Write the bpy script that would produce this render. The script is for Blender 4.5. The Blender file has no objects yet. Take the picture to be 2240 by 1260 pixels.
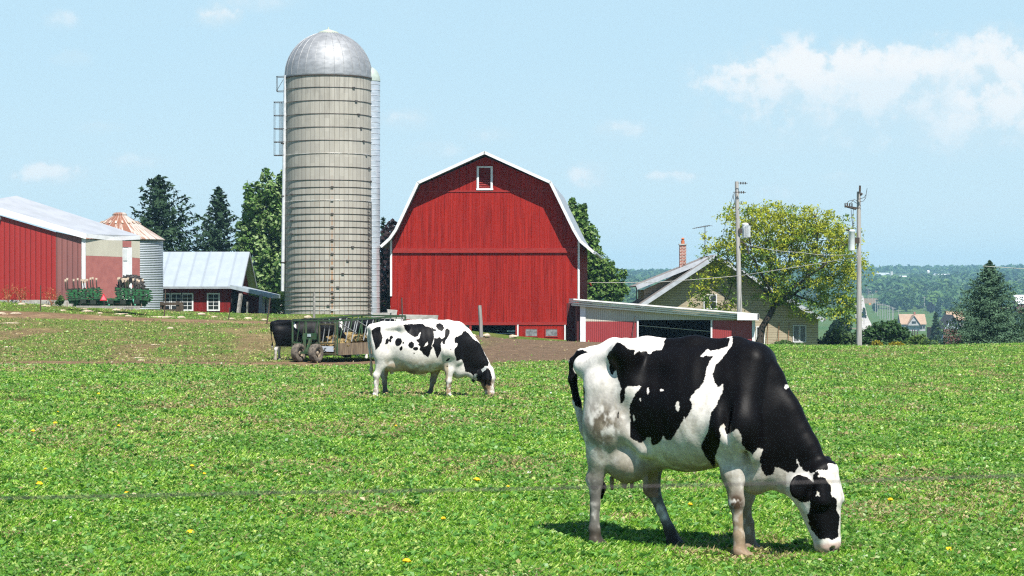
EXPO = 1.0
DENOISE = False
SKY_STR = .0705
SKY_TINT = (.58, .76, .88)
CLOUD_COL = (6.9, 7.0, 7.05)
CLOUD_LOW = (4.9, 6.0, 6.55)
HAZE_COL = (.42, .78, 1.0, 1)
HAZE_DEN = .00018
NGRASS = 2100000
import bpy, bmesh, math, random
import numpy as np
from mathutils import Vector, Matrix, Quaternion
R = math.radians
PI = math.pi
rng = np.random.default_rng(7)
random.seed(7)
SC = bpy.context.scene
COL = SC.collection
FPX, CZ, HY = 4500.0, 1.78, 640.0

def at(px, py, Y):
    return Vector(((px - 1120) * Y / FPX, Y, CZ + (HY - py) * Y / FPX))

# ------------------------------------------------------------------ objects
def tag(o, label=None, cat=None, group=None, kind=None):
    if label: o['label'] = label
    if cat: o['category'] = cat
    if group: o['group'] = group
    if kind: o['kind'] = kind
    return o

def empty(name, loc, label=None, cat=None, group=None, rz=0.0):
    o = bpy.data.objects.new(name, None)
    COL.objects.link(o)
    o.location = loc
    o.rotation_euler = (0, 0, rz)
    o.empty_display_size = 0.3
    return tag(o, label, cat, group)

def copy_tree(o, parent=None):
    c = o.copy()
    COL.objects.link(c)
    if parent is not None:
        c.parent = parent
    for ch in list(o.children):
        copy_tree(ch, c)
    return c

def origin_of(o):
    p = Vector((0, 0, 0))
    while o is not None:
        p = p + Vector(o.location)
        o = o.parent
    return p

class MB:
    """collects faces in world coordinates; build() links them as one mesh object"""
    def __init__(self):
        self.v, self.f, self.m = [], [], []
    def add(self, vs, fs, mi=0):
        b = len(self.v)
        self.v.extend([tuple(p) for p in vs])
        for f in fs:
            self.f.append(tuple(i + b for i in f)); self.m.append(mi)
    def quad(self, a, b, c, d, mi=0):
        self.add([a, b, c, d], [(0, 1, 2, 3)], mi)
    def hexa(self, p, mi=0):
        """8 points: bottom ring 0-3, top ring 4-7"""
        self.add(p, [(3, 2, 1, 0), (4, 5, 6, 7), (0, 1, 5, 4), (1, 2, 6, 5), (2, 3, 7, 6), (3, 0, 4, 7)], mi)
    def box(self, c, s, rz=0.0, mi=0):
        cx, cy, cz = c; hx, hy, hz = s[0] / 2, s[1] / 2, s[2] / 2
        ca, sa = math.cos(rz), math.sin(rz)
        pts = []
        for z in (-hz, hz):
            for x, y in ((-hx, -hy), (hx, -hy), (hx, hy), (-hx, hy)):
                pts.append((cx + x * ca - y * sa, cy + x * sa + y * ca, cz + z))
        self.hexa(pts, mi)
    def span(self, a, b, mi=0):
        self.box([(a[i] + b[i]) / 2 for i in range(3)], [abs(b[i] - a[i]) for i in range(3)], 0, mi)
    def bar(self, a, b, w, h=None, up=(0, 0, 1), mi=0):
        a, b = Vector(a), Vector(b); h = w if h is None else h
        d = (b - a).normalized(); up = Vector(up)
        if abs(d.dot(up)) > .98: up = Vector((0, 1, 0))
        s = d.cross(up).normalized(); u = s.cross(d).normalized()
        s *= w / 2; u *= h / 2
        self.hexa([a - s - u, a + s - u, a + s + u, a - s + u, b - s - u, b + s - u, b + s + u, b - s + u], mi)
    def prism(self, poly, vec, mi=0):
        n = len(poly); vec = Vector(vec)
        vs = [Vector(p) for p in poly] + [Vector(p) + vec for p in poly]
        fs = [tuple(range(n - 1, -1, -1)), tuple(range(n, 2 * n))]
        fs += [(i, (i + 1) % n, n + (i + 1) % n, n + i) for i in range(n)]
        self.add(vs, fs, mi)
    def tube(self, pts, rad, n=8, mi=0, cap=True):
        pts = [Vector(p) for p in pts]
        if not hasattr(rad, '__len__'): rad = [rad] * len(pts)
        vs, fs = [], []
        prev = None
        for i, p in enumerate(pts):
            d = (pts[min(i + 1, len(pts) - 1)] - pts[max(i - 1, 0)]).normalized()
            if prev is None:
                up = Vector((0, 0, 1)) if abs(d.z) < .9 else Vector((1, 0, 0))
                s = d.cross(up).normalized()
            else:
                s = (prev - d * prev.dot(d)).normalized()
            prev = s
            u = d.cross(s)
            for k in range(n):
                a = 2 * PI * k / n
                vs.append(p + (s * math.cos(a) + u * math.sin(a)) * rad[i])
        for i in range(len(pts) - 1):
            for k in range(n):
                k2 = (k + 1) % n
                fs.append((i * n + k, i * n + k2, (i + 1) * n + k2, (i + 1) * n + k))
        if cap:
            fs.append(tuple(range(n - 1, -1, -1)))
            fs.append(tuple((len(pts) - 1) * n + k for k in range(n)))
        self.add(vs, fs, mi)
    def lathe(self, prof, c, n=24, axis='Z', mi=0, a0=0.0, a1=2 * PI):
        """prof: list of (r, z)"""
        full = abs(a1 - a0 - 2 * PI) < 1e-6
        m = n if full else n + 1
        vs, fs = [], []
        for r, z in prof:
            for k in range(m):
                a = a0 + (a1 - a0) * k / n
                if axis == 'Z': q = (r * math.cos(a), r * math.sin(a), z)
                elif axis == 'X': q = (z, r * math.cos(a), r * math.sin(a))
                else: q = (r * math.cos(a), z, r * math.sin(a))
                vs.append((c[0] + q[0], c[1] + q[1], c[2] + q[2]))
        for i in range(len(prof) - 1):
            for k in range(n):
                k2 = (k + 1) % m if full else k + 1
                fs.append((i * m + k, i * m + k2, (i + 1) * m + k2, (i + 1) * m + k))
        self.add(vs, fs, mi)
    def blob(self, c, r, n1=7, n2=9, rough=.15, seed=0, mi=0):
        rd = random.Random(seed)
        vs, fs = [], []
        for i in range(n1 + 1):
            t = PI * i / n1
            for k in range(n2):
                a = 2 * PI * k / n2
                f = 1 + rd.uniform(-rough, rough)
                vs.append((c[0] + r[0] * f * math.sin(t) * math.cos(a), c[1] + r[1] * f * math.sin(t) * math.sin(a), c[2] + r[2] * f * math.cos(t)))
        for i in range(n1):
            for k in range(n2):
                k2 = (k + 1) % n2
                fs.append((i * n2 + k, (i + 1) * n2 + k, (i + 1) * n2 + k2, i * n2 + k2))
        self.add(vs, fs, mi)
    def rot(self, pivot, rz):
        ca, sa = math.cos(rz), math.sin(rz)
        self.v = [(pivot[0] + (x - pivot[0]) * ca - (y - pivot[1]) * sa, pivot[1] + (x - pivot[0]) * sa + (y - pivot[1]) * ca, z) for x, y, z in self.v]
        return self
    def build(self, name, mat, parent=None, smooth=False, loc=None):
        me = bpy.data.meshes.new(name)
        o = bpy.data.objects.new(name, me)
        org = Vector((0, 0, 0))
        if parent is not None:
            org = origin_of(parent)
        elif loc is not None:
            org = Vector(loc); o.location = org
        me.from_pydata([(v[0] - org.x, v[1] - org.y, v[2] - org.z) for v in self.v], [], self.f)
        mats = mat if isinstance(mat, (list, tuple)) else [mat]
        for m in mats: me.materials.append(m)
        if len(mats) > 1:
            me.polygons.foreach_set('material_index', self.m)
        bm = bmesh.new(); bm.from_mesh(me)
        bmesh.ops.recalc_face_normals(bm, faces=bm.faces)
        bm.to_mesh(me); bm.free()
        if smooth:
            me.polygons.foreach_set('use_smooth', [True] * len(me.polygons))
            try: me.set_sharp_from_angle(angle=R(40))
            except Exception: pass
        me.update()
        COL.objects.link(o)
        if parent is not None: o.parent = parent
        return o

def np_mesh(name, V, Fq, mats, parent=None, cols=None, smooth=False, mi=None, loc=None):
    """V (n,3), Fq (m,4) or (m,3) numpy -> object"""
    me = bpy.data.meshes.new(name)
    k = Fq.shape[1]
    org = np.zeros(3)
    o = bpy.data.objects.new(name, me)
    if parent is not None: org = np.array(origin_of(parent))
    elif loc is not None:
        org = np.array(loc, float); o.location = loc
    V = (V - org).astype(np.float32)
    me.vertices.add(len(V)); me.vertices.foreach_set('co', V.ravel())
    me.loops.add(Fq.size); me.loops.foreach_set('vertex_index', Fq.astype(np.int32).ravel())
    me.polygons.add(len(Fq)); me.polygons.foreach_set('loop_start', np.arange(0, Fq.size, k, dtype=np.int32))
    me.polygons.foreach_set('loop_total', np.full(len(Fq), k, np.int32))
    me.polygons.foreach_set('use_smooth', np.full(len(Fq), smooth))
    mats = mats if isinstance(mats, (list, tuple)) else [mats]
    for m in mats: me.materials.append(m)
    if mi is not None: me.polygons.foreach_set('material_index', mi.astype(np.int32))
    if cols is not None:
        ca = me.color_attributes.new('Col', 'FLOAT_COLOR', 'POINT')
        c4 = np.ones((len(V), 4), np.float32); c4[:, :cols.shape[1]] = cols
        ca.data.foreach_set('color', c4.ravel())
    me.update(calc_edges=True)
    COL.objects.link(o)
    if parent is not None: o.parent = parent
    return o

# ------------------------------------------------------------------ numpy noise
def _hash(ix, iy, iz, seed):
    h = (ix.astype(np.int64) * 374761393 + iy.astype(np.int64) * 668265263 + iz.astype(np.int64) * 2147483647 + seed * 974711) & 0xffffffff
    h = ((h ^ (h >> 13)) * 1274126177) & 0xffffffff
    h = (h ^ (h >> 16)) & 0xffffffff
    return (h / 4294967295.0).astype(np.float32)
def vnoise(x, y, z=None, seed=0):
    x = np.asarray(x, float); y = np.asarray(y, float)
    z = np.zeros_like(x) if z is None else np.asarray(z, float)
    ix, iy, iz = np.floor(x).astype(int), np.floor(y).astype(int), np.floor(z).astype(int)
    fx, fy, fz = x - ix, y - iy, z - iz
    fx, fy, fz = [f * f * (3 - 2 * f) for f in (fx, fy, fz)]
    r = 0
    for a in (0, 1):
        for b in (0, 1):
            for c in (0, 1):
                r = r + _hash(ix + a, iy + b, iz + c, seed) * (fx if a else 1 - fx) * (fy if b else 1 - fy) * (fz if c else 1 - fz)
    return r
def fbm(x, y, z=None, seed=0, octv=4):
    r, a, t = 0, 1.0, 0
    z = np.zeros_like(np.asarray(x, float)) if z is None else z
    for k in range(octv):
        r = r + a * vnoise(x, y, z, seed + k); t += a; a *= .5
        x, y, z = x * 2.03 + 5.1, y * 2.03 + 1.7, z * 2.03 + 3.3
    return r / t
def sstep(a, b, x):
    t = np.clip((x - a) / (b - a), 0, 1)
    return t * t * (3 - 2 * t)

# ------------------------------------------------------------------ materials
class NT:
    def __init__(self, tree):
        self.t = tree
    def n(self, typ, props=None, **inp):
        nd = self.t.nodes.new(typ)
        for k, v in (props or {}).items(): setattr(nd, k, v)
        for k, v in inp.items():
            key = int(k[1:]) if k[0] == '_' and k[1:].isdigit() else k.replace('__', ' ')
            s = nd.inputs[key]
            if isinstance(v, bpy.types.NodeSocket): self.t.links.new(v, s)
            elif isinstance(v, bpy.types.Node): self.t.links.new(v.outputs[0], s)
            else:
                if s.type == 'RGBA' and len(v) == 3: v = (*v, 1)
                s.default_value = v
        return nd
    def link(self, a, b): self.t.links.new(a, b)
    def math(self, op, a, b=0.0, c=0.0, clamp=False):
        return self.n('ShaderNodeMath', {'operation': op, 'use_clamp': clamp}, _0=a, _1=b, _2=c).outputs[0]
    def mix(self, f, a, b, mode='MIX'):
        nd = self.n('ShaderNodeMix', {'data_type': 'RGBA', 'blend_type': mode, 'clamp_factor': True})
        for key, v in ((0, f), (6, a), (7, b)):
            s = nd.inputs[key]
            if isinstance(v, bpy.types.NodeSocket): self.t.links.new(v, s)
            else: s.default_value = (*v, 1) if hasattr(v, '__len__') and len(v) == 3 else v
        return nd.outputs[2]
    def ramp(self, f, stops):
        nd = self.n('ShaderNodeValToRGB', None, Fac=f)
        cr = nd.color_ramp
        while len(cr.elements) < len(stops): cr.elements.new(.5)
        for e, (p, c) in zip(cr.elements, stops):
            e.position = p
            e.color = (c, c, c, 1) if not hasattr(c, '__len__') else (*c[:3], 1)
        return nd.outputs[0]
    def smooth(self, x, a, b):
        nd = self.n('ShaderNodeMapRange', {'interpolation_type': 'SMOOTHSTEP'}, Value=x)
        nd.inputs['From Min'].default_value = a; nd.inputs['From Max'].default_value = b
        return nd.outputs[0]
    def coords(self, scale=(1, 1, 1)):
        tc = self.n('ShaderNodeTexCoord')
        mp = self.n('ShaderNodeMapping', None, Vector=tc.outputs['Object'])
        mp.inputs['Scale'].default_value = scale
        return mp.outputs[0]
    def noise(self, vec, scale, detail=4, rough=.55):
        return self.n('ShaderNodeTexNoise', None, Vector=vec, Scale=scale, Detail=detail, Roughness=rough).outputs[0]

def new_mat(name):
    m = bpy.data.materials.new(name); m.use_nodes = True
    t = m.node_tree; t.nodes.clear()
    nt = NT(t)
    out = nt.n('ShaderNodeOutputMaterial')
    bs = nt.n('ShaderNodeBsdfPrincipled')
    nt.link(bs.outputs[0], out.inputs[0])
    return m, nt, bs

def mat(name, col, col2=None, scale=(1, 1, 1), ns=4.0, rough=.8, metal=0.0, bump=0.0, bs_=None, bscale=20.0, spec=.3, lo=.35, hi=.65, stripes=None, detail=4):
    """noise-mottled surface; stripes=(axis, period, depth) adds a corrugation bump"""
    m, nt, b = new_mat(name)
    b.inputs['Roughness'].default_value = rough; b.inputs['Metallic'].default_value = metal
    b.inputs['Specular IOR Level'].default_value = spec
    v = nt.coords(scale)
    if col2 is not None:
        f = nt.smooth(nt.noise(v, ns, detail), lo, hi)
        c = nt.mix(f, col, col2)
        nt.link(c, b.inputs['Base Color'])
    else:
        b.inputs['Base Color'].default_value = (*col, 1)
    h = None
    if stripes:
        ax, per, dep = stripes
        sep = nt.n('ShaderNodeSeparateXYZ', None, Vector=nt.coords())
        s = nt.math('SINE', nt.math('MULTIPLY', sep.outputs[ax], 2 * PI / per))
        bp = nt.n('ShaderNodeBump', None, Height=s, Strength=1.0, Distance=dep)
        h = bp.outputs[0]
    if bump:
        nz = nt.noise(nt.coords(bs_ or scale), bscale, 3)
        kw = dict(Height=nz, Strength=.8, Distance=bump)
        if h is not None: kw['Normal'] = h
        h = nt.n('ShaderNodeBump', None, **kw).outputs[0]
    if h is not None: nt.link(h, b.inputs['Normal'])
    return m

def attr_mat(name, rough=.8, spec=.2, transl=0.0, var=.0, vs=30.0, bump=0.0):
    """base colour from the Col attribute (colours of leaves / coat; cow coats carry some painted shade), optional translucency"""
    m, nt, b = new_mat(name)
    at_ = nt.n('ShaderNodeAttribute', {'attribute_name': 'Col'})
    c = at_.outputs['Color']
    if var:
        nz = nt.smooth(nt.noise(nt.coords(), vs, 3), .3, .7)
        c = nt.mix(nz, nt.mix(1.0, c, (1 - var,) * 3, 'MULTIPLY'), nt.mix(1.0, c, (1 + var,) * 3, 'MULTIPLY'))
    nt.link(c, b.inputs['Base Color'])
    b.inputs['Roughness'].default_value = rough; b.inputs['Specular IOR Level'].default_value = spec
    if bump:
        nz = nt.noise(nt.coords(), vs * 2, 3)
        nt.link(nt.n('ShaderNodeBump', None, Height=nz, Strength=.6, Distance=bump).outputs[0], b.inputs['Normal'])
    if transl:
        tr = nt.n('ShaderNodeBsdfTranslucent', None, Color=c)
        mx = nt.n('ShaderNodeMixShader', None, _0=transl, _1=b.outputs[0], _2=tr.outputs[0])
        out = [n for n in nt.t.nodes if n.type == 'OUTPUT_MATERIAL'][0]
        nt.link(mx.outputs[0], out.inputs[0])
    return m
# ------------------------------------------------------------------ camera, sun, sky
SUN_EL, SUN_AZ = 57.0, 22.0
SV = Vector((math.sin(R(SUN_AZ)) * math.cos(R(SUN_EL)), -math.cos(R(SUN_AZ)) * math.cos(R(SUN_EL)), math.sin(R(SUN_EL))))
cam_d = bpy.data.cameras.new('camera'); cam = bpy.data.objects.new('camera', cam_d); COL.objects.link(cam)
cam.location = (0, 0, CZ); cam.rotation_euler = (R(90), 0, 0)
cam_d.sensor_width = 36; cam_d.lens = 36 * FPX / 2240
cam_d.shift_y = 10 / 2240
cam_d.clip_start = .1; cam_d.clip_end = 20000
cam_d.dof.use_dof = True; cam_d.dof.focus_distance = 26.0
cam_d.dof.aperture_fstop = 72.3e-3 / .0045
SC.camera = cam
sl = bpy.data.lights.new('sun', 'SUN'); so = bpy.data.objects.new('sun', sl); COL.objects.link(so)
sl.energy = 4.6; sl.angle = R(.53); sl.color = (1.0, .955, .89)
so.rotation_euler = SV.to_track_quat('Z', 'Y').to_euler(); so.location = (30, -60, 90)
SC.view_settings.view_transform = 'Standard'; SC.view_settings.look = 'None'
SC.view_settings.exposure = EXPO; SC.view_settings.gamma = 1.0
SC.cycles.max_bounces = 6; SC.cycles.diffuse_bounces = 2; SC.cycles.glossy_bounces = 2
SC.cycles.transmission_bounces = 3; SC.cycles.transparent_max_bounces = 6; SC.cycles.volume_bounces = 0
SC.cycles.sample_clamp_indirect = 1.2; SC.cycles.use_adaptive_sampling = True; SC.cycles.adaptive_threshold = .006; SC.cycles.pixel_filter_type = 'BLACKMAN_HARRIS'; SC.cycles.filter_width = 1.2
try: SC.cycles.use_denoising = DENOISE
except Exception: pass

w = bpy.data.worlds.new('World'); SC.world = w; w.use_nodes = True
t = w.node_tree; t.nodes.clear(); nt = NT(t)
wout = nt.n('ShaderNodeOutputWorld')
sky = nt.n('ShaderNodeTexSky', {'sky_type': 'NISHITA', 'sun_disc': False, 'sun_elevation': R(SUN_EL), 'sun_rotation': R(180 - SUN_AZ), 'air_density': 1.0, 'dust_density': .0, 'ozone_density': 1.0, 'altitude': 200})
tc = nt.n('ShaderNodeTexCoord')
sep = nt.n('ShaderNodeSeparateXYZ', None, Vector=tc.outputs['Generated'])
yy = nt.math('MAXIMUM', sep.outputs[1], .05)
U = nt.math('MULTIPLY', nt.math('DIVIDE', sep.outputs[0], yy), 4.5)      # sky direction, 1 unit = about 12.5 degrees
Vv = nt.math('MULTIPLY', nt.math('DIVIDE', sep.outputs[2], yy), 4.5)
uv = nt.n('ShaderNodeCombineXYZ', None, X=U, Y=Vv).outputs[0]
n1 = nt.noise(uv, 9.0, 7, .6)
n2 = nt.noise(uv, 34.0, 5, .6)
stretch = nt.n('ShaderNodeMapping', None, Vector=uv); stretch.inputs['Scale'].default_value = (1.0, 2.2, 1)
n3 = nt.noise(stretch.outputs[0], 3.0, 8, .6)
clouds = [  # px, py, rx, ry, strength
    (1735, 180, 190, 90, 1.0), (1930, 160, 220, 75, 1.0), (2150, 165, 200, 95, .95), (1890, 235, 320, 110, .7), (2200, 250, 130, 110, .9),
    (2120, 300, 220, 75, .55), (1800, 300, 200, 55, .4), (1700, 325, 110, 28, .35), (470, 38, 60, 32, .75), (130, 45, 42, 24, .45), (100, 385, 95, 32, .75), (150, 130, 45, 22, .3),
    (880, 265, 60, 28, .55), (1068, 298, 55, 22, .4), (1368, 285, 62, 30, .5), (1292, 392, 50, 40, .65), (1470, 388, 70, 17, .6), (2105, 462, 60, 28, .4), (300, 355, 75, 24, .35), (950, 330, 70, 22, .35), (215, 280, 55, 18, .3), (560, 10, 120, 22, .35), (1690, 425, 60, 22, .3), (1850, 400, 60, 22, .22)]
acc = None
for (cx, cy, rx, ry, st) in clouds:
    mp = nt.n('ShaderNodeMapping', None, Vector=uv)
    sx, sy = 1000 / rx, 1000 / ry
    mp.inputs['Scale'].default_value = (sx, sy, 1)
    mp.inputs['Location'].default_value = (-(cx - 1120) / rx, -(HY - cy) / ry, 0)
    ln = nt.n('ShaderNodeVectorMath', {'operation': 'LENGTH'}, _0=mp.outputs[0]).outputs['Value']
    body = nt.math('SUBTRACT', 1.0, ln)                                   # 1 at the centre, 0 on the rim
    edge = nt.math('ADD', body, nt.math('MULTIPLY', nt.math('SUBTRACT', n1, .5), 2.0))
    edge = nt.math('ADD', edge, nt.math('MULTIPLY', nt.math('SUBTRACT', n2, .5), .8))
    m_ = nt.smooth(edge, -.3, .5)
    my = nt.n('ShaderNodeSeparateXYZ', None, Vector=mp.outputs[0]).outputs[1]
    m_ = nt.math('MULTIPLY', m_, nt.smooth(my, -1.5, .4))
    m_ = nt.math('MULTIPLY', m_, nt.smooth(ln, 1.7, .9))
    m_ = nt.math('MULTIPLY', m_, st)
    acc = m_ if acc is None else nt.math('MAXIMUM', acc, m_)
veil = nt.math('MULTIPLY', nt.smooth(n3, .45, .8), .22)
low = nt.smooth(Vv, .5, .0)
veil = nt.math('MULTIPLY', veil, nt.math('ADD', .5, low))
skyc = nt.mix(1.0, sky.outputs[0], SKY_TINT, 'MULTIPLY')
pale = nt.mix(nt.smooth(Vv, .0, .62), (5.05, 6.15, 6.65), (4.2, 5.85, 6.8))
hz = nt.math('MULTIPLY', nt.smooth(Vv, 2.6, .5), .9)
skyc = nt.mix(hz, skyc, pale)
c1 = nt.mix(veil, skyc, CLOUD_LOW)
lump = nt.smooth(nt.math('ADD', nt.noise(uv, 12.0, 6, .6), nt.math('MULTIPLY', nt.math('SUBTRACT', acc, .6), .35)), .38, .60)
cl = nt.mix(lump, CLOUD_LOW, CLOUD_COL)
c2 = nt.mix(nt.math('MULTIPLY', acc, .98, clamp=True), c1, cl)
bg = nt.n('ShaderNodeBackground', None, Color=c2, Strength=SKY_STR)
nt.link(bg.outputs[0], wout.inputs[0])
# ------------------------------------------------------------------ terrain
_cp = []
def _c(px, py, Y): p = at(px, py, Y); _cp.append((p.x, p.y, p.z))
def _w(x, y, z): _cp.append((x, y, z))
for x in (-14, -5, 0, 5, 14): _w(x, 0, 0.02); _w(x, 14.2, 0.0)
_w(-30, 10, .1); _w(30, 10, 0)
_w(-9.7, 39, .02); _w(-1.5, 39, -.2); _w(9.7, 39, -.27); _w(22, 39, -.3); _w(-24, 39, .2)
_c(0, 798, 60); _c(320, 797, 65); _c(0, 745, 78); _c(0, 705, 92); _c(0, 668, 104); _c(0, 661, 110)
_c(640, 793, 71); _c(760, 790, 72); _c(400, 786, 71); _c(400, 735, 86); _c(400, 700, 102); _c(400, 684, 122)
_c(250, 676, 112); _c(330, 678, 128); _c(450, 683, 135); _c(600, 688, 122)
_c(650, 745, 84); _c(650, 712, 100); _c(690, 694, 116); _c(800, 690, 119)
_c(950, 735, 112); _c(1100, 744, 119); _c(1220, 748, 118); _c(1150, 776, 80); _c(950, 780, 80); _c(1350, 772, 80)
_c(1300, 751, 108); _c(1450, 752, 108); _c(1640, 754, 108); _c(1750, 757, 108); _c(1880, 760, 105); _c(2060, 757, 105); _c(2240, 752, 105); _c(2500, 745, 105)
_c(1600, 790, 71); _c(2000, 788, 71); _c(2240, 786, 71)
_w(26, 135, -2.0); _w(14, 135, -1.7); _w(2, 135, -1.0); _w(40, 135, -2.6); _w(-30, 140, .8); _w(-14, 140, .2)
_w(-45, 110, 1.6); _w(-45, 70, .1); _w(45, 71, -.5); _w(60, 110, -1.1); _w(-60, 170, .5); _w(0, 170, -1.8); _w(30, 170, -4.0); _w(60, 170, -4.4)
_cp = np.array(_cp)
def _phi(r): return r * r * np.log(r + 1e-9)
def _fit():
    n = len(_cp); P = _cp[:, :2]
    A = _phi(np.linalg.norm(P[:, None] - P[None], axis=2)) + np.eye(n) * 6.0
    Q = np.c_[np.ones(n), P]
    M = np.block([[A, Q], [Q.T, np.zeros((3, 3))]])
    return np.linalg.solve(M, np.r_[_cp[:, 2], 0, 0, 0])
_wt = _fit()
def near_h(x, y):
    sh = np.shape(x); x = np.ravel(x); y = np.ravel(y)
    out = np.zeros(len(x)); n = len(_cp)
    out += _wt[n] + _wt[n + 1] * x + _wt[n + 2] * y
    for i in range(n):
        r = np.hypot(x - _cp[i, 0], y - _cp[i, 1])
        out += _wt[i] * _phi(r)
    return out.reshape(sh)
_fy = np.array([150, 220, 320, 450, 600, 760, 1000, 1250, 1500, 1900, 2400, 3000, 3600, 4600])
_fz = np.array([-3.2, -7.5, -11.0, -13.2, -14.6, -15.2, -14.8, -11.5, -6.5, 1.0, 11.0, 23, 29, 14])
def far_h(x, y):
    b = np.interp(y, _fy, _fz)
    roll = (fbm(x / 420 + 3.3, y / 420, seed=5) - .5) * 2
    b = b + roll * np.clip((y - 250) / 1500, 0, 1) * 7
    b = b + np.clip((x - 300) / 900, -.6, 1.0) * np.clip((y - 1600) / 1400, 0, 1) * 10     # the ridge rises to the right
    return b
def height(x, y):
    x = np.asarray(x, float); y = np.asarray(y, float)
    xc = np.clip(x, -62, 62); yc = np.clip(y, -6, 172)
    a = near_h(xc, yc)
    fade = sstep(138, 205, y)
    return a * (1 - fade) + far_h(x, y) * fade + (vnoise(x * .9, y * .9, seed=3) - .5) * .05 * (1 - fade)
def hz(x, y): return float(height(np.array([float(x)]), np.array([float(y)]))[0])
def gnd(px, Y, dz=0.0):
    x = (px - 1120) * Y / FPX
    return Vector((x, Y, hz(x, Y) + dz))
def ghit(px, py, y0=11.0, y1=135.0):
    """first point of the ground along the direction of a pixel"""
    Y = np.geomspace(y0, y1, 900)
    x = (px - 1120) * Y / FPX; z = CZ + (HY - py) * Y / FPX
    d = z - height(x, Y)
    i = int(np.argmax(d < 0)) if (d < 0).any() else len(Y) - 1
    return Vector((float(x[i]), float(Y[i]), hz(x[i], Y[i])))

def _segd(x, y, a, b):
    ax, ay = a; bx, by = b
    L = (bx - ax) ** 2 + (by - ay) ** 2
    t = np.clip(((x - ax) * (bx - ax) + (y - ay) * (by - ay)) / L, 0, 1)
    return np.hypot(x - ax - t * (bx - ax), y - ay - t * (by - ay))
def _line(pts): return [(p.x, p.y) for p in pts]
_path1 = [(-17.5, 60), (-13, 64.5), (-9, 68.5), (-6.5, 70.5), (-3, 72.5), (0, 76), (2.6, 88), (1.5, 104), (0, 116)]
_wid1 = [1.5, 1.6, 1.7, 2.0, 2.6, 3.2, 3.6, 4.6, 4.8]
_path2 = [(-30, 97), (-21, 98), (-15, 101), (-11.5, 106), (-9.5, 110)]
_wid2 = [2.4, 2.3, 1.9, 1.6, 1.4]
def dirt_mask(x, y):
    """0 = grass, 1 = bare soil (trodden path, yard in front of the barn, strip by the sheds)"""
    x = np.asarray(x, float); y = np.asarray(y, float)
    d = np.zeros_like(x)
    wob = (fbm(x * .35, y * .22, seed=21) - .5) * 2.4
    for P, W in ((_path1, _wid1), (_path2, _wid2)):
        for i in range(len(P) - 1):
            r = _segd(x, y, P[i], P[i + 1]); wd = (W[i] + W[i + 1]) / 2
            d = np.maximum(d, 1 - sstep(wd * .75, wd * 1.25, r + wob))
    yard = ((x > -3) & (x < 5.0) & (y > 91) & (y < 119))
    d = np.maximum(d, np.where(yard, 1 - sstep(0, 1.6, np.abs(wob) * .6 + np.maximum(0, x - 4.2)), 0))
    hill = np.exp(-((y - 84) / 20) ** 2) * (1 - sstep(-10.5, -7, x)) * .7
    pt = fbm(x * .5, y * .13, seed=9, octv=5)
    d = np.maximum(d, hill * sstep(.51, .62, pt))
    spots = sstep(.69, .78, fbm(x * 1.1, y * .8, seed=33, octv=4)) * .75
    return np.clip(np.maximum(d, spots), 0, 1)
def dry_mask(x, y):
    h = (1 - sstep(-10, -4, np.asarray(x, float))) * np.exp(-((np.asarray(y, float) - 84) / 22) ** 2) * .62
    return np.clip(sstep(.46, .68, fbm(np.asarray(x) * .75 + 9, np.asarray(y) * .42, seed=13, octv=5)) * .75 + h, 0, 1)

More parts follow.
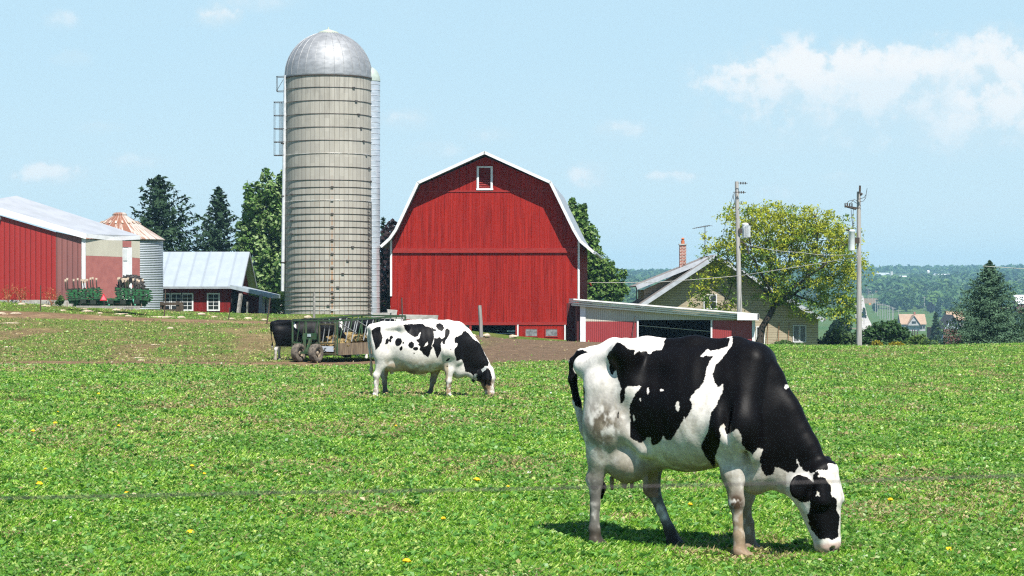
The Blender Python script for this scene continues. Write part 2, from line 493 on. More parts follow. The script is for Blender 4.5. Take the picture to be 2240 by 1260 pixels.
def build_ground():
    rows = np.concatenate([np.arange(-8, 125, .55), np.geomspace(125, 6500, 150)])
    cols = np.linspace(-1, 1, 301)
    Y, C = np.meshgrid(rows, cols, indexing='ij')
    W = np.where(Y < 200, 75 + np.clip(Y - 125, 0, 75) * 1.6, 195 + (Y - 200) * .75)
    X = C * W
    Z = height(X, Y)
    far_drop = sstep(5200, 6500, Y) * 60
    Z = Z - far_drop
    dm = dirt_mask(X, Y) * (Y < 150)
    dry = dry_mask(X, Y)
    soil = np.array([.20, .128, .075]); soil2 = np.array([.15, .105, .07]); tan = np.array([.30, .215, .115])
    gr = np.array([.075, .135, .020]); gr2 = np.array([.14, .15, .045])
    nz = fbm(X * .8, Y * .5, seed=41)[..., None]
    g = gr + (gr2 - gr) * dry[..., None]
    yard = sstep(-8, -3, X)[..., None] * (Y > 68)[..., None]
    s = soil * (1 - yard * .75) + soil2 * yard * .75
    s = s + (tan - s) * sstep(.5, .7, nz) * (1 - yard) * .8
    col = g * (1 - dm[..., None]) + s * dm[..., None]
    # valley fields
    fld = fbm(X / 160, Y / 160, seed=71)[..., None]
    vf = np.where(fld > .52, np.array([.05, .11, .022]), np.array([.07, .12, .028]))
    vf = np.where(fld > .60, np.array([.19, .14, .085]), vf)
    ft = sstep(150, 260, Y)[..., None]
    col = col * (1 - ft) + vf * ft
    nR, nC = Y.shape
    idx = np.arange(nR * nC).reshape(nR, nC)
    F = np.stack([idx[:-1, :-1], idx[:-1, 1:], idx[1:, 1:], idx[1:, :-1]], -1).reshape(-1, 4)
    V = np.stack([X, Y, Z], -1).reshape(-1, 3)
    m, nt, b = new_mat('pasture_ground')
    a_ = nt.n('ShaderNodeAttribute', {'attribute_name': 'Col'}).outputs['Color']
    v = nt.coords()
    f1 = nt.smooth(nt.noise(v, 3.0, 6, .65), .3, .7)
    f2 = nt.smooth(nt.noise(v, 16.0, 5, .7), .3, .7)
    c = nt.mix(f1, nt.mix(1.0, a_, (.72, .72, .7), 'MULTIPLY'), nt.mix(1.0, a_, (1.25, 1.22, 1.2), 'MULTIPLY'))
    c = nt.mix(f2, nt.mix(1.0, c, (.7, .7, .7), 'MULTIPLY'), nt.mix(1.0, c, (1.3, 1.3, 1.3), 'MULTIPLY'))
    nt.link(c, b.inputs['Base Color']); b.inputs['Roughness'].default_value = .95; b.inputs['Specular IOR Level'].default_value = .1
    bp = nt.n('ShaderNodeBump', None, Height=nt.noise(v, 5.0, 8, .7), Strength=1.0, Distance=.16)
    nt.link(bp.outputs[0], b.inputs['Normal'])
    o = np_mesh('ground', V, F, m, cols=col.reshape(-1, 3), smooth=True)
    tag(o, 'pasture ground sloping from the cows to the farm and on into the valley', None, None, 'structure')
    return o
build_ground()
# ------------------------------------------------------------------ materials of the farm
def boards_mat(name, c, c2, c3):
    """vertical painted boards: per-board tone, seams, weathering streaks"""
    m, nt, b = new_mat(name)
    v = nt.coords()
    sep = nt.n('ShaderNodeSeparateXYZ', None, Vector=v)
    bx = nt.math('DIVIDE', nt.math('ADD', sep.outputs[0], sep.outputs[1]), .19)
    idx = nt.math('FLOOR', bx); fr = nt.math('FRACT', bx)
    wn = nt.n('ShaderNodeTexWhiteNoise', {'noise_dimensions': '1D'}, W=idx).outputs['Value']
    wn2 = nt.n('ShaderNodeTexWhiteNoise', {'noise_dimensions': '2D'}, Vector=nt.n('ShaderNodeCombineXYZ', None, X=idx, Y=nt.math('FLOOR', nt.math('DIVIDE', nt.math('ADD', sep.outputs[2], nt.math('MULTIPLY', wn, 5.0)), 3.1)))).outputs['Value']
    st = nt.smooth(nt.noise(nt.coords((7, 7, .22)), 1.6, 6, .65), .42, .72)
    base = nt.mix(wn2, c, c2)
    base = nt.mix(nt.math('MULTIPLY', st, .75), base, c3)
    fine = nt.smooth(nt.noise(nt.coords((22, 22, 1.2)), 2.2, 5, .7), .56, .74)
    base = nt.mix(nt.math('MULTIPLY', fine, .5), base, c3)
    kn = nt.smooth(nt.noise(nt.coords((3, 3, 3)), 2.4, 3, .5), .70, .76)
    base = nt.mix(nt.math('MULTIPLY', kn, .6), base, c3)
    seam = nt.math('LESS_THAN', fr, .07)
    base = nt.mix(nt.math('MULTIPLY', seam, nt.math('ADD', .25, nt.math('MULTIPLY', wn, .55))), base, (c3[0] * .35, c3[1] * .35, c3[2] * .35))
    nt.link(base, b.inputs['Base Color']); b.inputs['Roughness'].default_value = .8; b.inputs['Specular IOR Level'].default_value = .08
    bp = nt.n('ShaderNodeBump', None, Height=nt.math('ADD', nt.math('MULTIPLY', wn, .5), nt.math('MULTIPLY', st, .4)), Strength=.5, Distance=.012)
    nt.link(bp.outputs[0], b.inputs['Normal'])
    return m

def ribbed_mat(name, c, c2, per, axis=0, rough=.5, metal=0.0, depth=.012, line=.55):
    """painted ribbed sheet metal: a dark line beside each rib"""
    m, nt, b = new_mat(name)
    sep = nt.n('ShaderNodeSeparateXYZ', None, Vector=nt.coords())
    co = nt.math('ADD', sep.outputs[0], sep.outputs[1]) if axis == 'xy' else sep.outputs[axis]
    fr = nt.math('FRACT', nt.math('DIVIDE', co, per))
    prof = nt.math('PINGPONG', fr, .5)
    st = nt.smooth(nt.noise(nt.coords((1.2, 1.2, .3)), 1.2, 5, .6), .3, .7)
    base = nt.mix(st, c, c2)
    g = nt.math('MULTIPLY', nt.math('LESS_THAN', fr, .16), line)
    base = nt.mix(g, base, (c[0] * .3, c[1] * .3, c[2] * .3))
    nt.link(base, b.inputs['Base Color']); b.inputs['Roughness'].default_value = rough; b.inputs['Metallic'].default_value = metal
    bp = nt.n('ShaderNodeBump', None, Height=nt.smooth(prof, .05, .3), Strength=.7, Distance=depth)
    nt.link(bp.outputs[0], b.inputs['Normal'])
    return m

M_RED = boards_mat('red_boards', (.325, .020, .0135), (.26, .014, .010), (.085, .007, .006))
M_REDTRIM = mat('red_trim', (.29, .018, .013), (.22, .014, .011), (1, 1, 6), 3, .7)
M_WHITE = mat('white_paint', (.66, .67, .68), (.52, .53, .53), (1, 1, 1), 3, .6, lo=.45, hi=.8)
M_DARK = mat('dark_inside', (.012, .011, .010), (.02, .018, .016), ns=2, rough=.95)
M_ROOFM = ribbed_mat('grey_roof_metal', (.40, .42, .44), (.33, .35, .37), .6, 1, .45, .35, .02)
M_CONC = mat('concrete', (.40, .385, .35), (.27, .26, .235), (1, 1, 1), 3, .9, bump=.01, bscale=14)
M_WOODG = mat('weathered_wood', (.33, .315, .29), (.19, .178, .16), (9, 9, .5), 2.5, .9, bump=.006, bscale=9)
M_WOODB = mat('brown_wood', (.085, .06, .042), (.05, .036, .026), (6, 6, 1), 3, .85)
M_GLASS = mat('window_glass', (.012, .014, .016), (.03, .035, .04), ns=3, rough=.08, spec=.6)
M_GLASSG = mat('dusty_glass', (.23, .24, .25), (.12, .12, .125), ns=6, rough=.3, spec=.5)
M_GALV = mat('galvanised', (.52, .54, .56), (.42, .44, .46), (1, 1, .4), 3, .42, metal=.55)
M_IRON = mat('dark_iron', (.045, .042, .04), (.075, .052, .038), ns=8, rough=.7, metal=.3)

# ------------------------------------------------------------------ the gambrel barn
def barn():
    Yb = 125.0; K = Yb / FPX
    cx = (1060 - 1120) * K; gz = -1.15
    root = empty('barn', (cx, Yb, gz), 'big red gambrel barn with white trimmed roof and a louvred loft window', 'barn', None, 0)
    Lb = 20.0
    def P(px, py, d=0.0): p = at(px, py, Yb); return Vector((p.x, Yb + d, p.z))
    # gable outline of the wall (inside the rake)
    out = [(853, 702), (853, 536), (868, 508), (919, 405), (1062, 343), (1203, 405), (1256, 513), (1266, 533), (1266, 708)]
    lou = (1046, 367, 1075, 412)
    w = MB()
    # front wall as strips round the loft opening
    def poly(pts, d=0.0, th=.16): w.prism([P(x, y, d) for x, y in pts], (0, th, 0))
    poly([(853, 702), (853, 549), (1266, 549), (1266, 708), (1200, 707), (960, 704)])
    up = [(853, 549), (853, 536), (868, 508), (919, 405), (1046, 350), (1046, 549)]
    poly(up)
    poly([(1075, 549), (1075, 348.6), (1203, 405), (1256, 513), (1266, 533), (1266, 549)])
    poly([(1046, 549), (1046, 412), (1075, 412), (1075, 549)])
    poly([(1046, 367), (1046, 350), (1062, 343), (1075, 348.6), (1075, 367)])
    w.build('front_wall', M_RED, root)
    # side and back walls
    s = MB()
    for px in (853, 1266):
        a = P(px, 534); zb = P(px, 705).z
        x = a.x + (.16 if px == 853 else -.16)
        s.span((min(a.x, x), Yb + .16, zb), (max(a.x, x), Yb + Lb, a.z))
    s.prism([P(x, y, Lb) for x, y in out], (0, .16, 0))
    s.build('side_wall', M_RED, root)
    # drip boards
    t = MB()
    for a, b in ((P(858, 553, -.10), P(1262, 543, -.002)), (P(915, 420, -.035), P(1212, 416.5, -.002)), (P(962, 711, -.07), P(1241, 704, -.002))):
        t = MB(); t.span(a, b); t.build('drip_board', M_REDTRIM, root)
    # roof
    ro = [(834, 538), (853, 521), (866, 502), (915, 399), (1062, 333), (1207, 399), (1258, 503), (1272, 527), (1302, 552)]
    f = MB(); oh = -.85
    top = [P(x, y, oh + .06) for x, y in ro]
    th = .12
    for i in range(len(top) - 1):
        a, b = top[i], top[i + 1]
        n_ = Vector((-(b.z - a.z), 0, b.x - a.x)).normalized() * th
        L = Vector((0, Lb + 1.4, 0))
        f.hexa([a - n_, b - n_, b - n_ + L, a - n_ + L, a, b, b + L, a + L])
    f.build('roof', M_ROOFM, root)
    tr = MB()
    for i in range(len(ro) - 1):
        a, b = P(*ro[i], oh), P(*ro[i + 1], oh)
        n_ = Vector((-(b.z - a.z), 0, b.x - a.x)).normalized()
        wd = .15
        e = (b - a).normalized() * .012
        tr.hexa([a - n_ * wd - e, b - n_ * wd + e, b - n_ * wd + e + Vector((0, .057, 0)), a - n_ * wd - e + Vector((0, .057, 0)), a + n_ * .02 - e, b + n_ * .02 + e, b + n_ * .02 + e + Vector((0, .057, 0)), a + n_ * .02 - e + Vector((0, .057, 0))])
    tr.build('rake_trim', M_WHITE, root)
    # the eave gutter at the right
    g = MB(); a = P(1302, 554, oh); g.tube([a, a + Vector((0, Lb + 1.2, 0))], .10, 8); g.build('gutter', M_GALV, root, True)
    for px, y0, y1 in ((854.5, 525, 648), (1266, 527, 655)):
        c = MB(); c.span(P(px - 2.2, y1, -.06), P(px + 2.2, y0, -.003)); c.build('corner_board', M_WHITE, root)
    # loft window: frame + louvred panel set back
    fr = MB()
    x0, y0, x1, y1 = lou
    for a, b in (((x0 - 3, y0), (x0 + 1.6, y1)), ((x1 - 1.6, y0), (x1 + 3, y1)), ((x0 - 3, y0 - 3.2), (x1 + 3, y0)), ((x0 - 4, y1), (x1 + 4, y1 + 4))):
        fr.span(P(a[0], b[1], -.07), P(b[0], a[1], .03))
    lw = fr.build('loft_window', M_WHITE, root)
    lv = MB()
    for k in range(11):
        ya = y0 + (y1 - y0) * k / 11; yb = y0 + (y1 - y0) * (k + 1) / 11
        a, b = P(x0, yb, .07), P(x1, ya, .16)
        lv.hexa([Vector((a.x, a.y - .02, a.z)), Vector((b.x, a.y - .02, a.z)), Vector((b.x, a.y, a.z)), Vector((a.x, a.y, a.z)), Vector((a.x, b.y - .02, b.z)), Vector((b.x, b.y - .02, b.z)), Vector((b.x, b.y, b.z)), Vector((a.x, b.y, b.z))])
    lv.build('louvre', M_REDTRIM, lw)
    # undercroft: stone base, posts, open bay, red door with two panes
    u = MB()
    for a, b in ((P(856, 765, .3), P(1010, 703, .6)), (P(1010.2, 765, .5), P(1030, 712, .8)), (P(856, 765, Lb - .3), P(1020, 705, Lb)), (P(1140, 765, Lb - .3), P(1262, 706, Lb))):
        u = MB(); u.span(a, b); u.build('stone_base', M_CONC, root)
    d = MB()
    d.span(P(1234, 765, .2), P(1266, 708, Lb - .4)); d.span(P(1030, 709.5, .2), P(1134, 704, Lb - .2))  # near-black block right of the door holds the shadow in its colour
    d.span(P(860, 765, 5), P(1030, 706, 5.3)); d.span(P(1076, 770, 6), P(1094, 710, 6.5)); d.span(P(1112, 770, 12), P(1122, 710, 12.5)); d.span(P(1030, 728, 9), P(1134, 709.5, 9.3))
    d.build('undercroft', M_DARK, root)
    sk = MB(); sk.span(P(1002, 738, .05), P(1027, 707, .12)); sk.build('base_panel', M_GLASSG, root)
    j = MB(); j.span(P(1027, 748, -.05), P(1031.5, 709, .15)); j.build('bay_post', M_REDTRIM, root); j = MB(); j.span(P(1128, 748, -.05), P(1134, 709, .15)); j.build('bay_post', M_REDTRIM, root)
    dr = MB(); dr.span(P(1135, 752, -.03), P(1237, 709.5, .1)); door = dr.build('door', M_RED, root)
    for xa, xb in ((1150, 1175), (1194, 1219)):
        pm = MB(); pm.span(P(xa, 735, -.05), P(xb, 720, -.034)); pn = pm.build('window_pane', M_GLASSG, door)
        pf = MB()
        for q0, q1 in (((xa - 2, 737), (xb + 2, 735)), ((xa - 2, 720), (xb + 2, 718)), ((xa - 2, 735), (xa, 720)), ((xb, 735), (xb + 2, 720))):
            pf.span(P(q0[0], q0[1], -.06), P(q1[0], q1[1], -.034))
        pf.build('window_frame', M_REDTRIM, door)
    wp = MB()
    for px in (1133, 1236):
        wp = MB(); wp.span(P(px - 1.5, 750, -.07), P(px + 1.5, 709, -.035)); wp.build('door_trim', M_WHITE, root)
    rl = MB(); rl.tube([P(1031, 738, -.3), P(1133, 741, -.3)], .05, 6); rl.tube([P(1031, 730, .4), P(1133, 730, .4)], .03, 6); rl.build('bay_rail', M_GALV, root, True)
    lt = MB(); q = P(1281, 621, 1.6); lt.tube([q, q + Vector((.22, 0, .05)), q + Vector((.3, 0, -.1))], .035, 6); lt.build('yard_lamp', M_REDTRIM, root, True)
    root.rotation_euler = (0, 0, R(-3.6))
    return root
barn()

# ------------------------------------------------------------------ the stave silo
def silo():
    Yc = 124.65; K = Yc / FPX
    cx = (718.5 - 1120) * K; Rr = 95 * K
    Ys = Yc - Rr; Yp = Yc - .9
    z0 = at(718, 692, Ys).z - .4; zt = at(718, 160, Ys).z
    cy = Yc
    root = empty('silo', (cx, cy, z0), 'tall concrete stave silo with a silver dome and steel hoops', 'silo', None)
    H = zt - z0
    m, nt, b = new_mat('concrete_staves')
    v = nt.coords(); sep = nt.n('ShaderNodeSeparateXYZ', None, Vector=v)
    ang = nt.math('ARCTAN2', sep.outputs[1], sep.outputs[0])
    un = nt.math('MULTIPLY', ang, 56 / (2 * PI)); idx = nt.math('FLOOR', un); fr = nt.math('FRACT', un)
    row = nt.math('FLOOR', nt.math('DIVIDE', nt.math('ADD', sep.outputs[2], nt.math('MULTIPLY', nt.math('MODULO', idx, 2.0), .38)), .76))
    wn = nt.n('ShaderNodeTexWhiteNoise', {'noise_dimensions': '2D'}, Vector=nt.n('ShaderNodeCombineXYZ', None, X=idx, Y=row)).outputs['Value']
    wn1 = nt.n('ShaderNodeTexWhiteNoise', {'noise_dimensions': '1D'}, W=idx).outputs['Value']
    base = nt.mix(wn, (.385, .365, .318), (.32, .303, .265))
    ns = nt.smooth(nt.noise(nt.coords((3, 3, .35)), 1.4, 6, .65), .42, .72)
    base = nt.mix(nt.math('MULTIPLY', ns, .4), base, (.30, .275, .22))
    topd = nt.math('MULTIPLY', nt.smooth(sep.outputs[2], H * .55, H), nt.smooth(nt.noise(nt.coords((2.2, 2.2, .5)), 1.7, 4), .45, .6))
    base = nt.mix(nt.math('MULTIPLY', topd, .35), base, (.19, .18, .16))
    lower = nt.smooth(sep.outputs[2], H * .75, H * .1)
    seam = nt.math('LESS_THAN', nt.math('PINGPONG', fr, .5), .055)
    base = nt.mix(nt.math('MULTIPLY', seam, nt.math('ADD', .4, nt.math('MULTIPLY', lower, .35))), base, (.115, .09, .065))
    rust = nt.math('MULTIPLY', nt.math('LESS_THAN', nt.math('PINGPONG', fr, .5), .11), nt.smooth(nt.noise(nt.coords((1.5, 1.5, 1.9)), 2.2, 4), .48, .66))
    rust = nt.math('MULTIPLY', rust, lower)
    base = nt.mix(nt.math('MULTIPLY', rust, .5), base, (.25, .13, .055))
    # rust runs under the hoop lugs
    dlug = nt.math('ABSOLUTE', nt.math('SUBTRACT', ang, -1.40))
    rl = nt.math('MULTIPLY', nt.smooth(dlug, .035, .008), nt.math('MULTIPLY', lower, nt.smooth(nt.noise(nt.coords((.6, .6, 2.4)), 2.0, 3), .36, .55)))
    base = nt.mix(nt.math('MULTIPLY', rl, .8), base, (.33, .15, .045))
    nt.link(base, b.inputs['Base Color']); b.inputs['Roughness'].default_value = .9; b.inputs['Specular IOR Level'].default_value = .15
    bp = nt.n('ShaderNodeBump', None, Height=nt.math('ADD', nt.smooth(nt.math('PINGPONG', fr, .5), .0, .10), nt.math('MULTIPLY', nt.noise(v, 9.0, 4), .25)), Strength=.6, Distance=.015)
    nt.link(bp.outputs[0], b.inputs['Normal'])
    s = MB(); s.lathe([(Rr, z0), (Rr, zt)], (cx, cy, 0), 112); s.build('stave_wall', m, root, True)
    # dome
    dm = MB(); zr = at(718, 161, Ys).z; Rd = Rr * 1.005; Hd = at(0, 73, Ys + Rr).z - zr
    prof = [(Rd * 1.012, zr - .03), (Rd * 1.015, zr + .05)] + [(Rd * math.cos(t), zr + .06 + Hd * math.sin(t)) for t in np.linspace(0, R(82), 16)]
    dm.lathe(prof, (cx, cy, 0), 60)
    for k in range(28):
        a = 2 * PI * k / 28
        dm.tube([(cx + (Rd + .012) * math.cos(t) * math.cos(a), cy + (Rd + .012) * math.cos(t) * math.sin(a), zr + .06 + (Hd + .006) * math.sin(t)) for t in np.linspace(0, R(81), 14)], .016, 5)
    M_DOME = mat('dome_aluminium', (.33, .34, .35), (.25, .26, .27), (1, 1, 2), 2.2, .62, metal=.5)
    do = dm.build('dome', M_DOME, root, True)
    cp = MB(); zc = zr + .06 + Hd * math.sin(R(82)); cp.lathe([(.62, zc - .05), (.6, zc + .03), (.05, zc + .22), (.03, zc + .34), (.001, zc + .35)], (cx, cy, 0), 24)
    cp.build('cap', mat('weathered_cap', (.42, .45, .34), (.36, .40, .33), ns=4, rough=.7), do, True)
    rim = MB(); rim.lathe([(Rr + .002, zr - .10), (Rr + .05, zr - .10), (Rr + .05, zr - .035), (Rr + .002, zr - .035)], (cx, cy, 0), 64); rim.build('eave_ring', M_IRON, root, True)
    # hoops
    ys = list(range(190, 396, 29)) + [409, 424, 438, 453, 467.5, 482, 496.5, 511, 525.5, 540, 555, 570, 585, 599, 614, 628.5, 639, 649, 658.5, 668.5, 678.5, 688]
    rd = random.Random(5)
    M_HOOP = mat('hoop_steel', (.07, .06, .055), (.14, .12, .11), (1, 1, 4), 2, .55, metal=.5)
    M_HOOPL = mat('hoop_zinc', (.55, .55, .54), (.32, .29, .26), (1, 1, 4), 2, .5, metal=.4)
    for i, y in enumerate(ys):
        z = at(718, y, Ys).z
        hb = MB(); tilt = rd.uniform(-.02, .02)
        ring = [(cx + (Rr + .022) * math.cos(a), cy + (Rr + .022) * math.sin(a), z + tilt * math.cos(a)) for a in np.linspace(0, 2 * PI, 73)]
        hb.tube(ring, .017, 5, cap=False)
        if y < 400: la = -1.57 + math.asin(min(.98, (60 + 5 * i) / 95))
        elif i % 2 == 0: la = -1.40
        else: la = -1.57 + math.asin(max(-.95, min(.95, (98 - 5.0 * (i - 9)) / 95))) if i > 16 else -2.45
        hb.box((cx + (Rr + .04) * math.cos(la), cy + (Rr + .04) * math.sin(la), z + .01), (.17, .07, .09), la + PI / 2)
        hb.build('hoop', M_HOOPL if i in (2 + 3, 10, 28) else M_HOOP, root, True)
    # fill pipe on the left
    x = at(621, 400, Yp).x - .03; yb = cy - .9
    fp = MB(); fp.tube([(at(624.5, 250, Yp).x, yb, at(0, 165, Yp).z), (at(622, 330, Yp).x, yb, at(0, 330, Yp).z), (at(618, 637, Yp).x, yb, at(0, 637, Yp).z)], .105, 12)
    pipe = fp.build('fill_pipe', mat('pipe_zinc', (.68, .69, .70), (.55, .56, .57), ns=4, rough=.45, metal=.2), root, True)
    for y in (314, 429, 574): bd = MB(); p = at(620, y, Yp); bd.tube([(p.x - .02 - (y - 314) * .00, yb, p.z - .03), (p.x - .02, yb, p.z + .03)], .13, 12); bd.bar((p.x, yb, p.z), (cx - Rr * .97, cy - .3, p.z), .05); bd.build('pipe_bracket', M_IRON, root, True)
    cg = MB()
    def cage(px0, px1, ya, yb_, rows, verts):
        for y in rows:
            p = at(px0, y, Yp); q = at(px1, y, Yp)
            for dy in (-.35, .35): cg.tube([(p.x, yb + dy * .8, p.z), (q.x, yb + dy, q.z)], .02, 5)
            cg.tube([(p.x, yb - .28, p.z), (p.x, yb + .28, p.z)], .02, 5)
        for px in verts:
            p, q = at(px, ya, Yp), at(px, yb_, Yp)
            for dy in (-.28, .28): cg.tube([(p.x, yb + dy, p.z), (q.x, yb + dy, q.z)], .013, 5)
    cage(606, 623, 168, 200, (168, 200), (606,))
    a, b_ = at(606, 200, Yp), at(621, 175, Yp); cg.tube([(a.x, yb - .28, a.z), (b_.x, yb - .28, b_.z)], .015, 5)
    cage(600, 623, 224, 341, (224, 253, 282, 311, 340), (600.5, 612, 617))
    cg.build('ladder_cage', M_IRON, root, True)
    ld = MB()
    def onw(px, y, off=.12):
        a = math.asin(max(-1, min(1, (px - 718.5) / 95))); p = at(px, y, Ys)
        return Vector((cx + (Rr + off) * math.sin(a), cy - (Rr + off) * math.cos(a), p.z))
    ld.tube([onw(805, 440), onw(806, 684)], .018, 5); ld.tube([onw(810, 440), onw(811, 684)], .018, 5)
    for k in range(36): y = 446 + k * 6.6; ld.tube([onw(805, y), onw(810.5, y)], .014, 5)
    ld.build('ladder', M_IRON, root, True)
    # half-round chute down the right side with its own little dome
    ch = MB(); hx, hy = cx + Rr * .93, cy + .3; rc = .66
    zc0, zc1 = z0 + .2, at(0, 168, Ys).z
    ch.lathe([(rc, zc0), (rc, zc1)], (hx, hy, 0), 24)
    k = zc0
    while k < zc1: ch.lathe([(rc, k), (rc + .02, k + .02), (rc, k + .04)], (hx, hy, 0), 24); k += .33
    co = ch.build('unloading_chute', mat('chute_steel', (.62, .64, .67), (.50, .52, .55), (1, 1, 3), 2, .35, metal=.55), root, True)
    hd_ = MB(); hd_.lathe([(rc * 1.03 * math.cos(t), zc1 + .02 + .9 * math.sin(t)) for t in np.linspace(0, PI / 2, 9)], (hx, hy, 0), 24)
    hd_.build('chute_hood', mat('hood_fibre', (.34, .40, .35), (.30, .35, .32), ns=3, rough=.5), co, True)
    return root
silo()

# ------------------------------------------------------------------ machine shed on the left
def machine_shed():
    Y0, Y1 = 110.0, 113.6
    root = empty('machine_shed', at(100, 660, Y0), 'long red metal machine shed with grey roof and cream upper side wall', 'shed')
    A = lambda px, py: at(px, py, Y0)
    def S(px, py, q=0.0):          # on the right-hand side wall, px 187..305
        t = (px - 187) / (305 - 187); Y = Y0 + (Y1 - Y0) * t
        return at(px, py, Y)
    M_R1 = ribbed_mat('red_sheet', (.30, .017, .014), (.27, .014, .012), .28, 0, .5, 0, .02, .6)
    M_R2 = ribbed_mat('faded_red_sheet', (.23, .085, .075), (.19, .075, .07), .28, 0, .6, 0, .03, .45)
    M_C = ribbed_mat('cream_sheet', (.56, .53, .43), (.50, .47, .38), .09, 'xy', .6, 0, .02, .25)
    M_F = mat('faded_side', (.36, .13, .115), (.31, .11, .10), ns=3, rough=.7)
    ext = -280
    def rake(px): return 462 + (px) * (517 - 462) / 187
    w = MB(); w.prism([A(ext, 656), A(122, 656), A(122, rake(122) + 10), A(-46, 458), A(ext, 528)], (0, .15, 0))
    w.build('front_wall', M_R1, root)
    w = MB(); w.prism([A(122.2, 657), A(180, 657), A(180, rake(180) + 5), A(122.2, rake(122) + 9)], (0, .15, 0)); w.build('faded_wall_panel', M_R2, root)
    c = MB(); c.prism([A(179, 658), A(187.5, 658), A(187.5, 522), A(179, 521)], (0, -.06, 0)); c.build('corner_board', M_WHITE, root)
    nrm = (S(305, 600) - S(187, 600)); nrm = Vector((nrm.y, -nrm.x, 0)).normalized()
    s = MB()
    def pan(mb, pts, off=0.0, th=.08): mb.prism([Vector(p) + nrm * off for p in pts], nrm * -th)
    pan(s, [S(188, 524), S(268, 526), S(268, 562), S(188, 559)]); pan(s, [S(288, 527), S(306, 528), S(306, 565), S(288, 563)])
    s.build('cream_wall_panel', M_C, root)
    s = MB(); pan(s, [S(188, 559.2), S(268, 562.2), S(268, 668), S(188, 664)]); pan(s, [S(288, 563.2), S(306, 565.2), S(306, 672), S(288, 670)]); pan(s, [S(268.3, 527), S(287.7, 527.4), S(287.7, 541), S(268.3, 540.6)], -.01)
    s.build('side_wall', M_F, root)
    d = MB(); pan(d, [S(268.3, 541), S(281, 541.2), S(281, 668), S(268.3, 667)], -.03); dr = d.build('sliding_door', M_WHITE, root)
    p_ = MB(); pan(p_, [S(270, 545), S(279, 545), S(279, 570), S(270, 570)], .0, .02); p_.build('door_panel', mat('pale_panel', (.58, .60, .60), (.5, .52, .52), ns=3), dr)
    d = MB(); pan(d, [S(281, 541.2), S(287.7, 541.4), S(287.7, 668), S(281, 668)], .04); d.build('door_frame', M_WHITE, root)
    # roof from the front rake to the back rake
    r = MB()
    fr0, fr1 = at(ext, 320, Y0 - .15), at(187.8, 517.5, Y0 - .15)
    bk1, bk0 = at(306.2, 521, Y1 + .6), at(36, 433.5, Y1 + .6)
    rf = at(-46, 447.5, Y0 - .15)
    up = Vector((0, 0, .14))
    r.hexa([rf, fr1, bk1, bk0, rf + up, fr1 + up, bk1 + up, bk0 + up])
    l0, l1 = at(-284, 519, Y0 - .15), at(-232, 521, Y1 + .6)
    r.hexa([l0, rf, bk0, l1, l0 + up, rf + up, bk0 + up, l1 + up])
    r.build('roof', mat('pale_roof', (.40, .42, .45), (.35, .37, .39), (1, 1, 1), 1, .5, metal=.2), root)
    t = MB(); dn = Vector((0, -.03, -.36))
    a, b = rf + Vector((0, -.02, .16)), fr1 + Vector((0, -.02, .16))
    t.hexa([a + dn, b + dn * .8, b + dn * .8 + Vector((0, .05, 0)), a + dn + Vector((0, .05, 0)), a, b, b + Vector((0, .05, 0)), a + Vector((0, .05, 0))])
    a, b = fr1 + Vector((.005, 0, .16)), bk1 + Vector((.005, 0, .15)); n2 = Vector((.02, 0, 0)); mid = (a + b) / 2 + Vector((0, 0, -.12))
    for u, v in ((a, mid), (mid, b)):
        t.hexa([u + Vector((0, 0, -.22)), v + Vector((0, 0, -.22)), v + Vector((0, 0, -.22)) + n2, u + Vector((0, 0, -.22)) + n2, u, v, v + n2, u + n2])
    t.build('fascia', M_WHITE, root)
    k = MB(); k.prism([A(ext, 700), A(180, 700), A(180, 656), A(ext, 656)], (0, .3, 0)); k.prism([S(187, 700), S(306, 700), S(306, 668), S(187, 660)], nrm * -.3); k.build('foundation', M_CONC, root)
    v = MB(); v.span(at(-3, 480, Y0 - .4), at(3, 474, Y0 - .05)); v.build('wall_vent', M_GALV, root)
machine_shed()

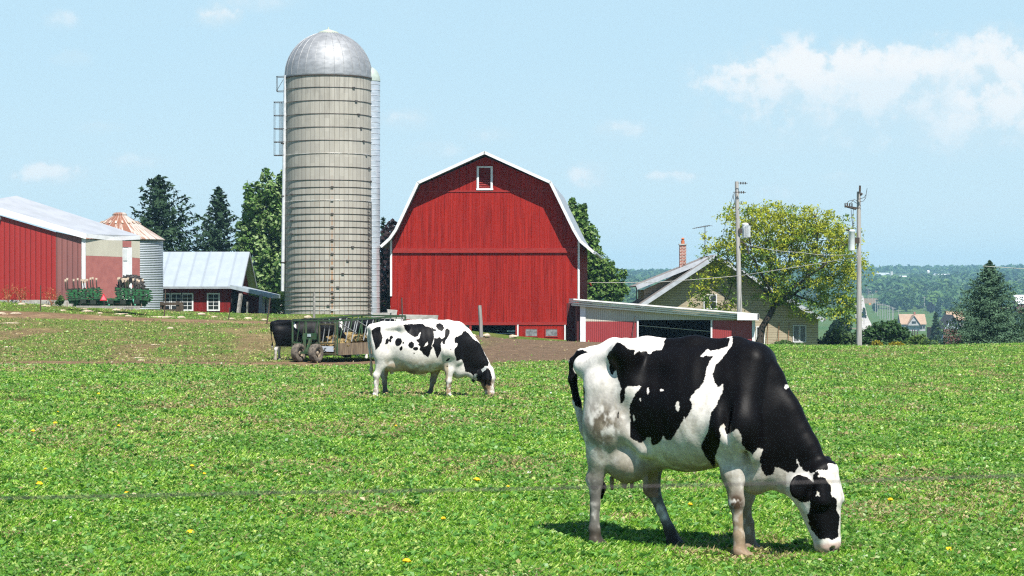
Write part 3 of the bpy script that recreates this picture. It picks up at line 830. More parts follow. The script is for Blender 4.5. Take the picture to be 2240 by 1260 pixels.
def grain_bin():
    Yc = 130.6; K = Yc / FPX; Rb = 93 * K; cx = at(262, 0, Yc).x; cy = Yc; Y = Yc - Rb
    z0 = at(0, 682, Y).z; z1 = at(0, 522, Y).z; za = at(0, 472, Yc).z
    root = empty('grain_bin', (cx, cy, z0), 'round corrugated grain bin with a rusty cone roof beside the machine shed', 'grain bin')
    w = MB(); prof = []
    z = z0
    while z < z1: prof += [(Rb, z), (Rb + .035, z + .055)]; z += .11
    w.lathe(prof, (cx, cy, 0), 40)
    m, nt, b = new_mat('bin_steel')
    sep = nt.n('ShaderNodeSeparateXYZ', None, Vector=nt.coords())
    f = nt.math('FRACT', nt.math('DIVIDE', sep.outputs[2], .22))
    c = nt.mix(nt.math('LESS_THAN', f, .3), (.44, .48, .51), (.23, .26, .28))
    ang = nt.math('ARCTAN2', sep.outputs[1], sep.outputs[0])
    ru = nt.math('MULTIPLY', nt.smooth(nt.math('ABSOLUTE', nt.math('ADD', ang, .98)), .09, .03), nt.smooth(nt.noise(nt.coords((2, 2, .6)), 2, 4), .38, .6))
    c = nt.mix(nt.math('MULTIPLY', ru, .75), c, (.42, .22, .06))
    nt.link(c, b.inputs['Base Color']); b.inputs['Roughness'].default_value = .45; b.inputs['Metallic'].default_value = .35
    w.build('bin_wall', m, root, True)
    r = MB(); r.lathe([(Rb * 1.05, z1 - .06), (Rb * 1.06, z1), (Rb * .17, za), (Rb * .17, za + .1), (Rb * .12, za + .2), (.01, za + .22)], (cx, cy, 0), 40)
    m, nt, b = new_mat('rusty_roof')
    sep = nt.n('ShaderNodeSeparateXYZ', None, Vector=nt.coords())
    ang = nt.math('MULTIPLY', nt.math('ARCTAN2', sep.outputs[1], sep.outputs[0]), 24 / (2 * PI))
    wn = nt.n('ShaderNodeTexWhiteNoise', {'noise_dimensions': '1D'}, W=nt.math('FLOOR', ang)).outputs['Value']
    nz = nt.noise(nt.n('ShaderNodeCombineXYZ', None, X=nt.math('MULTIPLY', ang, 2.0), Y=nt.math('MULTIPLY', sep.outputs[2], .8)).outputs[0], 1.6, 6, .7)
    k = nt.math('ADD', nt.math('MULTIPLY', nz, 1.5), nt.math('MULTIPLY', wn, .5))
    c = nt.ramp(k, [(.0, (.44, .42, .39)), (.80, (.39, .36, .32)), (.96, (.25, .13, .08)), (1.0, (.20, .08, .045))])
    seam = nt.math('LESS_THAN', nt.math('FRACT', ang), .08); c = nt.mix(nt.math('MULTIPLY', seam, .6), c, (.55, .52, .48))
    nt.link(c, b.inputs['Base Color']); b.inputs['Roughness'].default_value = .75
    ro = r.build('cone_roof', m, root)
    lug = mat('faded_lug', (.5, .44, .38), (.36, .22, .14), ns=6)
    for k in range(20):
        a = 2 * PI * k / 20; l = MB()
        l.bar((cx + Rb * .5 * math.cos(a), cy + Rb * .5 * math.sin(a), z1 + (za - z1) * .62 + .06), (cx + Rb * .42 * math.cos(a), cy + Rb * .42 * math.sin(a), z1 + (za - z1) * .73 + .06), .12, .03)
        l.build('roof_step', lug, ro)
grain_bin()

# ------------------------------------------------------------------ small red shed with the pale blue roof
def window(root, P, x0, y0, x1, y1, cols, rows, th=.06, fw=3.2, glass=None):
    """P(px, py, d) -> world; white sash with glazing bars over dark panes"""
    f = MB()
    for a, b in (((x0 - fw, y1 + fw), (x1 + fw, y1)), ((x0 - fw, y0), (x1 + fw, y0 - fw)), ((x0 - fw, y1), (x0, y0)), ((x1, y1), (x1 + fw, y0))):
        f.span(P(a[0], a[1], -th), P(b[0], b[1], -.004))
    for k in range(1, cols): x = x0 + (x1 - x0) * k / cols; f.span(P(x - .5, y1, -th * .7), P(x + .5, y0, -.012))
    for k in range(1, rows): y = y0 + (y1 - y0) * k / rows; f.span(P(x0, y + .5, -th * .68), P(x1, y - .5, -.013))
    o = f.build('window', M_WHITE, root)
    g = MB(); g.span(P(x0, y1, -.011), P(x1, y0, -.005)); g.build('pane', glass or M_GLASS, o)
    return o

def small_shed():
    Y = 135.0
    root = empty('small_shed', at(440, 684, Y), 'low dark red shed with a pale blue metal roof and white sash windows', 'shed')
    P = lambda px, py, d=0.0: at(px, py, Y) + Vector((0, d, 0))
    M_DR = boards_mat('dark_red_boards', (.20, .016, .014), (.15, .012, .012), (.05, .006, .006))
    w = MB(); w.prism([P(340, 700), P(515, 700), P(515, 631), P(340, 631)], (0, .2, 0)); w.build('front_wall', M_DR, root)
    D = 7.0
    e = MB(); b0, b1, ap = at(515, 700, Y), at(515, 631, Y), at(531, 560, Y + 3.5)
    e.prism([P(515, 700), P(515, 632), Vector((P(515, 0).x, Y + 3.5, ap.z)), Vector((P(515, 0).x, Y + D, P(515, 632).z)), Vector((P(515, 0).x, Y + D, P(515, 700).z))], (-.2, 0, 0)); e.build('gable_wall', M_DR, root)
    rm = ribbed_mat('pale_blue_roof', (.36, .41, .45), (.32, .37, .41), .9, 0, .45, .15, .02, .22)
    r = MB(); zr = at(0, 554, Y + 3.5).z; ze = at(0, 630, Y - .5).z
    xl, xr = P(330, 0).x, P(515, 0).x + .45
    th = Vector((0, 0, .1))
    for ya, za, yb_, zb in ((Y - .5, ze, Y + 3.5, zr), (Y + 3.5, zr, Y + D + .5, ze)):
        p = [Vector((xl, ya, za)), Vector((xr, ya, za)), Vector((xr, yb_, zb)), Vector((xl, yb_, zb))]
        r.hexa(p + [q + th for q in p])
    r.build('roof', rm, root)
    t = MB(); t.bar((xr + .03, Y - .5, ze + .02), (xr + .03, Y + 3.5, zr + .02), .05, .18); t.bar((xr + .03, Y + D + .5, ze + .02), (xr + .03, Y + 3.5, zr + .02), .05, .18); t.span((xl, Y - .54, ze - .05), (xr, Y - .51, ze + .1))
    t.build('roof_trim', mat('grey_trim', (.30, .33, .35), (.24, .26, .28), ns=4), root)
    for x0, x1, c in ((348, 371, 2), (376, 396, 2), (400, 420, 2), (456, 478, 2)):
        window(root, P, x0, 644, x1, 677, c, 4)
    # lean-to at the right end
    a, b = at(503, 631, Y - 3.0), at(596, 653, Y - 3.0)
    l = MB(); dp = Vector((0, 4.5, 0)); h = Vector((0, 0, .24))
    l.hexa([a, b, b + dp, a + dp, a + h, b + h, b + dp + h, a + dp + h]); l.build('lean_to_roof', rm, root)
    lw = MB(); lw.prism([P(515.5, 700, .3), P(592, 700, .3), P(592, 657, .3), P(515.5, 639, .3)], (0, .15, 0)); lw.build('lean_to_wall', M_DR, root)
    dk = MB(); dk.prism([P(506, 698, -.1), P(536, 698, -.1), P(536, 648, -.1), P(506, 641, -.1)], (0, -.05, 0)); dk.build('dark_doorway', M_DARK, root)
    for px in (577, 587):
        c = MB(); c.span(P(px - 3.2, 690, -.2), P(px + 3.2, 653, .1)); c.build('corner_board', M_WHITE, root)
    for px, tx, ty in ((521, 527, 643), (569, 571, 644)):
        c = MB(); q0, q1 = at(px, 690, Y - 3.3), at(tx, ty, Y - 2.9); c.bar(q0, q1, .2, .2); c.build('lean_to_post', M_WOODG, root)
small_shed()

# ------------------------------------------------------------------ the open lean-to cattle shed right of the barn
def cattle_shed():
    Y = 108.0
    root = empty('cattle_shed', at(1460, 752, Y), 'low cream and red metal cattle shed with a wide dark opening and white edged roof', 'shed')
    P = lambda px, py, d=0.0: at(px, py, Y) + Vector((0, d, 0))
    top = lambda px: 668 + (px - 1255) * (700 - 668) / (1655 - 1255)
    M_CR = ribbed_mat('cream_ribbed', (.50, .48, .40), (.45, .43, .36), .11, 0, .5, 0, .02, .5)
    M_RR = ribbed_mat('red_ribbed', (.29, .034, .036), (.25, .029, .031), .11, 0, .5, 0, .02, .55)
    w = MB()
    w.prism([P(1281, 703), P(1396, 703), P(1396, 700), P(1555, 700), P(1555, 700.5), P(1646, 700.5), P(1646, top(1646)), P(1281, top(1281) - 6)], (0, .06, 0))
    w.build('cream_wall', M_CR, root)
    w = MB(); w.prism([P(1274, 775), P(1393, 775), P(1393, 703.2), P(1274, 703.2)], (0, .06, 0)); w.build('red_wall', M_RR, root); w = MB(); w.prism([P(1558, 775), P(1646, 775), P(1646, 701), P(1558, 701)], (0, .06, 0)); w.build('red_wall', M_RR, root)
    t = MB()
    for a, b, y in ((1269, 1281, 667), (1393, 1397, 699), (1554.5, 1558, 700), (1645, 1652, 698)):
        t = MB(); t.span(P(a, 775, -.05), P(b, y, .08)); t.build('corner_board', M_WHITE, root)
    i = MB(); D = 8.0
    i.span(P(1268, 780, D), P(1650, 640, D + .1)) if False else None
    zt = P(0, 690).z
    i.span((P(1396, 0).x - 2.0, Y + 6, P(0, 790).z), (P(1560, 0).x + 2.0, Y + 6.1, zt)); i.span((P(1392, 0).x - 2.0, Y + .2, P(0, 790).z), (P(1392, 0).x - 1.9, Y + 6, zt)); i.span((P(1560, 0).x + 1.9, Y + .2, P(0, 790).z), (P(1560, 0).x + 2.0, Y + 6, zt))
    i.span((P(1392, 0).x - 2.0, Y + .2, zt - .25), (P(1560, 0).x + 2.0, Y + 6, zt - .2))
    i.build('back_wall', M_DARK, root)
    s = MB(); s.span(P(1243, 775, 3.0), P(1269, 664, 3.2)); s.span(P(1262, 775, .1), P(1269, 667, 3.0)); s.build('end_wall', mat('end_boards', (.10, .016, .016), (.06, .012, .012), (5, 5, .4), 3), root)
    # roof: ribbed sheets running down to the right, with a thick white edge
    a, b = P(1254, 653, -.55), P(1656, 686, -.55)
    m, nt, bs = new_mat('white_ribbed_roof')
    sep = nt.n('ShaderNodeSeparateXYZ', None, Vector=nt.coords())
    nz = nt.smooth(nt.noise(nt.coords((.25, 6, 6)), 2.0, 5, .65), .45, .75)
    c = nt.mix(nt.math('MULTIPLY', nz, .6), (.72, .72, .69), (.44, .41, .36))
    nt.link(c, bs.inputs['Base Color']); bs.inputs['Roughness'].default_value = .6
    r = MB(); D = Vector((0, 8.5, -.02)); dn = (b - a); 
    nrm = Vector((-dn.z, 0, dn.x)).normalized()
    for k in range(4):      # lapped edge boards / sheet edges, each one proud of the next
        o0 = nrm * (-.10 * k); yo = Vector((0, .09 * k, 0))
        r.hexa([a + o0 - nrm * .075 + yo, b + o0 - nrm * .075 + yo - dn * (.11 if k == 3 else 0), b + o0 - nrm * .075 + D - dn * (.11 if k == 3 else 0), a + o0 - nrm * .075 + D, a + o0 + yo, b + o0 + yo - dn * (.11 if k == 3 else 0), b + o0 + D - dn * (.11 if k == 3 else 0), a + o0 + D])
    r.build('roof', m, root)
    e = MB(); p0, p1 = P(1610, 683.2, -.60), P(1657, 686.6, -.60)
    e.hexa([p0 + Vector((0, 0, -.40)), p1 + Vector((0, 0, -.33)), p1 + Vector((0, .04, -.33)), p0 + Vector((0, .04, -.40)), p0, p1, p1 + Vector((0, .04, 0)), p0 + Vector((0, .04, 0))])
    e.span(P(1654, 699, -.6), P(1657.5, 686.5, 7.5)); e.build('roof_end_trim', M_WHITE, root)
    g = MB(); g.tube([P(1398, 712, .1), P(1554, 725, .1)], .015, 5); g.build('stall_wire', M_GALV, root)
    rd = MB(); rd.tube([P(1381, 745, -.4), P(1389, 691, -.15)], .018, 5); rd.build('leaning_rod', M_IRON, root)
cattle_shed()

# ------------------------------------------------------------------ the house
def house():
    Y = 134.0
    root = empty('house', at(1600, 760, Y), 'tan sided farmhouse with white rake boards, a dormer and a brick chimney', 'house')
    P = lambda px, py, d=0.0: at(px, py, Y) + Vector((0, d, 0))
    m, nt, b = new_mat('tan_siding')
    sep = nt.n('ShaderNodeSeparateXYZ', None, Vector=nt.coords())
    f = nt.math('FRACT', nt.math('DIVIDE', sep.outputs[2], .16))
    nz = nt.smooth(nt.noise(nt.coords((.5, .5, 3)), 2, 4), .3, .7)
    c = nt.mix(nz, (.49, .415, .295), (.43, .365, .26))
    c = nt.mix(nt.math('MULTIPLY', nt.math('LESS_THAN', f, .17), .7), c, (.12, .09, .055))
    nt.link(c, b.inputs['Base Color']); b.inputs['Roughness'].default_value = .65
    bp = nt.n('ShaderNodeBump', None, Height=f, Strength=.8, Distance=.03); nt.link(bp.outputs[0], b.inputs['Normal'])
    M_SID = m
    M_RAKE = mat('rake_paint', (.42, .45, .49), (.34, .37, .40), ns=3, rough=.6)
    M_SHIN = mat('grey_shingles', (.22, .20, .185), (.15, .14, .13), (1, 1, 1), 9, .9, bump=.01)
    D = 9.0
    w = MB(); w.prism([P(1412, 790), P(1790, 790), P(1790, 697), P(1562, 563), P(1412, 662)], (0, .2, 0))
    w.build('front_wall', M_SID, root)
    for px, y in ((1790, 697), (1412, 662)):
        s = MB(); s.span((P(px, 0).x - .1 - (.1 if px > 1500 else -.1), Y + .2, P(0, 790).z), (P(px, 0).x + .1 - (.1 if px > 1500 else -.1), Y + D, P(0, y).z)); s.build('side_wall', M_SID, root)
    # dormer on the left slope
    d = MB(); dy = 1.6
    d.prism([P(1412, 690, dy), P(1412, 633, dy), P(1558, 569, dy), P(1558, 640, dy)], (0, .2, 0)); d.span((P(1412, 0).x, Y + dy + .2, P(0, 690).z), (P(1412, 0).x + .2, Y + D - 1, P(0, 634).z))
    do = d.build('dormer', M_SID, root)
    def slab(a, b, y0, y1, th, name, mtl, par):
        q = MB(); n_ = Vector((-(b.z - a.z), 0, b.x - a.x)).normalized() * th
        if n_.z < 0: n_ = -n_
        A, B = Vector((a.x, y0, a.z)), Vector((b.x, y0, b.z)); L = Vector((0, y1 - y0, 0))
        q.hexa([A, B, B + L, A + L, A + n_, B + n_, B + n_ + L, A + n_ + L]); return q.build(name, mtl, par)
    slab(P(1394, 628), P(1557, 563), Y + dy - .85, Y + D, .08, 'dormer_roof', M_SHIN, do)
    slab(P(1398, 669), P(1562, 560), Y - 1.05, Y + D + .5, .10, 'roof', M_SHIN, root)
    slab(P(1562, 560), P(1800, 701), Y - 1.05, Y + D + .5, .10, 'roof', M_SHIN, root)
    def rk(a, b, y, wd, name, par):
        q = MB(); n_ = Vector((-(b.z - a.z), 0, b.x - a.x)).normalized(); n_ = n_ if n_.z > 0 else -n_
        A, B = Vector((a.x, y, a.z)), Vector((b.x, y, b.z)); L = Vector((0, .05, 0))
        q.hexa([A - n_ * wd, B - n_ * wd, B - n_ * wd + L, A - n_ * wd + L, A + n_ * .06, B + n_ * .06, B + n_ * .06 + L, A + n_ * .06 + L]); return q.build(name, M_RAKE, par)
    rk(P(1393, 626), P(1557, 561), Y + dy - .9, .24, 'rake_board', do)
    rk(P(1398, 668), P(1562, 559), Y - 1.10, .20, 'rake_board', root)
    rk(P(1562, 559), P(1797, 698), Y - 1.10, .20, 'rake_board', root)
    dp = MB(); dp.tube([P(1396, 626, dy + .2), P(1396, 700, dy + .2)], .045, 6); dp.build('downspout', mat('spout', (.16, .17, .18), rough=.5), root)
    for x0, x1, y0, y1, cnum in ((1736, 1747, 713, 747, 1), (1750.5, 1761.5, 713, 747, 1), (1656, 1671, 716, 756, 1), (1541, 1552, 646, 674, 1), (1555, 1566, 646, 674, 1)):
        window(root, P, x0, y0, x1, y1, cnum, 2 if y0 < 700 else 1, .06, 2.0, M_GLASSG if x0 > 1700 else M_GLASS)
    ch = MB(); ch.span(P(1498, 600, 4.0), P(1512.5, 533, 4.5)); m, nt, b = new_mat('chimney_brick')
    br = nt.n('ShaderNodeTexBrick', None, Vector=nt.n('ShaderNodeCombineXYZ', None, X=nt.n('ShaderNodeSeparateXYZ', None, Vector=nt.coords()).outputs[0], Y=nt.n('ShaderNodeSeparateXYZ', None, Vector=nt.coords()).outputs[2]).outputs[0])
    br.inputs['Color1'].default_value = (.34, .10, .06, 1); br.inputs['Color2'].default_value = (.16, .055, .04, 1); br.inputs['Mortar'].default_value = (.45, .40, .35, 1)
    br.inputs['Scale'].default_value = 1.0; br.inputs['Mortar Size'].default_value = .014; br.inputs['Brick Width'].default_value = .23; br.inputs['Row Height'].default_value = .10
    nt.link(br.outputs[0], b.inputs['Base Color']); b.inputs['Roughness'].default_value = .9
    c_ = ch.build('chimney', m, root)
    cc = MB(); cc.span(P(1496.5, 533, 3.95), P(1514, 530, 4.55)); cc.build('chimney_cap', M_CONC, c_)
    pt = MB(); q = P(1505.5, 530, 4.25); pt.lathe([(.12, q.z), (.13, q.z + .2), (.09, q.z + .2), (.09, q.z + .3), (.13, q.z + .33), (.02, q.z + .42)], (q.x, q.y, 0), 12); pt.build('chimney_pot', mat('clay_pot', (.50, .16, .07), (.42, .13, .06), ns=5), c_)
    an = MB(); q = P(1550, 560, 2.5); an.tube([q, Vector((q.x, q.y, P(0, 491, 0).z))], .03, 6); an.tube([P(1544, 560, 2.2), P(1550.5, 541, 2.5)], .02, 5); an.tube([P(1557, 556, 2.9), P(1550.5, 541, 2.5)], .02, 5)
    an.tube([P(1524, 497, 2.5), P(1562, 490.5, 2.5)], .022, 5)
    an.tube([Vector((q.x, q.y, P(0, 520).z)), Vector((q.x, q.y, P(0, 512).z))], .07, 6)
    for k in range(9):
        p = P(1524 + 4.6 * k, 497 - .8 * k, 2.5); hl = .3 + .05 * k
        an.tube([p + Vector((-hl * .35, -hl, 0)), p + Vector((hl * .35, hl, 0))], .012, 4)
    an.build('aerial', mat('aerial_metal', (.10, .10, .105), rough=.5, metal=.4), root, True)
    tl = MB()
    for px in (1678, 1702, 1724): tl.tube([P(px - 2, 770, -.4), P(px + 2, 705, -.06)], .022, 5)
    tl.tube([P(1690, 745, -.3), P(1704, 745, -.3)], .015, 5); tl.build('trellis', mat('rusty_rods', (.22, .11, .05), ns=5), root)
house()

# ------------------------------------------------------------------ utility poles and wires
def pole(px, ptop, pbase, Y, r0, r1, lean, label):
    b = at(px[0], pbase, Y); b.z -= .5; t = at(px[1], ptop, Y)
    root = empty('utility_pole', b, label, 'utility pole', 'utility poles by the house')
    m = MB(); n = 9; m.tube([b.lerp(t, k / n) for k in range(n + 1)], [r0 + (r1 - r0) * k / n for k in range(n + 1)], 12); m.build('post', M_POLE, root, True)
    return root, b, t
M_POLE = mat('grey_pole', (.40, .385, .365), (.27, .255, .24), (9, 9, .35), 2.4, .9, bump=.006, bscale=8)
M_XF = mat('transformer_paint', (.64, .67, .69), (.56, .59, .61), ns=4, rough=.4)
def transformer(root, px, y0, y1, Y, r, fins, side):
    a, b = at(px, y1, Y), at(px, y0, Y)
    m = MB(); m.lathe([(.02, a.z), (r * .96, a.z), (r, a.z + .06), (r, b.z - .1), (r * 1.1, b.z - .08), (r * 1.1, b.z - .02), (r * .7, b.z + .03), (.02, b.z + .05)], (a.x, Y, 0), 16)
    if fins:
        for k in range(10):
            an = -PI * .75 + k * .16; m.box((a.x + (r + .05) * math.cos(an + .5), Y + (r + .05) * math.sin(an + .5), (a.z + b.z) / 2 - .04), (.14, .02, (b.z - a.z) * .8), an + .5)
    o = m.build('transformer', M_XF, root, True)
    k = MB(); k.bar((a.x, Y, (a.z + b.z) / 2), (a.x + side, Y, (a.z + b.z) / 2), .08, .3); k.tube([(a.x - side * .2, Y - .05, b.z), (a.x - side * .75, Y - .1, b.z + .02)], .05, 6); k.build('bracket', M_IRON, o, True)
r1, b1, t1 = pole((1618.5, 1611.5), 397, 690, 122.0, .165, .11, 0, 'grey utility pole rising behind the cattle shed with a finned transformer')
transformer(r1, 1630.5, 489, 521, 121.8, .19, True, -.4)
m = MB()
q = lambda px, py, d=-.1: at(px, py, 121.8) + Vector((0, d, 0))
for y, xa, xb in ((401, 1613, 1635), (421, 1603, 1631)):
    m.tube([q(xa, y - .5), q(xb, y)], .022, 6)
    for k in range(3): p = q(xb - 5 - 5 * k, y); m.tube([p + Vector((0, 0, -.07)), p + Vector((0, 0, .08))], .035, 6)
m.tube([q(1618, 446), q(1622, 446), q(1621, 440)], .02, 5); m.tube([q(1620, 528), q(1630, 534), q(1636, 545), q(1637, 555)], .05, 6)
m.tube([q(1606, 422), q(1604, 432), q(1607, 445), q(1603, 452)], .018, 5); m.box(q(1603.5, 455), (.09, .09, .14))
m.build('insulator_arm', M_IRON, r1, True)
r2, b2, t2 = pole((1879.5, 1878.5), 419, 764, 105.0, .15, .10, 0, 'grey utility pole at the field edge carrying a smooth pale transformer')
transformer(r2, 1863, 504, 548, 104.8, .165, False, .4)
m = MB(); q = lambda px, py, d=-.1: at(px, py, 104.8) + Vector((0, d, 0))
m.bar(q(1880, 424), q(1880.5, 406), .09, .09); m.bar(q(1877, 456), q(1847, 451), .08, .08); m.tube([q(1850, 452), q(1872, 458)], .05, 6)
for px in (1848, 1853, 1858, 1863): p = q(px, 449); m.tube([p + Vector((0, 0, -.12)), p + Vector((0, 0, .10))], .035, 6)
for pts in ([(1850, 447), (1856, 440), (1864, 438), (1870, 443), (1876, 446)], [(1858, 447), (1868, 436), (1876, 441)], [(1880, 441), (1888, 440), (1893, 433), (1894, 425), (1896, 412)], [(1878, 436), (1890, 432), (1894, 425)], [(1861, 458), (1862, 475), (1864, 490), (1863, 503)], [(1866, 458), (1865, 475), (1866, 500)]):
    m.tube([q(*p) for p in pts], .014, 5)
m.tube([q(1881, 424, -.2), q(1884, 427, -.2)], .08, 8)
m.build('insulator_arm', M_IRON, r2, True)

M_WIRE = mat('pale_wire', (.55, .53, .48), (.46, .44, .40), ns=3, rough=.5)
def wire(name, pts, r, label, sag=.0, mtl=None):
    a, b = pts[0], pts[-1]
    P_ = []
    for i in range(len(pts) - 1):
        for k in range(13 if i == len(pts) - 2 else 12):
            t = k / 12; p = pts[i].lerp(pts[i + 1], t); P_.append(p + Vector((0, 0, -sag * 4 * t * (1 - t))))
    m = MB(); m.tube(P_, r, 5); o = m.build(name, mtl or M_WIRE, None, True, loc=a); tag(o, label, 'wire', 'overhead wires by the house'); return o
wire('overhead_wire', [at(1284, 618, 128), at(1440, 617, 125), at(1618, 603, 121.6), at(1876, 562, 104.8)], .017, 'pale twisted service wire running from the barn corner past the house', .02)
wire('overhead_wire', [at(1636, 535, 121.6), at(1752, 552, 113), at(1876, 556, 104.8)], .014, 'thin service wire between the two transformers', .1)
wire('overhead_wire', [at(2150, 582, 90), at(2300, 592, 88)], .012, 'pale wire crossing the tip of the blue spruce', .0)
wire('overhead_wire', [at(1604, 424, 121.6), at(1570, 560, 133)], .012, 'fine drop wire slanting from the finned transformer pole to the house roof', .0, M_IRON)
# ------------------------------------------------------------------ cows: one continuous skin per animal, from a distance field
class SDF:
    def __init__(self, lo, hi, h):
        self.lo = np.array(lo, np.float32); self.h = h
        self.n = np.ceil((np.array(hi) - self.lo) / h).astype(int) + 1
        self.ax = [self.lo[i] + h * np.arange(self.n[i], dtype=np.float32) for i in range(3)]
        self.D = np.full(self.n, 1.0, np.float32)
    def _blk(self, lo, hi):
        s = []
        for i in range(3):
            a = int(max(0, math.floor((lo[i] - self.lo[i]) / self.h))); b = int(min(self.n[i], math.ceil((hi[i] - self.lo[i]) / self.h) + 1))
            s.append(slice(a, max(a, b)))
        s = tuple(s)
        return s, np.meshgrid(self.ax[0][s[0]], self.ax[1][s[1]], self.ax[2][s[2]], indexing='ij')
    def _un(self, s, d, k):
        a = self.D[s]
        h = np.maximum(k - np.abs(a - d), 0) / k
        self.D[s] = np.minimum(a, d) - h * h * k * .25
    def _sub(self, s, d, k):
        a = self.D[s]; d = -d
        h = np.maximum(k - np.abs(a - d), 0) / k
        self.D[s] = np.maximum(a, d) + h * h * k * .25
    def cone(self, a, b, ra, rb, k=.04, flat=1.0, sub=False):
        """tapered round limb; flat <1 squeezes it sideways (local y)"""
        a, b = np.array(a, np.float32), np.array(b, np.float32)
        m = max(ra, rb) + k * 1.2 + 2 * self.h
        s, (X, Y, Z) = self._blk(np.minimum(a, b) - m, np.maximum(a, b) + m)
        f = np.float32(1 / flat); ba = (b - a) * np.array([1, f, 1], np.float32)
        px, py, pz = X - a[0], (Y - a[1]) * f, Z - a[2]
        t = np.clip((px * ba[0] + py * ba[1] + pz * ba[2]) / max(1e-9, float(ba @ ba)), 0, 1)
        d = np.sqrt((px - t * ba[0]) ** 2 + (py - t * ba[1]) ** 2 + (pz - t * ba[2]) ** 2) - (ra + (rb - ra) * t)
        (self._sub if sub else self._un)(s, d * (flat if flat < 1 else 1), k)
    def chain(self, pts, rad, k=.04, flat=1.0):
        for i in range(len(pts) - 1): self.cone(pts[i], pts[i + 1], rad[i], rad[i + 1], k, flat)
    def ell(self, c, r, k=.04, M=None, sub=False):
        """ellipsoid; M rows = its axes"""
        c = np.array(c, np.float32); r = np.array(r, np.float32)
        m = (r.max() if M is not None else r) + k * 1.2 + 2 * self.h
        s, (X, Y, Z) = self._blk(c - m, c + m)
        p = [X - c[0], Y - c[1], Z - c[2]]
        if M is not None: p = [M[i][0] * p[0] + M[i][1] * p[1] + M[i][2] * p[2] for i in range(3)]
        k0 = np.sqrt(sum((p[i] / r[i]) ** 2 for i in range(3))) + 1e-6
        k1 = np.sqrt(sum((p[i] / r[i] ** 2) ** 2 for i in range(3))) + 1e-6
        (self._sub if sub else self._un)(s, k0 * (k0 - 1) / k1, k)
    def loft(self, st, k=.06, nexp=2.25):
        """trunk: stations (x, z_top, z_bottom, half_width, y_centre)"""
        st = np.array(sorted(st), np.float32)
        from_x = st[:, 0]
        m = .12
        lo = (from_x[0] - m, -st[:, 3].max() - .1, st[:, 2].min() - .1); hi = (from_x[-1] + m, st[:, 3].max() + .1, st[:, 1].max() + .1)
        s, (X, Y, Z) = self._blk(lo, hi)
        xs = self.ax[0][s[0]]
        xx = np.clip(xs, from_x[0], from_x[-1])
        # smooth the profile with a cubic through the stations
        def cub(col):
            y = st[:, col]; d = np.gradient(y, from_x)
            i = np.clip(np.searchsorted(from_x, xx) - 1, 0, len(from_x) - 2)
            hh = from_x[i + 1] - from_x[i]; t = (xx - from_x[i]) / hh
            return (2 * t**3 - 3 * t**2 + 1) * y[i] + (t**3 - 2 * t**2 + t) * hh * d[i] + (-2 * t**3 + 3 * t**2) * y[i + 1] + (t**3 - t**2) * hh * d[i + 1]
        zt, zb, hw = cub(1), cub(2), cub(3)
        sh = (-1, 1, 1)
        zc = ((zt + zb) / 2).reshape(sh); hzz = ((zt - zb) / 2).reshape(sh); hw = hw.reshape(sh)
        zn = np.clip((Z - zc) / hzz, -1.3, 1.3)
        wy = hw * (1 - .20 * np.maximum(zn, 0) ** 1.2 - .05 * np.maximum(-zn, 0))
        q = (np.abs(zn) ** nexp + np.abs(Y / wy) ** nexp) ** (1 / nexp)
        d = (q - 1) * np.minimum(hzz, hw) * .95
        over = np.maximum(from_x[0] - X, X - from_x[-1])
        d = np.where(over > 0, np.sqrt(np.maximum(d, 0) ** 2 + over ** 2) , d)
        self._un(s, d.astype(np.float32), k)
    def mesh(self):
        D = self.D; h = self.h
        n = D.shape
        S = D < 0
        c = [S[i:n[0] - 1 + i, j:n[1] - 1 + j, k:n[2] - 1 + k] for i in (0, 1) for j in (0, 1) for k in (0, 1)]
        cnt = sum(x.astype(np.int8) for x in c)
        act = (cnt > 0) & (cnt < 8)
        I = np.argwhere(act)
        vid = np.full(act.shape, -1, np.int32); vid[act] = np.arange(len(I))
        P = np.zeros((len(I), 3)); W = np.zeros(len(I))
        off = [(i, j, k) for i in (0, 1) for j in (0, 1) for k in (0, 1)]
        val = [D[I[:, 0] + o[0], I[:, 1] + o[1], I[:, 2] + o[2]] for o in off]
        for a in range(8):
            for b in range(a + 1, 8):
                if sum(abs(off[a][q] - off[b][q]) for q in range(3)) != 1: continue
                va, vb = val[a], val[b]
                cr = (va < 0) != (vb < 0)
                t = np.where(cr, va / np.where(cr, va - vb, 1), 0)
                p = np.array(off[a])[None] + t[:, None] * (np.array(off[b]) - np.array(off[a]))[None]
                P += p * cr[:, None]; W += cr
        P = (I + P / W[:, None]) * h + self.lo
        Fq = []
        for axis in range(3):
            sl0 = [slice(1, n[q] - 1) for q in range(3)]; sl1 = list(sl0)
            sl0[axis] = slice(0, n[axis] - 1); sl1[axis] = slice(1, n[axis])
            a, b = S[tuple(sl0)], S[tuple(sl1)]
            E = np.argwhere(a != b)
            if not len(E): continue
            flip = a[E[:, 0], E[:, 1], E[:, 2]]
            base = E + np.array([0 if q == axis else 1 for q in range(3)])
            u, v = [(1, 2), (2, 0), (0, 1)][axis]
            def cell(du, dv):
                q = base.copy(); q[:, u] -= du; q[:, v] -= dv
                return vid[q[:, 0], q[:, 1], q[:, 2]]
            quad = np.stack([cell(1, 1), cell(0, 1), cell(0, 0), cell(1, 0)], -1)
            quad[~flip] = quad[~flip][:, ::-1]
            Fq.append(quad)
        Fq = np.concatenate(Fq)
        Fq = Fq[(Fq >= 0).all(1)]
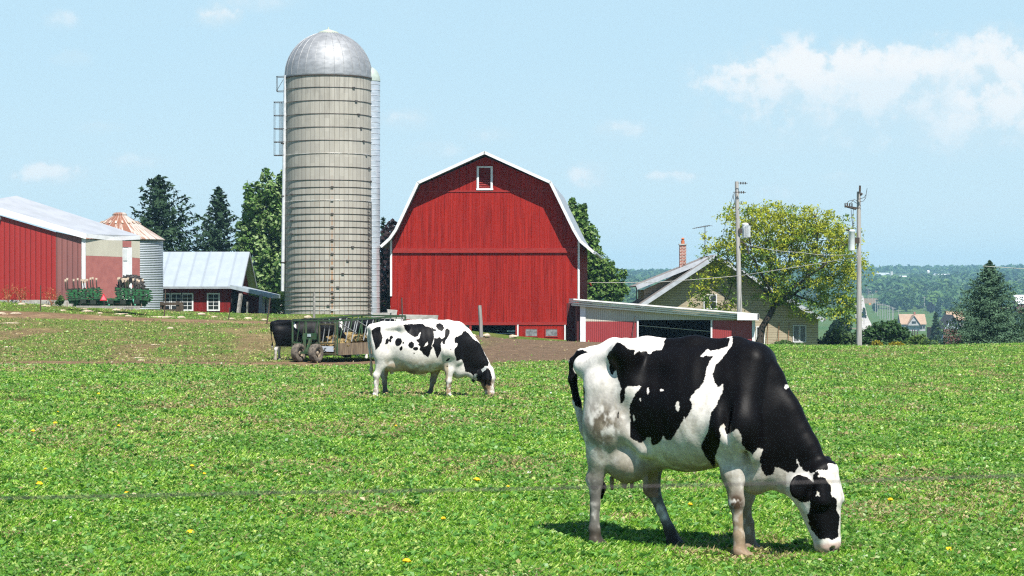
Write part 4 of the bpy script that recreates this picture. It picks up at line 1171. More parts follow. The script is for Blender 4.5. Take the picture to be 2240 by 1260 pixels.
        # light relaxation
        for _ in range(2):
            acc = np.zeros_like(P); cn = np.zeros(len(P))
            for i in range(4):
                j = (i + 1) % 4
                np.add.at(acc, Fq[:, i], P[Fq[:, j]]); np.add.at(acc, Fq[:, j], P[Fq[:, i]])
                np.add.at(cn, Fq[:, i], 1); np.add.at(cn, Fq[:, j], 1)
            P = P * .55 + .45 * acc / np.maximum(cn, 1)[:, None]
        return P, Fq

def vnormals(P, Fq):
    a = P[Fq[:, 1]] - P[Fq[:, 0]]; b = P[Fq[:, 3]] - P[Fq[:, 0]]
    fn = np.cross(a, b); N = np.zeros_like(P)
    for i in range(4): np.add.at(N, Fq[:, i], fn)
    return N / (np.linalg.norm(N, axis=1)[:, None] + 1e-12)

def refine(P, Fq):
    """split every quad in four (for finer coat edges)"""
    n = len(P)
    e = np.concatenate([np.sort(Fq[:, [i, (i + 1) % 4]], 1) for i in range(4)])
    ue, inv = np.unique(e, axis=0, return_inverse=True); inv = inv.reshape(-1)
    m = len(Fq)
    em = (P[ue[:, 0]] + P[ue[:, 1]]) / 2; fc = P[Fq].mean(1)
    V = np.concatenate([P, em, fc])
    E = [n + inv[i * m:(i + 1) * m] for i in range(4)]; c = n + len(ue) + np.arange(m)
    Q = np.concatenate([np.stack([Fq[:, i], E[i], c, E[(i + 3) % 4]], -1) for i in range(4)])
    return V, Q

def inpoly(px, py, poly):
    poly = np.asarray(poly, float); r = np.zeros(len(px), bool); j = len(poly) - 1
    for i in range(len(poly)):
        xi, yi = poly[i]; xj, yj = poly[j]
        c = ((yi > py) != (yj > py)) & (px < (xj - xi) * (py - yi) / ((yj - yi) if yj != yi else 1e-9) + xi)
        r ^= c; j = i
    return r
def inell(px, py, c, r, a=0):
    ca, sa = math.cos(R(a)), math.sin(R(a)); dx, dy = px - c[0], py - c[1]
    return ((dx * ca + dy * sa) / r[0]) ** 2 + ((-dx * sa + dy * ca) / r[1]) ** 2 < 1

class Frame:
    """cow frame: local +x ahead, -y the side seen from the road; placed at (X, Y), turned by -theta"""
    def __init__(self, X, Y, theta, z0):
        self.X, self.Y, self.th, self.z0 = X, Y, R(theta), z0
        self.c, self.s = math.cos(self.th), math.sin(self.th)
    def __call__(self, px, py, yl=0.0):
        u = (px - 1120) / FPX
        x = (u * (self.Y + self.c * yl) - self.X - self.s * yl) / (self.c + self.s * u)
        Yw = self.Y - self.s * x + self.c * yl
        return (x, yl, CZ - (py - HY) * Yw / FPX - self.z0)
    def world(self, P):
        x, y, z = P[:, 0], P[:, 1], P[:, 2]
        return np.stack([self.X + self.c * x + self.s * y, self.Y - self.s * x + self.c * y, z + self.z0], -1)
    def pix(self, P):
        W = self.world(P)
        return 1120 + W[:, 0] * FPX / W[:, 1], HY - (W[:, 2] - CZ) * FPX / W[:, 1]
    def dirv(self, v):          # world direction -> local
        return np.array([self.c * v[0] - self.s * v[1], self.s * v[0] + self.c * v[1], v[2]])

def head(S, poll, muz, face, k=.03, ear=(.16, .0), size=1.0, tilt=.0):
    """poll, muzzle tip: local points; face: direction the forehead looks to"""
    poll, muz, face = [np.array(v, float) for v in (poll, muz, face)]
    d = muz - poll; L = np.linalg.norm(d); d /= L
    f = face - d * (face @ d); f /= np.linalg.norm(f)
    l = np.cross(d, f)
    def P(a, b, c): return poll + d * a * L + f * b * size + l * c * size
    z = size
    S.ell(P(.10, -.06, 0), (.115 * z, .105 * z, .10 * z), k, np.array([d, f, l]))                    # skull
    for sgn in (-1, 1):
        S.cone(P(.02, -.01, .05 * sgn), P(.36, .01, .088 * sgn), .055 * z, .042 * z, k)              # brow to eye ridge
        S.cone(P(.20, -.105, .062 * sgn), P(.60, -.06, .045 * sgn), .075 * z, .050 * z, k)           # cheek
        S.cone(P(.34, -.03, .078 * sgn), P(.80, -.022, .046 * sgn), .046 * z, .036 * z, k)           # cheek to muzzle
        S.ell(P(.34, -.012, .097 * sgn), (.040 * z, .026 * z, .026 * z), .02, np.array([d, f, l]))   # eye bulge
    S.cone(P(.05, -.005, 0), P(.34, .012, 0), .075 * z, .068 * z, k)                                 # forehead
    S.cone(P(.30, .004, 0), P(.86, -.004, 0), .070 * z, .050 * z, k)                                 # nose bridge
    S.ell(P(.90, -.022, 0), (.075 * z, .062 * z, .078 * z), k, np.array([d, f, l]))                  # muzzle
    S.cone(P(.22, -.165, 0), P(.86, -.075, 0), .060 * z, .036 * z, k)                                # jaw
    S.ell(P(.93, -.075, 0), (.040 * z, .03 * z, .05 * z), .03, np.array([d, f, l]))                  # chin
    for sgn in (-1, 1):
        S.ell(P(.955, .008, .036 * sgn), (.016 * z, .02 * z, .016 * z), .012, np.array([d, f, l]), sub=True)   # nostril
    ears = []
    for sgn in (-1, 1):
        o_ = tilt * sgn; a = P(.07 + o_ * .4, -.07, .088 * sgn); b = P(.07 + ear[1] + o_, -.095, (.088 + ear[0]) * sgn)
        e = (b - a) / np.linalg.norm(b - a); nrm = np.cross(e, d); nrm /= np.linalg.norm(nrm); t3 = np.cross(nrm, e)
        S.cone(a - e * .03, a + e * .05, .034 * z, .03 * z, .03)
        S.ell(a + e * (ear[0] * .62), (ear[0] * .56, .024 * z, .068 * z), .02, np.array([e, nrm, t3]))
        ears.append((a + e * (ear[0] * .62), e))
    eyes = [P(.345, -.008, .112 * s_) for s_ in (-1, 1)]
    return dict(P=P, d=d, f=f, l=l, L=L, eyes=eyes, ears=ears)

def hoof(S, p, ahead=(1, 0, 0), r=.052):
    """cloven foot on the ground under p"""
    a = np.array(ahead, float)
    for s_ in (-1, 1):
        q = np.array(p, float) + np.array([0, .024 * s_, 0])
        S.cone(q + a * .0 + [0, 0, .045], q + a * .065 + [0, 0, .022], r * .72, r * .5, .012)
        S.cone(q + [0, 0, .06], q + a * .02 + [0, 0, .02], r * .7, r * .72, .015)

M_COAT = attr_mat('cow_coat', rough=.48, spec=.085, var=.12, vs=26.0, bump=.002)
M_EYE = mat('cow_eye', (.008, .006, .005), rough=.08, spec=.6)
BLACK = np.array([.0042, .0040, .0046]); WHITE = np.array([.66, .62, .57]); MUD = np.array([.155, .115, .072]); PINK = np.array([.50, .29, .235])
DARKM = np.array([.035, .028, .02]); TAN = np.array([.42, .345, .25])

def finish_cow(root, fr, P, Fq, col, hd, name='body'):
    W = fr.world(P)
    np_mesh(name, W, Fq, M_COAT, root, cols=col, smooth=True)
    for e in hd['eyes']:
        p = fr.world(np.array([e]))[0]
        mb = MB(); mb.blob(p, (.021, .021, .021), 8, 12, 0.0); mb.build('eye', M_EYE, root, True)

def jit(P, px, py, amp, f=1.0, seed=0):
    nx = (fbm(P[:, 0] * 38 * f, P[:, 1] * 38 * f, P[:, 2] * 20 * f, seed=seed, octv=3) - .5) * 2 * amp
    ny = (fbm(P[:, 0] * 38 * f + 9, P[:, 1] * 38 * f, P[:, 2] * 20 * f, seed=seed + 5, octv=3) - .5) * 2 * amp * 1.5
    return px + nx, py + ny
def lerpc(c, t, m):
    m = np.clip(m, 0, 1)[:, None]
    return c * (1 - m) + t * m

def skin_relief(P, N, k):
    """ribs, muscle and loose skin: small displacements along the normal"""
    a = (fbm(P[:, 0] * 6, P[:, 1] * 6, P[:, 2] * 3.5, seed=101, octv=2) - .5) * .016
    trunk = sstep(-.55, -.4, P[:, 0]) * sstep(.62, .45, P[:, 0]) * sstep(.7, .85, P[:, 2]) * sstep(.10, .2, np.abs(P[:, 1]))
    rib = np.sin((P[:, 0] * .93 + P[:, 2] * .22) * 2 * PI / .105 + 1.5 * (vnoise(P[:, 0] * 3, P[:, 2] * 3, seed=3) - .5)) * .0012 * trunk * sstep(-.25, -.1, P[:, 0])
    fold = np.sin((P[:, 2] * .8 - P[:, 0] * .6) * 2 * PI / .06 + 4 * vnoise(P[:, 0] * 5, P[:, 2] * 5, seed=8)) * .0004 * sstep(.75, .9, P[:, 0]) * sstep(.45, .6, P[:, 2])
    return P + N * ((a * sstep(.30, .6, P[:, 2]) + rib + fold) * k)[:, None]

# ---------------------------------------------------------------- the cow close to the road
def near_cow():
    Yc = 14.3
    X0 = (1500 - 1120) * Yc / FPX
    gz = hz(X0, Yc)
    fr = Frame(X0, Yc, 30, gz)
    S = SDF((-1.0, -.52, -.01), (1.25, .52, 1.56), .0115)
    q = fr
    def stt(px, pt, pb, hw): a = q(px, pt, 0); b = q(px, pb, 0); return (a[0], a[2], b[2], hw)
    S.loft([stt(1292, 786, 915, .10), stt(1315, 764, 960, .19), stt(1355, 756, 985, .225), stt(1400, 752, 1000, .25), stt(1450, 754, 1018, .30), stt(1505, 752, 1032, .345),
            stt(1555, 752, 1026, .34), stt(1600, 754, 1014, .295), stt(1640, 759, 1016, .24), stt(1672, 780, 1034, .18), stt(1692, 816, 1016, .11)])
    # spine, hooks, pins, rump
    S.chain([q(1290, 774), q(1345, 760), q(1420, 760), q(1520, 756), q(1610, 760), q(1660, 775)], [.035, .045, .05, .05, .05, .05], .08)
    for sg in (-1, 1):
        y = sg
        S.ell(q(1372 if sg < 0 else 1440, 772, .225 * y), (.075, .055, .055), .10)
        hk = np.array(q(1372, 766, -.225)); hk[1] = .25 * y
        pn = np.array(q(1276, 800, -.115)); pn[1] = .115 * y
        S.cone(hk, pn, .055, .055, .10)
        S.cone(hk, hk + [.03, .03 * -y, -.26], .05, .07, .10)
        S.ell(pn, (.055, .05, .06), .08)
        fl = np.array(q(1425, 815, -.335)); fl[1] = .352 * y
        S.ell(fl, (.125, .125, .105), .08, sub=True)
        tl_ = np.array(q(1318, 838, -.30)); tl_[1] = .30 * y; S.ell(tl_, (.085, .07, .10), .10, sub=True)                       # hollow ahead of the hook
    # thighs and hind legs: near leg under the rump, far leg one step ahead
    def hind(dx, y, foot, hock, fet, up):
        S.cone(up[0], up[1], .155, .145, .10, .62)
        S.cone(up[1], up[2], .145, .100, .08, .62)
        S.cone(up[2], hock, .088, .054, .04, .72)
        S.ell(np.array(hock) + [-.04, 0, .012], (.036, .03, .05), .03)
        S.chain([hock, (np.array(hock) + np.array(fet)) / 2, fet], [.052, .036, .040], .02, .8)
        S.cone(fet, np.array(foot) + [0, 0, .055], .040, .046, .02)
        hoof(S, foot)
    def foot(px, py, y): a = np.array(q(px, py, y)); a[2] = 0.0; return a
    yn, yf = -.17, .17
    hind(0, yn, foot(1303, 1190, yn), np.array(q(1303, 1052, yn)), np.array(q(1300, 1158, yn)),
         [np.array(q(1322, 850, yn - .03)), np.array(q(1325, 930, yn - .03)), np.array(q(1313, 990, yn - .01))])
    hind(0, yf, foot(1472, 1190, yf), np.array(q(1428, 1072, yf)), np.array(q(1465, 1160, yf)),
         [np.array(q(1385, 850, yf + .03)), np.array(q(1410, 940, yf + .02)), np.array(q(1425, 1000, yf))])
    # flank fold from thigh to belly
    S.cone(q(1352, 915, -.20), q(1408, 985, -.20), .035, .045, .07)
    # udder
    S.ell(q(1374, 1002, -.085), (.18, .14, .175), .028)
    S.ell(q(1395, 995, .05), (.19, .13, .16), .05)
    S.cone(q(1372, 960, -.07), q(1430, 1000, -.03), .13, .10, .05)
    for px, py, y, pz in ((1338, 1046, -.03, 1078), (1366, 1050, -.1, 1074), (1381, 1050, .04, 1074), (1412, 1046, -.07, 1078)):
        S.cone(q(px, py, y), q(px + 1, pz - 7, y), .021, .0145, .018)
    # tail
    S.chain([q(1300, 772), q(1272, 775), q(1256, 792), q(1253, 830), q(1262, 880), q(1276, 940, .02), q(1296, 1000, .04), q(1308, 1040, .05)], [.05, .042, .037, .034, .030, .022, .017, .016], .025)
    S.chain([q(1308, 1040, .05), q(1316, 1066, .06), q(1316, 1090, .06)], [.02, .034, .012], .02)
    # shoulder, forelegs
    for sg in (-1, 1):
        def yy(a): b = np.array(a, float); b[1] = abs(b[1]) * sg; return b
        S.cone(yy(q(1640, 800, -.10)), yy(q(1610, 930, -.235)), .11, .155, .10, .7)
        S.cone(yy(q(1610, 930, -.235)), yy(q(1640, 985, -.16)), .14, .11, .09, .8)
    yn, yf = -.185, .15
    def fore(y, elb, mid, knee, can, fet, ft):
        S.cone(elb, mid, .118, .082, .06, .68)
        S.cone(mid, knee, .076, .050, .03, .8)
        S.ell(knee, (.052, .045, .062), .03)
        S.chain([knee, can, fet], [.047, .033, .039], .02, .85)
        S.cone(fet, ft + [0, 0, .055], .039, .046, .02)
        hoof(S, ft)
    fore(yn, q(1598, 960, yn), q(1604, 1035, yn), np.array(q(1611, 1098, yn)), np.array(q(1614, 1140, yn)), np.array(q(1616, 1172, yn)), foot(1618, 1212, yn))
    fore(yf, q(1628, 960, yf), q(1630, 1030, yf), np.array(q(1634, 1085, yf)), np.array(q(1632, 1120, yf)), np.array(q(1637, 1145, yf)), foot(1640, 1180, yf))
    # brisket and dewlap
    S.ell(q(1655, 1020, -.02), (.145, .125, .165), .07)
    S.cone(q(1648, 1000, 0), q(1652, 1052, 0), .11, .085, .06)
    S.cone(q(1655, 1055, 0), q(1690, 1030, 0), .055, .04, .06)
    S.ell(q(1634, 1015, -.215), (.018, .05, .13), .05, sub=True)          # crease between foreleg and brisket
    S.ell(q(1588, 905, -.335), (.03, .06, .16), .08, sub=True)           # behind the shoulder
    # neck
    S.chain([q(1640, 880), q(1682, 915), q(1722, 975), q(1770, 1040)], [.24, .195, .15, .105], .09, .62)
    S.chain([q(1652, 778), q(1692, 826), q(1728, 900), q(1766, 978), q(1796, 1020)], [.05, .048, .048, .05, .05], .07)
    S.chain([q(1680, 1000), q(1716, 1035), q(1760, 1085)], [.10, .085, .075], .08, .7)
    # head, turned a little to the road
    face = q.dirv(np.array([.80, -.60, .12]))
    hd = head(S, q(1806, 1030, 0), q(1822, 1206, 0), face, ear=(.17, .0), size=1.2, tilt=.13)
    S.ell(q(1808, 1024), (.06, .07, .05), .05)
    P, Fq = S.mesh()
    N = vnormals(P, Fq)
    P, Fq = refine(P, Fq); N = vnormals(P, Fq)
    P = skin_relief(P, N, 1.0)
    px0, py0 = q.pix(P)
    px, py = jit(P, px0, py0, 2.6, seed=3)
    zx, zy = (px - 1160) * 2.29125, (py - 700) * 2.29091
    blk = inpoly(zx, zy, [(435, 108), (412, 140), (383, 178), (395, 225), (404, 268), (413, 276), (430, 250), (440, 300), (455, 340), (480, 345), (492, 332), (530, 330), (556, 330), (538, 358), (513, 395), (499, 430), (500, 470), (503, 500), (497, 540), (500, 585), (520, 598), (545, 614), (560, 615), (577, 600), (590, 587), (607, 592), (604, 615), (620, 630), (637, 628), (652, 608), (665, 580), (680, 600), (702, 603), (716, 590), (732, 560), (750, 530), (766, 500), (768, 480), (775, 495), (790, 475), (808, 445), (810, 420), (801, 400), (806, 376), (838, 347), (868, 312), (884, 240), (900, 205), (915, 180), (850, 183), (870, 163), (888, 148), (902, 158), (942, 149), (990, 133), (1000, 90), (700, 60), (672, 105), (668, 130), (655, 150), (612, 155), (597, 174), (580, 157), (545, 158), (518, 172), (522, 152), (490, 143), (470, 120)])
    blk |= inell(zx, zy, (462, 378), (13, 40), -8 * -1) | inell(zx, zy, (440, 476), (5, 18))
    for c, r in (((590, 358), (6, 15)), ((661, 350), (9, 6)), ((551, 402), (4, 9)), ((738, 434), (9, 26)), ((519, 492), (5, 15))):
        blk &= ~inell(zx, zy, c, r)
    fr_poly = [(1012, 126), (985, 160), (960, 200), (930, 225), (914, 270), (924, 310), (940, 335), (966, 320), (962, 365), (944, 400), (930, 440), (905, 470), (890, 560), (860, 620), (860, 650), (880, 688), (905, 715), (925, 738), (926, 700), (932, 665), (950, 622), (955, 575), (945, 545), (967, 517), (976, 530), (978, 575), (1002, 570), (1035, 545), (1056, 580), (1060, 620), (1085, 655), (1115, 672), (1140, 640), (1166, 650), (1150, 690), (1155, 740), (1180, 785), (1216, 770), (1226, 735), (1252, 742), (1290, 765), (1332, 752), (1340, 735), (1332, 690), (1348, 722), (1372, 752), (1405, 772), (1440, 752), (1500, 746), (1560, 700), (1640, 600), (1440, 60), (1012, 60)]
    blk |= inpoly(zx, zy, fr_poly) & ~inell(zx, zy, (1284, 336), (10, 10))
    blk |= inpoly(zx, zy, [(903, 712), (928, 740), (948, 800), (962, 845), (974, 882), (966, 850), (945, 800), (925, 762)])
    # the black also wraps a little way over the back; far side mirrors the large patches loosely
    near = N[:, 1] < .25
    far_blk = (fbm(P[:, 0] * 2.1 + 4, P[:, 1] * .6 + 2, P[:, 2] * 2.1, seed=17) > .5)
    on_body = (px0 < 1745)
    top = P[:, 2] > 1.2
    blk = np.where(near | top | (px0 > 1690), blk, far_blk & (P[:, 2] > .62))
    # face
    hx, hy = (px - 1640) * 4.6654, (py - 960) * 4.6667
    isface = (hx > 380) & (hy > 255) & (px0 > 1700)
    fblk = inpoly(hx, hy, [(655, 350), (690, 330), (715, 358), (690, 392), (740, 393), (780, 410), (800, 450), (826, 472), (831, 560), (850, 590), (892, 612), (888, 730), (913, 790), (910, 900), (905, 1003), (850, 1034), (790, 1020), (715, 1035), (690, 1010), (640, 930), (600, 860), (611, 840), (585, 775), (605, 750), (615, 680), (610, 640), (632, 590), (690, 575), (716, 592), (711, 545), (660, 530), (650, 500), (665, 480), (640, 400)])
    blk = np.where(isface, fblk | inpoly(hx, hy, [(280, 255), (285, 275), (380, 345), (455, 340), (500, 290), (470, 190), (500, 270), (560, 335), (640, 350), (690, 320), (800, 318), (800, 200), (280, 100)]), blk)
    for i, (ec, e) in enumerate(hd['ears']):
        v = P - ec; al = v @ e
        blk |= (np.linalg.norm(v, axis=1) < .125) & (al > -.085)
    tail = (px0 < 1300) & (np.abs(P[:, 1]) < .075) & (inpoly(zx, zy, [(300, 166), (265, 150), (200, 150), (180, 300), (225, 430), (262, 440), (272, 425), (275, 360), (262, 300), (246, 312), (226, 262), (214, 240), (240, 205)]))
    blk |= tail
    blk |= inpoly(zx, zy, [(262, 300), (247, 310), (250, 400), (262, 430), (272, 400), (274, 355)]) & (px0 < 1300)
    sw = (P[:, 1] > .015) & (px0 > 1294) & (px0 < 1330) & (py0 > 1010) & (P[:, 1] < .12)
    blk |= sw
    col = np.where(blk[:, None], BLACK[None], WHITE[None]).astype(np.float64)
    # soil stains; the lower body also carries painted shade
    z = P[:, 2]
    n1 = fbm(P[:, 0] * 9, P[:, 1] * 9, z * 9, seed=51, octv=5); n2 = fbm(P[:, 0] * 26, P[:, 1] * 26, z * 18, seed=61, octv=4)
    wmask = (~blk).astype(float)
    belly = sstep(.74, .56, z) * (px0 > 1340) * (px0 < 1600) * (z > .40)
    col = lerpc(col, MUD * .9, belly * sstep(.32, .56, n1) * .95 * wmask)
    th = np.exp(-(((px0 - 1320) / 45) ** 2 + ((py0 - 935) / 62) ** 2))
    col = lerpc(col, np.array([.105, .085, .06]), th * sstep(.30, .56, n1 * .35 + n2 * .65) * 1.3 * wmask)
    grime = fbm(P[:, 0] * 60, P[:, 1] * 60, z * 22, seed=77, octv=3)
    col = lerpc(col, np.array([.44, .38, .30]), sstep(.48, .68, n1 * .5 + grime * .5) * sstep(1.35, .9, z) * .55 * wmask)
    col = lerpc(col, np.array([.36, .315, .24]), sstep(1.0, .58, z) * sstep(.30, .55, n1 * .5 + n2 * .5) * .6 * wmask * (px0 < 1720))  # grime towards the belly, with underside shade put into the coat colour
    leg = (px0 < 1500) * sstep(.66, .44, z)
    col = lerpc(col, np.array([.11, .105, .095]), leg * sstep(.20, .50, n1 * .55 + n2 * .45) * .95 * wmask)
    udd = (px0 > 1322) & (px0 < 1440) & (z < .66) & (z > .35) & (np.abs(P[:, 1]) < .26)
    col = lerpc(col, np.array([.33, .25, .175]), udd * sstep(.66, .50, z + (n1 - .5) * .2) * .8 * wmask)
    col = lerpc(col, np.array([.25, .15, .125]), udd * sstep(.46, .42, z) * .9)
    col = lerpc(col, TAN, (px0 > 1640) * (px0 < 1700) * sstep(.62, .46, z) * .55 * wmask)
    knee = np.exp(-(((px0 - 1610) / 22) ** 2 + ((py0 - 1100) / 26) ** 2))
    col = lerpc(col, np.array([.075, .05, .032]), knee * sstep(.22, .48, n2) * 1.3)
    shank = (px0 > 1585) * (px0 < 1660) * sstep(.36, .28, z)
    col = lerpc(col, np.array([.25, .19, .125]), shank * (.55 + .6 * sstep(.35, .6, n2)))
    col = lerpc(col, np.array([.20, .14, .09]), (px0 > 1585) * (px0 < 1660) * sstep(.16, .06, z) * .8)
    col = lerpc(col, DARKM, (px0 < 1520) * sstep(.20, .10, z) * .9)
    hp = (P - np.array(hd['P'](0, 0, 0))) @ hd['d'] / hd['L']
    onh = (px0 > 1760) & (hp > .3)
    fb = (P - np.array(hd['P'](0, 0, 0))) @ hd['f']
    col = lerpc(col, PINK, onh * sstep(.86, .92, hp) * .7)
    col = lerpc(col, DARKM, onh * sstep(.93, .99, hp) * sstep(-.03, .01, fb + (n2 - .5) * .06) * .9)
    far_eye = np.linalg.norm(P - hd['eyes'][0], axis=1); e2 = np.linalg.norm(P - hd['eyes'][1], axis=1)
    col = lerpc(col, BLACK, sstep(.034, .024, np.minimum(far_eye, e2)))
    col = lerpc(col, np.array([.62, .53, .38]), (px0 > 1780) * (hp > .02) * (hp < .3) * wmask * sstep(.45, .6, n2) * .4)
    root = empty('cow', (X0, Yc, gz), 'large black and white cow grazing nearest the wire with a black face patch', 'cow', None)
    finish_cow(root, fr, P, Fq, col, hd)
    return root

# ---------------------------------------------------------------- the cow half way to the barn (and the herd at the feeder, in other poses)
def mid_frame(X, Y, th, z): return Frame(X, Y, th, z)

def build_mid(S, q, kind='graze'):
    """q maps picture-like side-view coordinates of a 1.45 m cow to the local frame: (zx, zy, y)"""
    def stt(x, t, b, hw): a = q(x, t, 0); c = q(x, b, 0); return (a[0], a[2], c[2], hw)
    S.loft([stt(128, 160, 340, .10), stt(165, 128, 460, .20), stt(240, 112, 560, .235), stt(330, 105, 620, .25), stt(450, 102, 680, .29), stt(600, 100, 755, .35), stt(720, 92, 800, .375),
            stt(830, 84, 805, .37), stt(960, 76, 775, .35), stt(1100, 82, 750, .31), stt(1220, 94, 780, .27), stt(1330, 118, 820, .21), stt(1410, 165, 760, .13)])
    for sg in (-1, 1):
        def y_(a): b = np.array(a, float); b[1] = sg * abs(b[1]); return b
        hk, pn = y_(q(590, 135, -.235)), y_(q(165, 180, -.12))
        S.ell(hk, (.07, .05, .05), .09); S.cone(hk, pn, .05, .05, .10); S.ell(pn, (.05, .045, .055), .08)
        S.cone(hk, hk + [.02, -.02 * sg, -.24], .045, .06, .10)
        S.ell(y_(q(720, 215, -.40)), (.10, .085, .075), .09, sub=True)
        S.cone(y_(q(1290, 200, -.09)), y_(q(1230, 470, -.235)), .10, .15, .10, .7)
        S.cone(y_(q(1230, 470, -.235)), y_(q(1330, 600, -.15)), .13, .10, .09, .8)
    S.chain([q(125, 150), q(300, 118), q(700, 108), q(960, 92), q(1200, 108), q(1340, 150)], [.035, .045, .05, .05, .05, .05], .08)
    def foot(x, y): a = np.array(q(x, 1120, y)); a[2] = 0; return a
    def hind(y, x0):
        hk = np.array(q(x0[2], 820, y)); ft = foot(x0[4], y); fe = np.array(q(x0[3], 1030, y))
        S.cone(q(x0[0], 400, y * 1.12), q(x0[0] + 20, 520, y * 1.12), .17, .15, .10, .6)
        S.cone(q(x0[0] + 20, 520, y * 1.12), q(x0[1], 650, y), .14, .105, .08, .62)
        S.cone(q(x0[1], 650, y), hk, .095, .058, .05, .72)
        S.ell(hk + [-.03, 0, .01], (.038, .034, .05), .04)
        S.chain([hk, (hk + fe) / 2, fe], [.056, .042, .045], .03, .82)
        S.cone(fe, ft + [-.01, 0, .055], .045, .048, .03); hoof(S, ft + [-.03, 0, 0])
    hind(-.17, (270, 290, 215, 205, 205)); hind(.17, (300, 350, 318, 330, 345))
    def fore(y, x):
        S.cone(q(x[0], 560, y), q(x[1], 740, y), .118, .082, .06, .68)
        kn = np.array(q(x[2], 890, y)); fe = np.array(q(x[3], 1040, y)); ft = foot(x[4], y)
        S.cone(q(x[1], 740, y), kn, .08, .055, .04, .8); S.ell(kn, (.056, .048, .064), .03)
        S.chain([kn, (kn + fe) / 2, fe], [.05, .037, .043], .03, .85)
        S.cone(fe, ft + [-.01, 0, .055], .043, .048, .025); hoof(S, ft + [-.03, 0, 0])
    fore(-.18, (1215, 1215, 1208, 1200, 1222)); fore(.15, (1100, 1025, 990, 955, 935) if kind == 'graze' else (1180, 1185, 1180, 1172, 1190))
    # udder
    S.ell(q(430, 660, -.05), (.20, .13, .155), .05); S.ell(q(450, 650, .06), (.19, .12, .15), .05); S.cone(q(430, 640, -.06), q(560, 700, -.03), .13, .08, .06)
    for x, y in ((425, -.09), (405, .05)): S.cone(q(x, 745, y), q(x, 800, y), .022, .015, .018)
    # tail
    S.chain([q(140, 150), q(108, 170), q(97, 260), q(112, 420), q(128, 560), q(140, 650)], [.045, .036, .03, .025, .021, .02], .025)
    S.chain([q(140, 650), q(138, 740), q(142, 830)], [.022, .04, .012], .02)
    # brisket
    S.ell(q(1345, 720, 0), (.16, .13, .18), .07); S.cone(q(1330, 760), q(1450, 770), .08, .045, .07)
    if kind == 'graze':
        S.chain([q(1320, 330), q(1440, 430), q(1560, 600), q(1680, 760)], [.25, .21, .165, .12], .10, .62)
        S.chain([q(1330, 150), q(1450, 235), q(1570, 420), q(1690, 640), q(1740, 710)], [.055, .055, .06, .06, .06], .09)
        S.chain([q(1430, 690), q(1540, 780), q(1620, 850)], [.10, .085, .07], .08, .7)
        hd = head(S, q(1765, 735, 0), q(1802, 1108, 0), np.array([.86, -.45, .25]), ear=(.16, .04), size=1.15)
    else:   # head lifted to the hay
        S.chain([q(1320, 330), q(1460, 330), q(1600, 330), q(1720, 330)], [.25, .21, .16, .115], .10, .62)
        S.chain([q(1330, 150), q(1480, 175), q(1640, 220), q(1740, 262)], [.055, .06, .06, .06], .09)
        hd = head(S, q(1760, 285, 0), q(2010, 560, 0), np.array([.72, -.1, .68]), ear=(.16, .02))
    return hd

